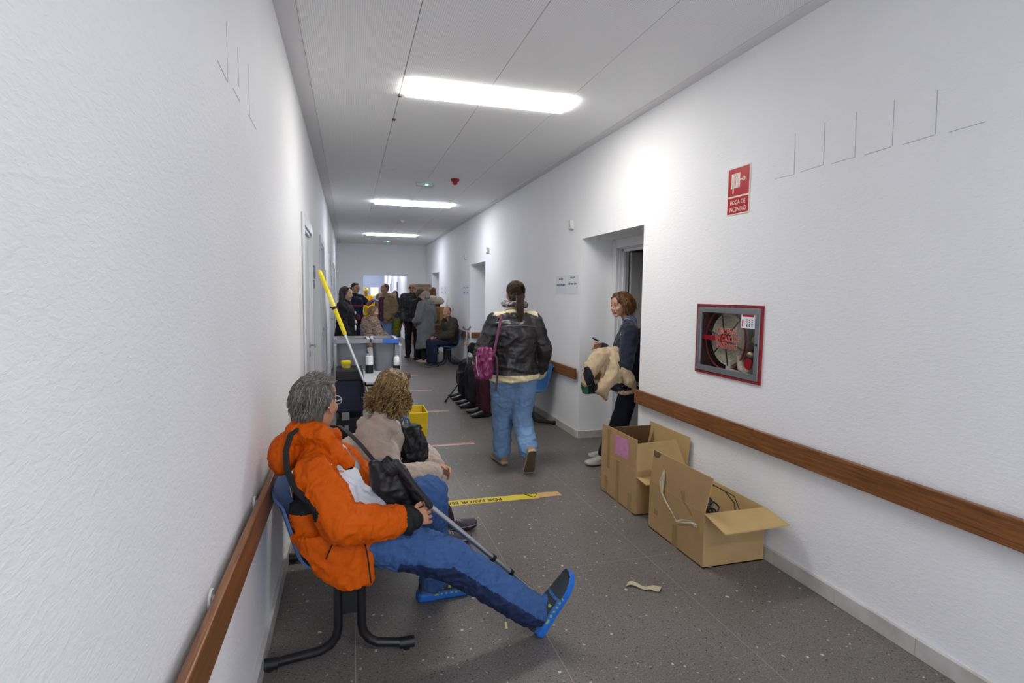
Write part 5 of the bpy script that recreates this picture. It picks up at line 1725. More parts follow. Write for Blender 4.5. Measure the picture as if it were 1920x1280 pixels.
Geo().tube([(-0.096, 2.085, 0.485), (-0.075, 2.080, 0.538), (-0.052, 2.080, 0.574), (-0.039, 2.080, 0.595)], 0.003, 6).build('pocket_zip', BLACKC, Mo, origin=Mb)
Geo().tube([(0.042, 2.135, 0.525), (0.054, 2.105, 0.463), (0.065, 2.105, 0.362)], 0.003, 6).build('jacket_zip', BLACKC, Mo, origin=Mb)
# short grey hair: swept strands over a close cap
GREYH = [mat('hair_grey_dark', '#544e48', 0.5), mat('hair_grey', '#746d65', 0.5), mat('hair_grey_light', '#9d968d', 0.5)]
hr = hair(M, GREYH[0], [('e', (0, -0.030, 0.036), (0.079, 0.092, 0.085)), ('e', (0, -0.060, -0.01), (0.071, 0.055, 0.074)), ('c', (-0.055, -0.055, 0.0), (-0.050, -0.065, -0.08), 0.018, 0.016), ('c', (0.055, -0.055, 0.0), (0.050, -0.065, -0.08), 0.018, 0.016), ('c', (0.066, 0.006, 0.045), (0.067, 0.014, 0.022), 0.014, 0.009), ('c', (-0.066, 0.006, 0.045), (-0.067, 0.014, 0.022), 0.014, 0.009), ('c', (-0.03, 0.05, 0.090), (0.03, 0.05, 0.090), 0.022, 0.022)], 0.006, 0.006, 60)
def head_strands(J, n, length, flow, seed, region, lift=0.1, radii=(0.086, 0.102, 0.090), cen=(0, -0.026, 0.034), steps=6, wob=0.004, curl=0.0, turn=1.9):
    """strands that start on the hair cap and follow flow(p, normal)"""
    rnd = random.Random(seed); R, k, c = J['R'], J['k'] * J['hk'], Vector(J['head']); out = []
    while len(out) < n:
        v = Vector((rnd.gauss(0, 1), rnd.gauss(0, 1), rnd.gauss(0, 1))).normalized()
        p = Vector((cen[0] + v.x * radii[0] * 0.97, cen[1] + v.y * radii[1] * 0.97, cen[2] + v.z * radii[2] * 0.97))
        if not region(p): continue
        nrm = Vector((v.x / radii[0], v.y / radii[1], v.z / radii[2])).normalized()
        L_ = length * rnd.uniform(0.6, 1.15); pts = [p]; q = p.copy(); ph = rnd.uniform(0, 6.28)
        for s in range(steps):
            d = Vector(flow(q, nrm)); d = d.normalized() + nrm * lift * rnd.uniform(0.4, 1.4)
            if curl:
                a1 = nrm.cross(d).normalized(); d = d.normalized() + (a1 * math.cos(ph + s * turn) + nrm * math.sin(ph + s * turn)) * curl
            d.normalize()
            q = q + d * (L_ / steps) + Vector((rnd.gauss(0, wob), rnd.gauss(0, wob), rnd.gauss(0, wob)))
            e = Vector(((q.x - cen[0]) / radii[0], (q.y - cen[1]) / radii[1], (q.z - cen[2]) / radii[2]))
            if e.length < 0.98: q = Vector((cen[0] + e.x / e.length * radii[0] * 0.99, cen[1] + e.y / e.length * radii[1] * 0.99, cen[2] + e.z / e.length * radii[2] * 0.99))
            nrm = Vector((e.x / radii[0], e.y / radii[1], e.z / radii[2])).normalized()
            pts.append(q.copy())
        out.append([c + R @ (p_ * k) for p_ in pts])
    return out
def man_flow(p, n):
    if p.z > 0.085: return Vector((0.25, 0.75, 0.15))
    return Vector((0.05, -0.35, -0.9))
HC = dict(radii=(0.082, 0.097, 0.086), cen=(0, -0.028, 0.034))
st = head_strands(M, 2300, 0.036, man_flow, 1, lambda p: (p.y < 0.05 and p.z > -0.05 and not (p.y > -0.042 and p.z < 0.026)) or (p.z > 0.075 and p.y < 0.065), 0.0, wob=0.0012, **HC)
st += head_strands(M, 160, 0.030, lambda p, n: Vector((0.3, 0.7, 0.4)), 2, lambda p: p.z > 0.09 and p.y > -0.03, 0.15, wob=0.002, **HC)
strand_mesh('hair_strands', st, GREYH, Mo, 0.0019, 0.0006, Mb)
R, hd = M['R'], Vector(M['head'])
k = M['k']
GL = mat('glasses_clear', '#c9ccd2', 0.15, 0.2, 0.8)
g = Geo()
for s in (-1, 1):
    g.tube([hd + R @ Vector(q) * k for q in ((s * 0.068, 0.085, 0.008), (s * 0.078, 0.04, 0.010), (s * 0.083, -0.005, 0.012), (s * 0.080, -0.03, -0.01))], 0.0028, 6)
    g.tube([hd + R @ Vector((s * 0.034 + 0.026 * math.cos(q), 0.098, 0.002 + 0.019 * math.sin(q))) * k for q in [6.283 * i / 16 for i in range(16)]], 0.0018, 5, close=True)
g.tube([hd + R @ Vector(q) * k for q in ((-0.009, 0.100, 0.006), (0.009, 0.100, 0.006))], 0.0018, 5)
g.build('glasses', GL, Mo, smooth=True, origin=Mb)

# his shoulder bag and crutch (things of their own)
g = Geo()
g.loft([ering((0.139, 2.360, 0.747), (0.075, 0.0, -0.012), (0, 0.024, 0)), ering((0.156, 2.360, 0.695), (0.088, 0, -0.012), (0, 0.04, 0)), ering((0.175, 2.370, 0.620), (0.098, 0, -0.015), (0, 0.055, 0)), ering((0.202, 2.380, 0.554), (0.100, 0, -0.02), (0, 0.06, 0)), ering((0.221, 2.390, 0.518), (0.088, 0, -0.02), (0, 0.05, 0))])
cap(g, (0.077, 2.350, 0.750), (0.179, 2.360, 0.744), 0.018, 0.018)
cap(g, (0.207, 2.320, 0.717), (0.274, 2.330, 0.559), 0.022, 0.022)
bago = empty('shoulder_bag', (0.188, 2.400, 0.524))
soft('bag_body', g, LEATHER, bago, 0.007, 4, 0.006, 22, seed=12, origin=(0.188, 2.400, 0.524))
strap('bag_strap', [(0.105, 2.380, 0.734), (0.044, 2.360, 0.822), (-0.009, 2.380, 0.879), (-0.052, 2.420, 0.904), (-0.081, 2.460, 0.892)], 0.022, 0.006, STRAPB, bago, (0.188, 2.400, 0.524), (0.6, -0.6, 0.4))
Geo().tube([Vector((0.091, 2.360, 0.728)) + Vector((0.011 * math.cos(q), 0, 0.011 * math.sin(q))) for q in [6.283 * i / 14 for i in range(14)]], 0.0025, 6, close=True).build('ring', STEEL, bago, smooth=True, origin=(0.188, 2.400, 0.524))
Geo().tube([(0.201, 2.355, 0.693), (0.223, 2.352, 0.610), (0.258, 2.350, 0.537)], 0.0022, 6).build('zip', mat('zip_grey', '#5a5a5e', 0.4, .5), bago, origin=(0.188, 2.400, 0.524))
tag(bago, 'black leather shoulder bag on the lap of the orange-jacket man', 'bag')

c0, c1 = Vector((0.294, 2.240, 0.603)), Vector((0.905, 2.335, 0.0))
cd = (c1 - c0).normalized()
cr = empty('crutch', c1)
tip = c1
g = Geo().tube([c0 - cd * 0.02, c0 + cd * ((c1 - c0).length * 0.62)], 0.0115, 14); g.build('upper_tube', ALU, cr, smooth=True, origin=tip)
Lc = (c1 - c0).length
Geo().tube([c0 + cd * Lc * 0.5, c0 + cd * Lc * 0.62], 0.0122, 14).build('upper_tube', ALU, cr, smooth=True, origin=tip)
Geo().tube([c0 + cd * Lc * 0.6, c1 - cd * 0.03], 0.0085, 12).build('lower_tube', ALU, cr, smooth=True, origin=tip)
for f_ in (0.485, 0.625):
    Geo().tube([c0 + cd * (Lc * f_ - 0.008), c0 + cd * (Lc * f_ + 0.010)], 0.0155, 14).build('collar', BLACKP, cr, smooth=True, origin=tip)
Geo().tube([c1 - cd * 0.055, c1 - cd * 0.02, c1 - cd * 0.012], [0.013, 0.015, 0.017], 14).build('rubber_tip', BLACKP, cr, smooth=True, origin=tip)
g = Geo()
cap(g, (0.308, 2.240, 0.590), (0.255, 2.240, 0.663), 0.0145, 0.016); cap(g, (0.255, 2.240, 0.663), (0.170, 2.240, 0.785), 0.016, 0.0135)
cap(g, (0.240, 2.240, 0.671), Vector((0.240, 2.240, 0.671)) + Vector((-0.035, 0.10, 0.01)), 0.016, 0.015)
for q in range(12):   # forearm cuff, a C-shaped band
    a0, a1 = math.radians(-135 + 22 * q), math.radians(-135 + 22 * (q + 1))
    cc = Vector((0.148, 2.265, 0.766)); uu = Vector((-0.5, 0.0, 0.5)).normalized(); ww = Vector((0, 1, 0)); ax_ = uu.cross(ww)
    p0 = cc + (uu * math.cos(a0 + 3.3) + ww * math.sin(a0 + 3.3)) * 0.042; p1 = cc + (uu * math.cos(a1 + 3.3) + ww * math.sin(a1 + 3.3)) * 0.042
    for e_ in (-0.014, 0, 0.014): cap(g, p0 + ax_ * e_, p1 + ax_ * e_, 0.007, 0.007, 8)
cap(g, (0.170, 2.240, 0.785), (0.132, 2.250, 0.736), 0.012, 0.010)
soft('handle', g, mat('crutch_black', '#1d1e21', 0.45), cr, 0.0045, 2, origin=tip)
tag(cr, 'silver forearm crutch with black handle held by orange-jacket man', 'crutch')

# ------------------------------------------------ seated woman in beige fleece
FLEECE = cloth('beige_fleece', '#b8a698', '#a89686', 0.95, (160, 0.6, 0.006), sheen=0.3)
PLUM = cloth('plum_trousers', '#3a2733', '#33222d', 0.85)
BOOT = mat('boot_plum', '#332a35', 0.7, var=(50, '#453b46', .2), bump=(200, .3, .002))
BOOTG = mat('boot_grey', '#9a9896', 0.8)
BSOLE = mat('boot_sole', '#1d1b1d', 0.7)
W2 = sit(-0.02, 2.95, math.pi / 2, 1.50, female=True)
W2.update(k=0.90, head=Vector((0.215, 2.950, 0.954)), face=Vector((0.55, 0.83, -0.05)), neck=Vector((0.158, 2.930, 0.768)), sR=Vector((0.098, 2.800, 0.667)), sL=Vector((0.252, 3.090, 0.611)),
          eR=Vector((0.197, 2.740, 0.529)), wR=Vector((0.401, 2.880, 0.514)), eL=Vector((0.391, 3.160, 0.520)), wL=Vector((0.432, 3.020, 0.503)), mid=Vector((-0.03, 2.94, 0.55)),
          hipR=Vector((-0.06, 2.86, 0.465)), hipL=Vector((-0.06, 3.04, 0.465)), kR=Vector((0.36, 2.90, 0.45)), kL=Vector((0.36, 3.10, 0.45)),
          aR=Vector((0.545, 3.27, 0.096)), aL=Vector((0.47, 3.12, 0.094)), tR=Vector((1, 0.25, 0.0)), tL=Vector((1, 0.05, 0)),
          hdR=Vector((0.85, 0.5, -0.05)), hnR=Vector((-0.4, 0.75, -0.3)), hdL=Vector((0.9, -0.35, -0.1)), hnL=Vector((-0.3, -0.7, -0.4)), cR=0.7, cL=0.55)
person('seated woman in beige fleece with curly blonde-brown hair', W2, '#c39377', '#a8685e', '#5a4630', True, 0.009, 0.0048, gw=0.84)
Wo, Wb = W2['obj'], W2['base']
def w2x(g):
    g.ell((0.10, 2.95, 0.615), (0.145, 0.175, 0.135)); g.ell((0.02, 2.95, 0.52), (0.15, 0.17, 0.10))
    g.ell((0.108, 2.910, 0.776), (0.085, 0.115, 0.05), Matrix.Rotation(0.35, 3, 'Y'))
    cap(g, (0.138, 2.860, 0.824), (0.221, 2.900, 0.766), 0.045, 0.035); cap(g, (0.053, 2.840, 0.763), (0.103, 2.800, 0.732), 0.04, 0.04)
    cap(g, (0.070, 3.000, 0.722), (0.227, 3.050, 0.736), 0.045, 0.04)
top(W2, 'fleece_jacket', [FLEECE], 0.030, hem=0.05, hemw=0.01, gw=1.05, gd=1.1, sleeve=0.96, vox=0.0075, amp=0.008, scale=20, collar=0.015, extra=w2x, armr=(0.074, 0.070, 0.064, 0.048), stretch=(1, 1, 0.7), seed=8)
trousers(W2, 'trousers', [PLUM], 0.012, 0.93, 0.009, 0.007, 20)
def bootp(loc, mi):
    a, s_, z_ = loc[:, 0], loc[:, 1], loc[:, 2]
    out = np.where(mi == 0, 0, 1)
    out[(mi == 1) & (z_ > 0.095)] = 2
    out[(mi == 1) & (np.abs(s_) < 0.024) & (a > 0.02) & (a < 0.11) & ((a * 110).astype(int) % 2 == 0) & (z_ > 0.055)] = 2
    out[(z_ > 0.022) & (z_ < 0.030)] = 2
    return out
shoes(W2, [BSOLE, BOOT, BOOTG], 0.034, 0.02, 0.95, bootp, 0.0055)
BLON = [mat('hair_blonde_dark', '#5d452a', 0.5), mat('hair_blonde_mid', '#86683f', 0.45), mat('hair_blonde_light', '#b8975f', 0.42)]
hair(W2, BLON[0], [('e', (0, -0.02, 0.038), (0.090, 0.100, 0.092)), ('e', (0, -0.07, -0.035), (0.110, 0.070, 0.070)), ('c', (-0.07, -0.02, -0.02), (-0.085, -0.01, -0.07), 0.035, 0.035), ('c', (0.07, -0.02, -0.02), (0.085, -0.01, -0.07), 0.035, 0.035), ('c', (-0.05, 0.06, 0.08), (0.05, 0.06, 0.08), 0.026, 0.026)], 0.006, 0.012, 40)
st = head_strands(W2, 1300, 0.085, lambda p, n: Vector((-0.15 * n.x, -0.55, -0.65)) if p.z > 0.0 else Vector((0, -0.2, -0.9)), 11, lambda p: p.z > 0.0, 0.02, (0.093, 0.104, 0.095), (0, -0.02, 0.036), 7, 0.0015)
st += head_strands(W2, 620, 0.15, lambda p, n: Vector((0.5 * n.x, -0.15, -0.6)), 12, lambda p: p.z < 0.02 and p.y < 0.03, 0.12, (0.108, 0.085, 0.075), (0, -0.055, -0.028), 18, 0.001, 1.5, 0.75)
st += head_strands(W2, 300, 0.10, lambda p, n: Vector((0.9 * n.x, -0.35, -0.2)), 13, lambda p: -0.05 < p.z < 0.03 and p.y < 0.0, 0.3, (0.108, 0.09, 0.075), (0, -0.055, -0.028), 16, 0.001, 1.6, 0.8)
strand_mesh('hair_strands', st, BLON, Wo, 0.0024, 0.0012, Wb)
R, hd, k = W2['R'], Vector(W2['head']), W2['k']
Geo().tube([hd + R @ Vector(q) * k for q in ((-0.06, -0.10, 0.0), (-0.02, -0.128, 0.004), (0.03, -0.126, 0.004), (0.06, -0.10, 0.0))], 0.005, 8).build('hair_tie', mat('hair_tie', '#b9b4ae', 0.5), Wo, smooth=True, origin=Wb)
# black backpack held in front of her
bo = (0.328, 3.060, 0.523)
g = Geo()
g.loft([ering((0.308, 3.060, 0.741), (0.045, 0, 0), (0, 0.06, 0)), ering((0.314, 3.060, 0.684), (0.070, 0, 0), (0, 0.09, 0)), ering((0.325, 3.060, 0.608), (0.080, 0, 0), (0, 0.10, 0)), ering((0.331, 3.060, 0.529), (0.075, 0, 0), (0, 0.095, 0))])
cap(g, (0.341, 2.990, 0.726), (0.367, 2.970, 0.645), 0.028, 0.024)
bp_ = empty('backpack', bo)
soft('pack_body', g, mat('pack_black', '#1a1b1d', 0.55, bump=(60, .4, .004)), bp_, 0.008, 3, 0.016, 24, seed=21, origin=bo)
Geo().tube([(0.267, 2.960, 0.738), (0.288, 2.945, 0.694), (0.308, 2.945, 0.635)], 0.005, 6).build('pack_strap', STRAPB, bp_, smooth=True, origin=bo)
Geo().tube([(0.261, 3.020, 0.771), (0.277, 3.030, 0.788), (0.301, 3.040, 0.776), (0.309, 3.040, 0.746)], 0.005, 6).build('carry_loop', mat('loop_blue', '#2b4f8f', .6), bp_, smooth=True, origin=bo)
tag(bp_, 'black backpack held on the lap of the woman in fleece', 'backpack')

# ------------------------------------------------ woman walking away
LJ = mat('black_shearling_leather', '#1c1a1b', 0.38, 0, 0.5, var=(5, '#262324', 0.3), bump=(22, 0.35, 0.006))
CREAM = mat('shearling_cream', '#d3c6a2', 0.95, 0, 0.1, var=(40, '#bfae86', 0.2), bump=(120, 0.8, 0.008), sheen=0.4)
JEANS = cloth('jeans_blue', '#7593b6', '#6786ac', 0.85, (200, 0.3, 0.003))
TAN = mat('shoe_tan', '#9a6f3c', 0.7, bump=(150, .2, .002))
GUM = mat('sole_gum', '#a9977a', 0.7, bump=(90, .6, .004))
GUMD = mat('sole_brown', '#5a4a38', 0.75, bump=(90, .8, .006))
K3 = 0.93
W3 = stand(1.30, 4.42, 0.0, 1.58, True)
W3.update(head=Vector((1.316, 4.440, 1.465)), neck=Vector((1.307, 4.400, 1.290)), face=Vector((0.0, 1, -0.08)), sL=Vector((1.150, 4.40, 1.245)), sR=Vector((1.455, 4.40, 1.245)),
          eL=Vector((1.045, 4.42, 1.00)), wL=Vector((1.08, 4.62, 0.90)), eR=Vector((1.560, 4.40, 1.00)), wR=Vector((1.545, 4.50, 0.80)), mid=Vector((1.30, 4.41, 1.02)),
          hipL=Vector((1.22, 4.42, 0.80)), hipR=Vector((1.40, 4.42, 0.80)), kL=Vector((1.245, 4.55, 0.45)), kR=Vector((1.385, 4.44, 0.44)), aL=Vector((1.255, 4.575, 0.092)), aR=Vector((1.388, 4.235, 0.195)),
          tL=Vector((-0.1, 1, 0)), tR=Vector((0.05, 0.50, -0.86)), uR=Vector((0, 0.86, 0.5)), hdL=Vector((0.4, 0.8, 0.1)), hnL=Vector((0.8, -0.3, -0.3)), hdR=Vector((-0.1, 0.6, -0.8)), hnR=Vector((-1, 0, 0)))
person('woman walking away in black shearling jacket and jeans', W3, '#c39a80', '#a8685e', '#33261c', True, 0.010, 0.006)
eL3, wL3, eR3, wR3 = (np.array(W3[q]) for q in ('eL', 'wL', 'eR', 'wR'))
def w3p(c):
    mi = np.zeros(len(c), int)
    ta, da = seg_t(c, eL3, wL3); tb_, db = seg_t(c, eR3, wR3)
    arm_ = (np.minimum(da, db) < 0.075) & (np.abs(c[:, 0] - 1.3) > 0.215)
    mi[(c[:, 2] < 0.815) & ~arm_] = 1
    q = np.hypot(c[:, 0] - 1.303, (c[:, 1] - 4.40))
    mi[(c[:, 2] > 1.318 - 0.35 * np.maximum(0, q - 0.10)) & (q < 0.19)] = 1
    mi[((ta > 0.9) & (da < 0.1)) | ((tb_ > 0.9) & (db < 0.1))] = 1
    return mi
def w3x(g):
    g.loft([ering((1.303, 4.40, 1.24), (0.175, 0, 0), (0, 0.10, 0)), ering((1.303, 4.40, 1.305), (0.120, 0, 0), (0, 0.098, 0)), ering((1.303, 4.405, 1.345), (0.085, 0, 0), (0, 0.085, 0))])
top(W3, 'shearling_jacket', [LJ, CREAM], 0.038, hem=0.035, hemw=0.006, gw=1.06, gd=1.08, sleeve=0.93, vox=0.0085, amp=0.010, scale=15, collar=0.0, paint=w3p, extra=w3x, armr=(0.058, 0.054, 0.052, 0.046), stretch=(0.6, 1, 1), seed=14)
J3 = W3['obj']; B3 = W3['base']
g = Geo(); g.tube([(1.135, 4.292, 1.205), (1.20, 4.266, 1.213), (1.30, 4.26, 1.216), (1.40, 4.266, 1.213), (1.465, 4.292, 1.205)], 0.003, 6); g.build('back_seam', mat('seam_grey', '#4b4749', 0.5), J3, smooth=True, origin=B3)
trousers(W3, 'jeans', [JEANS], 0.016, 0.965, 0.009, 0.008, 20, 1.08, 0.2, (0.098, 0.090, 0.070, 0.070, 0.062), stretch=(0.8, 0.8, 1.4), seed=17, tgd=1.0)
def tanp(loc, mi):
    out = np.where(mi == 0, 0, 1)
    out[(loc[:, 2] < 0.004)] = 2
    return out
shoes(W3, [GUM, TAN, GUMD], 0.030, 0.01, 0.95, tanp, 0.006)
DKH = [mat('hair_dark', '#2f241d', 0.45), mat('hair_dark_mid', '#4a3a2c', 0.45), mat('hair_dark_light', '#6b5741', 0.45)]
hair(W3, DKH[0], [('e', (0, -0.022, 0.034), (0.083, 0.096, 0.089)), ('e', (0, -0.055, -0.02), (0.072, 0.055, 0.07)), ('c', (0, -0.105, 0.03), (0, -0.125, -0.02), 0.030, 0.026), ('c', (0, -0.125, -0.02), (0.005, -0.125, -0.12), 0.030, 0.032), ('c', (0.005, -0.125, -0.12), (0.025, -0.115, -0.22), 0.030, 0.016)], 0.006, 0.006, 50)
st = head_strands(W3, 900, 0.10, lambda p, n: Vector((-p.x * 6, -1.2 - p.y * 2, 0.25 - p.z * 5)), 15, lambda p: p.z > -0.06, 0.0, (0.084, 0.097, 0.090), (0, -0.022, 0.034), 7, 0.001)
rnd = random.Random(9); R, hd, k = W3['R'], Vector(W3['head']), W3['k']
for i in range(260):
    a = rnd.uniform(0, 6.28); rr = rnd.uniform(0.2, 1) ** 0.5
    P_ = []
    for s, (z_, y_, w_) in enumerate(((0.04, -0.118, 0.018), (0.0, -0.14, 0.030), (-0.06, -0.148, 0.036), (-0.13, -0.150, 0.036), (-0.2, -0.14, 0.026), (-0.25, -0.13, 0.012))):
        P_.append(hd + R @ (Vector((math.cos(a) * rr * w_ + 0.02 * max(0, -z_ - 0.1) * 4 * 0.3 + rnd.gauss(0, 0.002), y_ + math.sin(a) * rr * w_ * 0.6, z_ + rnd.gauss(0, 0.004))) * k))
    st.append(P_)
strand_mesh('hair_strands', st, DKH, J3, 0.0018, 0.0007, B3)
g = Geo()
for q in range(14):
    a0, a1 = 6.283 * q / 14, 6.283 * (q + 1) / 14
    cap(g, (1.305 + 0.088 * math.cos(a0), 4.41 + 0.078 * math.sin(a0), 1.385 + 0.006 * math.sin(3 * a0)), (1.305 + 0.088 * math.cos(a1), 4.41 + 0.078 * math.sin(a1), 1.385 + 0.006 * math.sin(3 * a1)), 0.026, 0.026, 8)
soft('scarf', g, mat('scarf_pattern', '#2f2b30', 0.9, var=(55, '#8f8787', 0.06)), J3, 0.008, 2, 0.006, 30, origin=B3)
g = Geo(); g.tube([Vector((1.305, 4.44, 1.5)) + Vector((0.0, -0.13, -0.035)) + Vector((0.022 * math.cos(q), 0.012 * math.sin(q), 0)) for q in [6.283 * i / 14 for i in range(14)]], 0.007, 6, close=True)
g.build('hair_tie', BLACKC, J3, smooth=True, origin=B3)
# her maroon bag
MAR = mat('magenta_leather', '#83245a', 0.4, 0, 0.5, var=(20, '#6f1c4c', .3), bump=(40, .4, .006))
MARD = mat('plum_strap', '#6b3550', 0.5)
bo = (1.016, 4.260, 0.787)
hb = empty('handbag', bo)
g = Geo()
g.loft([ering((1.020, 4.270, 1.041), (0.050, 0, 0), (0, 0.04, 0)), ering((1.021, 4.270, 0.982), (0.066, 0, 0), (0, 0.055, 0)), ering((1.013, 4.270, 0.880), (0.070, 0, 0), (0, 0.06, 0)), ering((1.014, 4.270, 0.799), (0.060, 0, 0), (0, 0.055, 0))])
soft('bag_body', g, MAR, hb, 0.008, 3, 0.020, 26, (1.6, 1, 0.6), 31, None, bo)
strap('bag_strap', [(1.165, 4.300, 1.30), (1.145, 4.272, 1.25), (1.125, 4.262, 1.16), (1.105, 4.262, 1.06), (1.09, 4.262, 0.99)], 0.022, 0.007, MARD, hb, bo, (0, -1, 0))
strap('bag_strap', [(1.09, 4.262, 1.0), (1.115, 4.255, 0.96), (1.12, 4.25, 0.88), (1.118, 4.25, 0.78), (1.11, 4.25, 0.70)], 0.018, 0.006, mat('plum_strap_dark', '#3f2534', .5), hb, bo, (0, -1, 0))
Geo().tube([(0.937, 4.205, 0.982), (0.941, 4.200, 0.891), (0.956, 4.205, 0.827)], 0.0035, 6).build('zip', mat('zip_silver', '#c9bfc4', .35, .6), hb, smooth=True, origin=bo)
tag(hb, 'magenta leather handbag hanging from the walking woman\'s shoulder', 'handbag')

# ------------------------------------------------ woman standing in the recess
NAVYK = cloth('navy_knit', '#1d2333', '#191f2d', 0.9, (240, .4, .003), sheen=0.2)
NAVYT = cloth('navy_trousers', '#1b1e29', '#171a24', 0.85)
STRIPE = None
def stripe_mat():
    mt = mat('striped_shirt', '#b9c3de', 0.8); nt = mt.node_tree; L = nt.links.new
    g_ = nt.nodes.new('ShaderNodeTexCoord'); w = nt.nodes.new('ShaderNodeTexWave'); w.inputs['Scale'].default_value = 26; w.bands_direction = 'DIAGONAL'
    r = nt.nodes.new('ShaderNodeValToRGB'); r.color_ramp.interpolation = 'CONSTANT'; r.color_ramp.elements[0].color = lin('#3c5a9e'); r.color_ramp.elements[1].position = 0.5; r.color_ramp.elements[1].color = lin('#cdd6ea')
    L(g_.outputs['Object'], w.inputs[0]); L(w.outputs[1], r.inputs[0]); L(r.outputs[0], nt.nodes['Principled BSDF'].inputs['Base Color'])
    return mt
STRIPE = stripe_mat()
W4 = stand(2.28, 4.42, -math.pi / 2, 1.55, True)
W4.update(head=Vector((2.275, 4.420, 1.384)), face=Vector((-0.96, -0.20, -0.12)), neck=Vector((2.374, 4.420, 1.234)), sL=Vector((2.301, 4.280, 1.159)), sR=Vector((2.425, 4.570, 1.138)), mid=Vector((2.406, 4.420, 0.897)),
          eL=Vector((2.218, 4.200, 0.881)), wL=Vector((2.080, 4.270, 0.853)), eR=Vector((2.373, 4.620, 0.849)), wR=Vector((2.140, 4.500, 1.003)), hipL=Vector((2.345, 4.330, 0.651)), hipR=Vector((2.426, 4.500, 0.619)),
          kL=Vector((2.232, 4.350, 0.320)), kR=Vector((2.346, 4.500, 0.279)), aL=Vector((2.135, 4.34, 0.09)), aR=Vector((2.25, 4.50, 0.09)), tL=Vector((-1, -0.1, 0)), tR=Vector((-1, 0.1, 0)),
          hdR=Vector((-0.9, -0.1, 0.35)), hnR=Vector((0.1, -0.8, -0.5)), hdL=Vector((-0.9, 0.3, -0.2)), hnL=Vector((0, 0.3, 0.9)), cR=0.55, cL=0.3)
person('woman with auburn bob leaning in the recess, holding a beige coat', W4, '#c3957c', '#a5665c', '#6a4a30', True, 0.009, 0.0046)
top(W4, 'navy_sweater', [NAVYK], 0.022, hem=0.0, gw=1.08, gd=1.3, sleeve=0.93, vox=0.009, amp=0.007, scale=18, collar=0.0, seed=22, t0=0.16)
g = Geo(); torso(g, W4, 0.012, 1.0, 1.0, None, 0.06, 0.004); soft('shirt_tail', g, STRIPE, W4['obj'], 0.01, 3, 0.004, 20, origin=W4['base'])
g = Geo(); nk = Vector(W4['neck']); hd = Vector(W4['head']); dn = (hd - nk).normalized()
cap(g, nk - dn * 0.005, nk + dn * 0.035, 0.062, 0.056); cap(g, nk + Vector((-0.03, -0.05, 0.015)), nk + Vector((-0.075, -0.045, -0.035)), 0.016, 0.012); cap(g, nk + Vector((-0.03, 0.03, 0.015)), nk + Vector((-0.075, 0.02, -0.035)), 0.016, 0.012)
soft('shirt_collar', g, STRIPE, W4['obj'], 0.007, 2, origin=W4['base'])
trousers(W4, 'trousers', [NAVYT], 0.012, 0.95, 0.01, 0.006, 18, 0.96, 0.22, (0.088, 0.078, 0.066, 0.068, 0.072))
shoes(W4, [mat('sole_white', '#cfcac2', .6), mat('sneaker_grey', '#a9a5a0', .8, bump=(250, .3, .002))], 0.03, 0, 0.93, None, 0.007)
AUB = [mat('hair_auburn_dark', '#4c3019', 0.45), mat('hair_auburn', '#744a25', 0.42), mat('hair_auburn_light', '#9a6a38', 0.42)]
hair(W4, AUB[0], [('e', (0, -0.028, 0.04), (0.086, 0.094, 0.088)), ('e', (0, -0.055, -0.02), (0.083, 0.068, 0.088)), ('c', (-0.070, -0.015, 0.02), (-0.078, -0.02, -0.07), 0.030, 0.026), ('c', (0.070, -0.015, 0.02), (0.078, -0.02, -0.07), 0.030, 0.026), ('c', (-0.03, 0.040, 0.096), (0.03, 0.040, 0.096), 0.024, 0.024), ('c', (-0.04, 0.062, 0.075), (-0.068, 0.04, 0.035), 0.018, 0.018), ('c', (0.04, 0.062, 0.075), (0.068, 0.04, 0.035), 0.018, 0.018)], 0.006, 0.008, 45)
st = head_strands(W4, 1500, 0.085, lambda p, n: Vector((0.2 * n.x, 0.15 if p.y > 0.0 else -0.3, -0.75)), 25, lambda p: (p.z > -0.03 and p.y < 0.03) or (p.z > 0.09 and p.y < 0.06), 0.06, (0.092, 0.100, 0.095), (0, -0.026, 0.038), 7, 0.002)
strand_mesh('hair_strands', st, AUB, W4['obj'], 0.002, 0.0007, W4['base'])
# the coat over her arm, green-black bag below, phone
BEIGE = cloth('beige_coat', '#c0a98a', '#b29b7c', 0.75, (60, .2, .004))
LINING = cloth('coat_lining', '#20222c', '#1a1c25', 0.6)
bo = (2.087, 4.250, 0.810)
ct = empty('coat', bo)
g = Geo()
chain(g, [(2.161, 4.290, 0.986), (2.018, 4.270, 0.954), (1.933, 4.270, 0.848), (1.902, 4.270, 0.745)], [0.050, 0.070, 0.068, 0.045])
chain(g, [(2.132, 4.250, 0.936), (2.121, 4.220, 0.813), (2.017, 4.220, 0.690), (2.078, 4.240, 0.593)], [0.065, 0.075, 0.060, 0.018])
chain(g, [(2.193, 4.190, 0.861), (2.244, 4.185, 0.761), (2.309, 4.190, 0.676)], [0.045, 0.06, 0.028])
chain(g, [(2.100, 4.220, 0.714), (2.215, 4.200, 0.654), (2.331, 4.200, 0.659)], [0.03, 0.03, 0.012])
g.ell((2.086, 4.270, 0.844), (0.075, 0.05, 0.085)); g.ell((2.178, 4.230, 0.756), (0.07, 0.04, 0.06))
lp, lq = np.array((2.095, 4.200, 0.691)), np.array((2.338, 4.190, 0.711))
l2, l3 = np.array((1.868, 4.220, 0.843)), np.array((1.939, 4.220, 0.706))
def coatp(c):
    ta, da = seg_t(c, lp, lq); tb_, db = seg_t(c, l2, l3)
    return ((((da < 0.036)) | (db < 0.042)) & (c[:, 1] < 4.26)).astype(int)
soft('coat_body', g, [BEIGE, LINING], ct, 0.006, 5, 0.009, 22, (1.3, 1, 0.5), 41, coatp, bo)
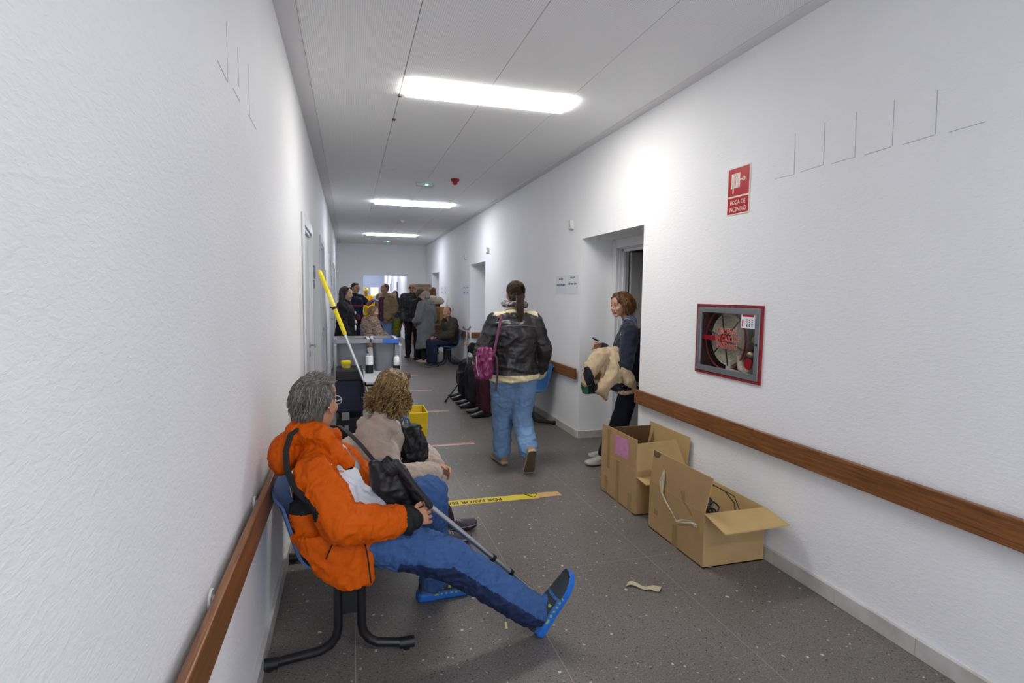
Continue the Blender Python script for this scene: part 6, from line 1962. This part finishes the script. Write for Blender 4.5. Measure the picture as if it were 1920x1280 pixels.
tag(ct, 'beige coat with dark lining draped over the arm of the woman in the recess', 'coat')
bo = (1.942, 4.320, 0.630)
gb = empty('shopping_bag', bo)
g = Geo(); g.loft([ering((1.928, 4.320, 0.777), (0.050, 0, 0), (0, 0.03, 0), 16, 4), ering((1.940, 4.320, 0.704), (0.062, 0, 0), (0, 0.04, 0), 16, 4), ering((1.956, 4.320, 0.634), (0.064, 0, 0), (0, 0.04, 0), 16, 4)])
soft('bag_body', g, [mat('bag_green', '#1c5a37', .6), BLACKC], gb, 0.008, 1, 0.004, 20, paint=lambda c: (c[:, 0] > np.array((1.921, 4.300, 0.717))[0]).astype(int), origin=bo)
Geo().tube([(1.899, 4.320, 0.769), (1.916, 4.330, 0.849), (1.965, 4.330, 0.848), (1.973, 4.320, 0.767)], 0.005, 6).build('bag_handle', BLACKC, gb, smooth=True, origin=bo)
tag(gb, 'small green and black bag hanging below the beige coat', 'bag')
bo = (2.063, 4.460, 1.083)
ph = Geo().quadslab([(2.018, 4.440, 1.094), (2.080, 4.440, 1.066), (2.122, 4.510, 1.069), (2.060, 4.510, 1.098)], 0.009).build('phone', mat('phone_black', '#101114', .2, 0, .6), bevel=0.003, origin=bo)
Geo().quadslab([(2.026, 4.447, 1.100), (2.083, 4.447, 1.074), (2.115, 4.505, 1.076), (2.063, 4.505, 1.102)], 0.002).build('screen', mat('phone_screen', '#22252c', .1), ph, origin=bo)
tag(ph, 'black phone held up by the woman in the recess', 'phone')

# ================================================================== people farther down the corridor
BLK = cloth('coat_black', '#1a1a1d', '#222226', 0.75)
DENIM = cloth('denim_light', '#7f9dc4', '#7292bd', 0.85)
DENIMD = cloth('denim_dark', '#33496b', '#2b3f5f', 0.85)
NAVYU = cloth('uniform_navy', '#20263c', '#1b2034', 0.8)
SHB = [mat('sole_black', '#19191b', .6), mat('shoe_black', '#151517', .35, 0, .5)]
SHG = [mat('sole_pale', '#c9bdb0', .6), mat('shoe_pale', '#b9a79a', .7)]
HBLK = mat('hair_black', '#1c1714', 0.45)
HBRN = mat('hair_brown', '#4a3220', 0.45)
HGRY = mat('hair_greyish', '#4f4843', 0.5)
V_ = dict(vox=0.013, hvox=0.0085)

# woman with long dark hair by the left wall
A1 = stand(-0.075, 8.9, 1.75, 1.545, True, face=Vector((0.86, -0.50, -0.05)))
person('standing woman in black coat with long dark hair by left wall', A1, '#c99f86', '#a8685e', '#241a14', True, hk=1.06, vox=0.012, hvox=0.007)
top(A1, 'coat', [BLK], 0.032, 0.30, 0.02, 1.05, 1.05, 0.97, 0.013, 0.010, 14, 0.05, armr=(0.07, .062, .058, .046))
trousers(A1, 'trousers', [BLK], vox=0.015); shoes(A1, SHB, vox=0.011)
hair(A1, mat('hair_dark_long', '#2a1e18', .45), LONGH, 0.008, 0.006, 50, (1, 1, 0.25))
W = A1['W']
for a, b_, w_ in ((0.06, 1.27, 0.02), (0.03, 1.12, 0.025), (0.06, 1.02, 0.035)):
    c = W(a - 0.02, 0.175, b_)
    Geo().ell(c, (w_, 0.014, w_ * 1.3), Matrix.Rotation(-1.75, 3, 'Z')).build('white_print', WHITET, A1['obj'], smooth=True, origin=A1['base'])

# man in navy uniform, pointing
A2 = stand(0.10, 12.5, 2.35, 1.665)
W = A2['W']
A2.update(face=Vector((0.62, -0.78, -0.05)), eL=W(-0.29, 0.12, 1.24), wL=W(-0.22, 0.33, 1.33), hdL=W(0.1, 1, 0.12) - A2['base'], hnL=Vector((0, 0, -1)), cL=0.25, wR=W(0.20, 0.16, 0.93))
person('man in navy uniform with red chest stripe, pointing right', A2, '#b98a6a', '#9a6050', '#1c1612', **V_)
top(A2, 'uniform_shirt', [NAVYU, mat('uniform_red', '#8c2336', .8)], 0.022, 0.06, 0, 1.1, 1.1, 0.03, 0.013, 0.006, 14, 0.02, paint=lambda c: ((c[:, 2] > 1.17) & (c[:, 2] < 1.205) & (np.hypot(c[:, 0] - 0.10, c[:, 1] - 12.5) < 0.24)).astype(int))
trousers(A2, 'trousers', [NAVYU], 0.02, vox=0.014); shoes(A2, SHB, vox=0.012)
hair(A2, HBLK, SHORT + [('c', (-0.03, 0.036, 0.098), (0.03, 0.036, 0.098), 0.02, 0.02)], 0.009, 0.005)
g = Geo(); fl = []
hand_geo(g, fl, A2['wL'], A2['hdL'], A2['hnL'], 'L', 0.25, A2['k'] * 1.1)
for pts, rad in fl: chain(g, pts, [q * 1.15 for q in rad], 8)
cap(g, lerp(A2['eL'], A2['wL'], 0.86), A2['wL'], 0.04, 0.036)
soft('glove', g, mat('glove_violet', '#8d7fd0', .5), A2['obj'], 0.006, 2, origin=A2['base'])
g = Geo(); R, hd, k = A2['R'], A2['head'], A2['k']
for s in (-1, 1): g.tube([hd + R @ Vector((s * 0.034 + 0.026 * math.cos(q), 0.098, 0.002 + 0.017 * math.sin(q))) * k for q in [6.283 * i / 12 for i in range(12)]], 0.003, 5, close=True)
g.build('glasses', BLACKP, A2['obj'], origin=A2['base'])
W = A2['W']
Geo().ell(W(0.06, 0.155, 0.95), (0.06, 0.03, 0.07)).build('belt_pouch', mat('pouch_red', '#6b2434', .7), A2['obj'], smooth=True, origin=A2['base'])

# person in yellow jacket and helmet, beyond the end wall
A3 = stand(0.50, 18.6, 3.3, 1.60)
W = A3['W']; A3.update(wR=W(0.07, 0.24, 1.02), wL=W(-0.07, 0.24, 1.02), eR=W(0.25, 0.03, 1.10), eL=W(-0.25, 0.03, 1.10))
person('person in yellow jacket and yellow helmet in the end doorway', A3, '#b98a6a', '#9a6050', '#1c1612', **V_)
YJ = cloth('yellow_jacket', '#e3b312', '#d6a30e', .7)
top(A3, 'jacket', [YJ], 0.026, 0.10, 0.01, 1.05, 1.05, 0.95, 0.015, 0.008, 12)
trousers(A3, 'trousers', [BLK], vox=0.016); shoes(A3, SHB, vox=0.013)
hair(A3, mat('helmet_yellow', '#e8bd2a', .35), [('e', (0, -0.012, 0.055), (0.098, 0.118, 0.092)), ('c', (0, -0.1, 0.10), (0, 0.09, 0.12), 0.022, 0.022), ('c', (0, 0.09, 0.05), (0, 0.13, 0.04), 0.04, 0.03), ('e', (-0.09, 0, -0.01), (0.02, .03, .04)), ('e', (0.09, 0, -0.01), (0.02, .03, .04))], 0.009, 0.0, name='helmet')

# man in tan jacket with plaid shirt
A4 = stand(0.79, 13.3, -2.35, 1.675)
W = A4['W']; A4.update(face=Vector((-0.86, -0.50, 0)), wL=W(-0.18, 0.14, 0.90), eL=W(-0.27, -0.06, 1.12), wR=W(0.19, 0.13, 0.92), eR=W(0.27, -0.05, 1.12))
person('man in tan quilted jacket and burgundy shirt facing left', A4, '#b78a6e', '#9a6050', '#4f4843', **V_)
TANJ = cloth('tan_jacket', '#988363', '#8a7656', .7, (30, .3, .006))
fw4 = np.array(A4['f']); rt4 = np.array(A4['r']); b4 = np.array((0.80, 13.3, 0))
top(A4, 'jacket', [TANJ], 0.034, 0.10, 0.012, 1.05, 1.08, 0.96, 0.013, 0.012, 18, 0.05, stretch=(.5, .5, 2.2), armr=(.07, .064, .06, .05), cut=lambda c: (((c - b4) @ fw4) > 0.08) & (np.abs((c - b4) @ rt4) < 0.075) & (c[:, 2] < 1.45))
g = Geo(); torso(g, A4, 0.016, 1.0, 1.04, None, 0.05, 0); soft('plaid_shirt', g, mat('plaid', '#3b2036', .85, var=(40, '#6b3350', .12)), A4['obj'], 0.012, 4, origin=A4['base'])
trousers(A4, 'jeans', [DENIM], 0.018, vox=0.013); shoes(A4, SHB, vox=0.012)
hair(A4, HGRY, SHORT, 0.009, 0.005)

# olive shape of unclear kind, stood in for by a hanging coat
bo = Vector((1.08, 13.25, 0.5))
oc = empty('coat', bo)
OLIVE = cloth('olive_cloth', '#86842f', '#6f6c28', .85, (40, .4, .006))
g = Geo()
chain(g, [(0.98, 13.15, 0.84), (1.10, 13.12, 0.83), (1.25, 13.15, 0.79)], [0.045, 0.06, 0.045])
chain(g, [(1.03, 13.12, 0.80), (1.02, 13.1, 0.62), (0.99, 13.1, 0.46)], [0.07, 0.085, 0.07])
chain(g, [(1.08, 13.12, 0.80), (1.07, 13.1, 0.66), (1.05, 13.1, 0.52)], [0.07, 0.07, 0.05])
soft('coat_body', g, OLIVE, oc, 0.012, 3, 0.02, 16, (1.5, 1, .6), 51, None, bo)
tag(oc, 'unidentified olive green shape, built as a hanging coat, beside the man in tan jacket', 'coat')

# young woman in black T-shirt far beyond the end doorway
A5 = stand(1.385, 18.0, 3.5, 1.54, True)
W = A5['W']; A5.update(wR=W(0.05, 0.22, 1.0), wL=W(-0.05, 0.24, 1.0), eR=W(0.25, 0.0, 1.06), eL=W(-0.26, 0.0, 1.06))
person('young woman in black T-shirt and jeans far down the passage', A5, '#b98d72', '#9a6050', '#1c1612', True, **V_)
top(A5, 't_shirt', [BLK], 0.012, 0.02, 0, 1, 1, 0.02, 0.015, 0.004, 12, 0.0)
trousers(A5, 'jeans', [DENIMD], vox=0.015); shoes(A5, SHG, vox=0.013)
hair(A5, HBLK, LONGH, 0.010, 0.005)

# tall bald man in black
A6 = stand(1.365, 12.85, 3.35, 1.70)
W = A6['W']; A6.update(wR=W(0.20, 0.10, 0.83), wL=W(-0.20, 0.1, 0.83))
person('tall balding man with dark glasses in black leather jacket', A6, '#b98a70', '#9a6050', '#4f4843', **V_)
top(A6, 'leather_jacket', [mat('leather_jacket', '#1d1e21', .42, 0, .45, bump=(30, .3, .006))], 0.030, 0.07, 0.01, 1.02, 1.04, 0.96, 0.013, 0.010, 16, 0.04, armr=(.068, .06, .056, .046))
trousers(A6, 'trousers', [BLK], vox=0.013); shoes(A6, SHB, vox=0.012)
hair(A6, HGRY, [('e', (0, -0.045, -0.005), (0.080, 0.062, 0.05))], 0.009, 0.004)
g = Geo(); R, hd, k = A6['R'], A6['head'], A6['k']
for s in (-1, 1): g.ell(hd + R @ Vector((s * 0.032, 0.094, 0.003)) * k, (0.026, 0.006, 0.018), R, 12, 8)
g.tube([hd + R @ Vector(q) * k for q in ((-0.08, 0.0, 0.012), (-0.06, 0.09, 0.012), (0.06, 0.09, 0.012), (0.08, 0.0, 0.012))], 0.003, 6)
g.build('glasses', mat('dark_glasses', '#2a1c1c', .2), A6['obj'], smooth=True, origin=A6['base'])

# woman with brown hair looking down
A7 = stand(1.47, 12.36, 2.3, 1.56, True, face=Vector((0.55, -0.70, -0.45)))
person('woman with brown hair looking down between the man in black and grey coat', A7, '#c59c86', '#a8685e', '#3a2a1e', True, **V_)
top(A7, 'coat', [BLK], 0.022, 0.22, 0.01, 0.95, 0.95, 0.95, 0.014, 0.009, 14, 0.03)
trousers(A7, 'trousers', [BLK], vox=0.015); shoes(A7, SHB, vox=0.013)
hair(A7, mat('hair_brown_grey', '#5a4a40', .5), BOB, 0.009, 0.006)

# woman in long grey coat and knitted hat, seen from behind
GREYC = cloth('grey_wool', '#77787b', '#6a6b6e', .95, (90, .5, .005), sheen=.3)
A8 = stand(1.555, 11.92, -0.75, 1.50, True)
W = A8['W']; A8.update(wL=W(-0.13, 0.22, 0.98), eL=W(-0.26, 0.02, 1.04), wR=W(0.13, 0.2, 0.98), eR=W(0.26, 0.0, 1.04), face=Vector((-0.8, 0.55, 0)))
person('woman in long grey coat and beige knitted hat, seen from behind', A8, '#c59c86', '#a8685e', '#3a2a1e', True, hk=1.05, **V_)
top(A8, 'long_coat', [GREYC], 0.040, 0.50, 0.035, 1.08, 1.08, 0.95, 0.013, 0.010, 12, 0.05, armr=(.072, .066, .062, .054), stretch=(1.3, 1.3, .5))
trousers(A8, 'trousers', [BLK], vox=0.014); shoes(A8, SHG, vox=0.011)
hair(A8, mat('knit_beige', '#9a8d83', .95, bump=(80, .6, .006), sheen=.3), [('e', (0, -0.018, 0.042), (0.090, 0.104, 0.090)), ('e', (0, -0.045, 0.0), (0.086, 0.075, 0.06))], 0.009, 0.006, 30, name='knitted_hat')

# person with auburn hair raising a cream sleeve
A9 = stand(1.905, 13.45, 0.2, 1.605, True)
W = A9['W']; A9.update(eL=W(-0.25, 0.1, 1.45), wL=W(-0.10, 0.28, 1.42), eR=W(0.22, -0.06, 1.36), wR=W(-0.02, -0.16, 1.43), face=Vector((-0.2, 0.95, -0.1)))
person('woman with auburn hair and raised cream sleeve behind grey coat', A9, '#c59c86', '#a8685e', '#3a2a1e', True, **V_)
top(A9, 'sweater', [mat('cream_knit', '#c9c0ae', .95, bump=(60, .6, .008), sheen=.3), cloth('brown_vest', '#6b5336', '#5e482e', .8)], 0.030, 0.08, 0.01, 1.0, 1.0, 0.95, 0.013, 0.010, 16, 0.03, armr=(.07, .066, .062, .056),
    paint=lambda c: (c[:, 2] < 1.22).astype(int))
trousers(A9, 'trousers', [BLK], vox=0.015); shoes(A9, SHB, vox=0.013)
hair(A9, mat('hair_auburn_far', '#6b4526', .45), BOB, 0.009, 0.006)

# seated man in brown jacket, right wall
B1_ = sit(1.93, 11.27, -math.pi / 2 - 0.25, 1.58, 0.40)
B1_.update(face=Vector((-0.72, -0.69, -0.05)))
person('seated man in dark brown jacket on the far right bench', B1_, '#b58568', '#96604f', '#2f2822', hk=1.08, **V_)
BRJ = cloth('brown_jacket', '#3f3a31', '#37322a', .8)
top(B1_, 'jacket', [BRJ], 0.034, 0.03, 0.01, 1.08, 1.12, 0.96, 0.012, 0.010, 15, 0.04, armr=(.072, .066, .062, .05))
trousers(B1_, 'trousers', [cloth('navy_far', '#20283c', '#1b2233', .85)], 0.018, vox=0.012); shoes(B1_, [mat('sole_grey', '#6d6a66', .6), mat('shoe_dark_grey', '#2b2a2a', .6)], vox=0.011)
hair(B1_, mat('hair_short_dark', '#4a3f38', .6), [('e', (0, -0.032, 0.032), (0.077, 0.088, 0.080)), ('e', (0, -0.05, 0.0), (0.074, 0.055, 0.06))], 0.009, 0.003)

# seated woman in beige patterned coat
B2_ = sit(0.40, 11.15, 1.15, 1.56, 0.42, True)
B2_.update(face=Vector((0.90, -0.42, -0.15)))
person('seated woman in beige patterned puffer coat beyond the cart', B2_, '#c09a82', '#a8685e', '#5a4630', True, **V_)
top(B2_, 'puffer_coat', [mat('camo_beige', '#a9937f', .8, var=(38, '#7c6857', .1), bump=(25, .4, .008))], 0.045, 0.05, 0.01, 1.1, 1.15, 0.95, 0.013, 0.014, 18, 0.05, armr=(.078, .07, .066, .056), stretch=(.6, .6, 2))
trousers(B2_, 'trousers', [DENIMD], vox=0.015); shoes(B2_, SHB, vox=0.013)
hair(B2_, mat('hair_tan', '#7a5f3f', .5), BOB, 0.009, 0.006)
strap('bag_strap', [B2_['W'](0.13, 0.10, 1.0), B2_['W'](0.15, 0.165, 0.85), B2_['W'](0.14, 0.19, 0.70)], 0.035, 0.008, BLACKC, B2_['obj'], B2_['base'], B2_['f'])

# three people on the right-hand row, mostly behind the walking woman
B3_ = sit(1.97, 7.62, -math.pi / 2, 1.58, 0.40, True)
B3_.update(head=B3_['W'](0, 0.0, 1.15), kR=B3_['W'](0.11, 0.47, 0.515), kL=B3_['W'](-0.11, 0.47, 0.515), aR=B3_['G'](0.11, 0.49, 0.088), aL=B3_['G'](-0.11, 0.49, 0.088))
B3_.update(wL=Vector((1.557, 7.350, 0.739)), eL=Vector((1.86, 7.30, 0.70)), hdL=Vector((-0.5, 0, 0.85)), hnL=Vector((-0.6, 0.5, 0)), cL=0.9)
person('seated person in black coat and skirt gripping a crutch', B3_, '#c09a82', '#a8685e', '#8a8580', True, **V_)
top(B3_, 'coat', [BLK], 0.036, 0.04, 0.01, 1.05, 1.1, 0.94, 0.013, 0.010, 15, 0.04, armr=(.074, .066, .062, .05))
def sk(g):
    hc = (B3_['hipR'] + B3_['hipL']) / 2; kc = (B3_['kR'] + B3_['kL']) / 2; ac = (B3_['aR'] + B3_['aL']) / 2
    g.loft([ering(hc, (0, 0.2, 0), (0, 0, 0.11)), ering(kc + Vector((0.03, 0, 0)), (0, 0.2, 0), (0.03, 0, 0.10)), ering(kc + Vector((-0.03, 0, -0.05)), (0, 0.2, 0), (0.08, 0, 0.06)), ering(lerp(kc, ac, 0.7), (0, 0.19, 0), (0.09, 0, 0.0))])
trousers(B3_, 'skirt', [BLK], vox=0.014, extra=sk); shoes(B3_, SHB, vox=0.012)
hair(B3_, mat('hair_white', '#b9b4ae', .5), BOB, 0.009, 0.006)
hp = Vector(B3_['wL']) + Vector((-0.05, 0.0, 0.04))
cr2 = empty('crutch', (hp.x + 0.03, hp.y, 0))
Geo().tube([hp + Vector((0.0, 0, 0.12)), hp + Vector((0.03, 0, -hp.z + 0.03))], 0.011, 10).build('tube', ALU, cr2, smooth=True, origin=(hp.x + 0.03, hp.y, 0))
Geo().tube([hp + Vector((0.03, 0, -hp.z)), hp + Vector((0.03, 0, -hp.z + 0.04))], [0.018, 0.014], 10).build('rubber_tip', BLACKP, cr2, origin=(hp.x + 0.03, hp.y, 0))
Geo().tube([hp + Vector((0.0, 0, 0.10)), hp + Vector((-0.005, 0, 0.22))], [0.011, 0.010], 8).build('tube', mat('crutch_white', '#cfd1d4', .4), cr2, smooth=True, origin=(hp.x + 0.03, hp.y, 0))
g = Geo().tube([hp + Vector((-0.055, 0, 0.245)), hp + Vector((-0.03, 0, 0.215)), hp + Vector((0.0, 0, 0.208)), hp + Vector((0.03, 0, 0.215)), hp + Vector((0.05, 0, 0.25))], 0.012, 8)
g.build('arm_cuff', mat('cuff_grey', '#77797d', .5), cr2, smooth=True, origin=(hp.x + 0.03, hp.y, 0))
tag(cr2, 'upright grey forearm crutch held by the person in black', 'crutch')
B4_ = sit(1.90, 7.08, -math.pi / 2, 1.60, 0.40)
B4_.update(wL=Vector((1.60, 7.0, 0.60)), hdL=Vector((-0.8, 0.1, -0.5)), hnL=Vector((0, 0.2, -1)), cL=0.8)
person('seated person in dark trousers with a black cane', B4_, '#b98a70', '#96604f', '#8a8580', **V_)
top(B4_, 'jacket', [cloth('charcoal_jacket', '#2a2a2e', '#232327', .8)], 0.03, 0.03, 0.01, 1.02, 1.05, 0.95, 0.014, 0.009, 14, 0.03)
trousers(B4_, 'trousers', [cloth('charcoal_trousers', '#2b2b2e', '#222225', .85)], 0.018, vox=0.013); shoes(B4_, SHB, vox=0.012)
hair(B4_, mat('hair_white', '#b9b4ae', .5), SHORT, 0.009, 0.004)
cn = empty('cane', (1.23, 7.40, 0))
Geo().tube([(1.232, 7.40, 0.02), (1.565, 7.02, 0.60)], 0.009, 8).build('shaft', BLACKP, cn, smooth=True, origin=(1.23, 7.4, 0))
Geo().tube([(1.56, 7.025, 0.59), (1.575, 7.01, 0.615), (1.60, 6.98, 0.625), (1.63, 6.95, 0.615)], 0.012, 8).build('handle', BLACKP, cn, smooth=True, origin=(1.23, 7.4, 0))
Geo().tube([(1.225, 7.408, 0.0), (1.238, 7.393, 0.03)], 0.014, 8).build('rubber_tip', BLACKP, cn, origin=(1.23, 7.4, 0))
tag(cn, 'black walking cane slanting to the floor before the seat row', 'cane')
B5_ = sit(1.91, 6.5, -math.pi / 2, 1.55, 0.40, True)
person('seated person in burgundy trousers behind the walking woman', B5_, '#b98a70', '#96604f', '#4a3a30', True, **V_)
top(B5_, 'jacket', [cloth('plum_jacket', '#33222c', '#2b1c25', .8)], 0.03, 0.03, 0.01, 1.0, 1.05, 0.95, 0.014, 0.009, 14, 0.03)
trousers(B5_, 'trousers', [cloth('burgundy_trousers', '#43202c', '#3a1b26', .85)], 0.016, vox=0.012); shoes(B5_, SHB, vox=0.011)
hair(B5_, HBRN, BOB, 0.009, 0.005)
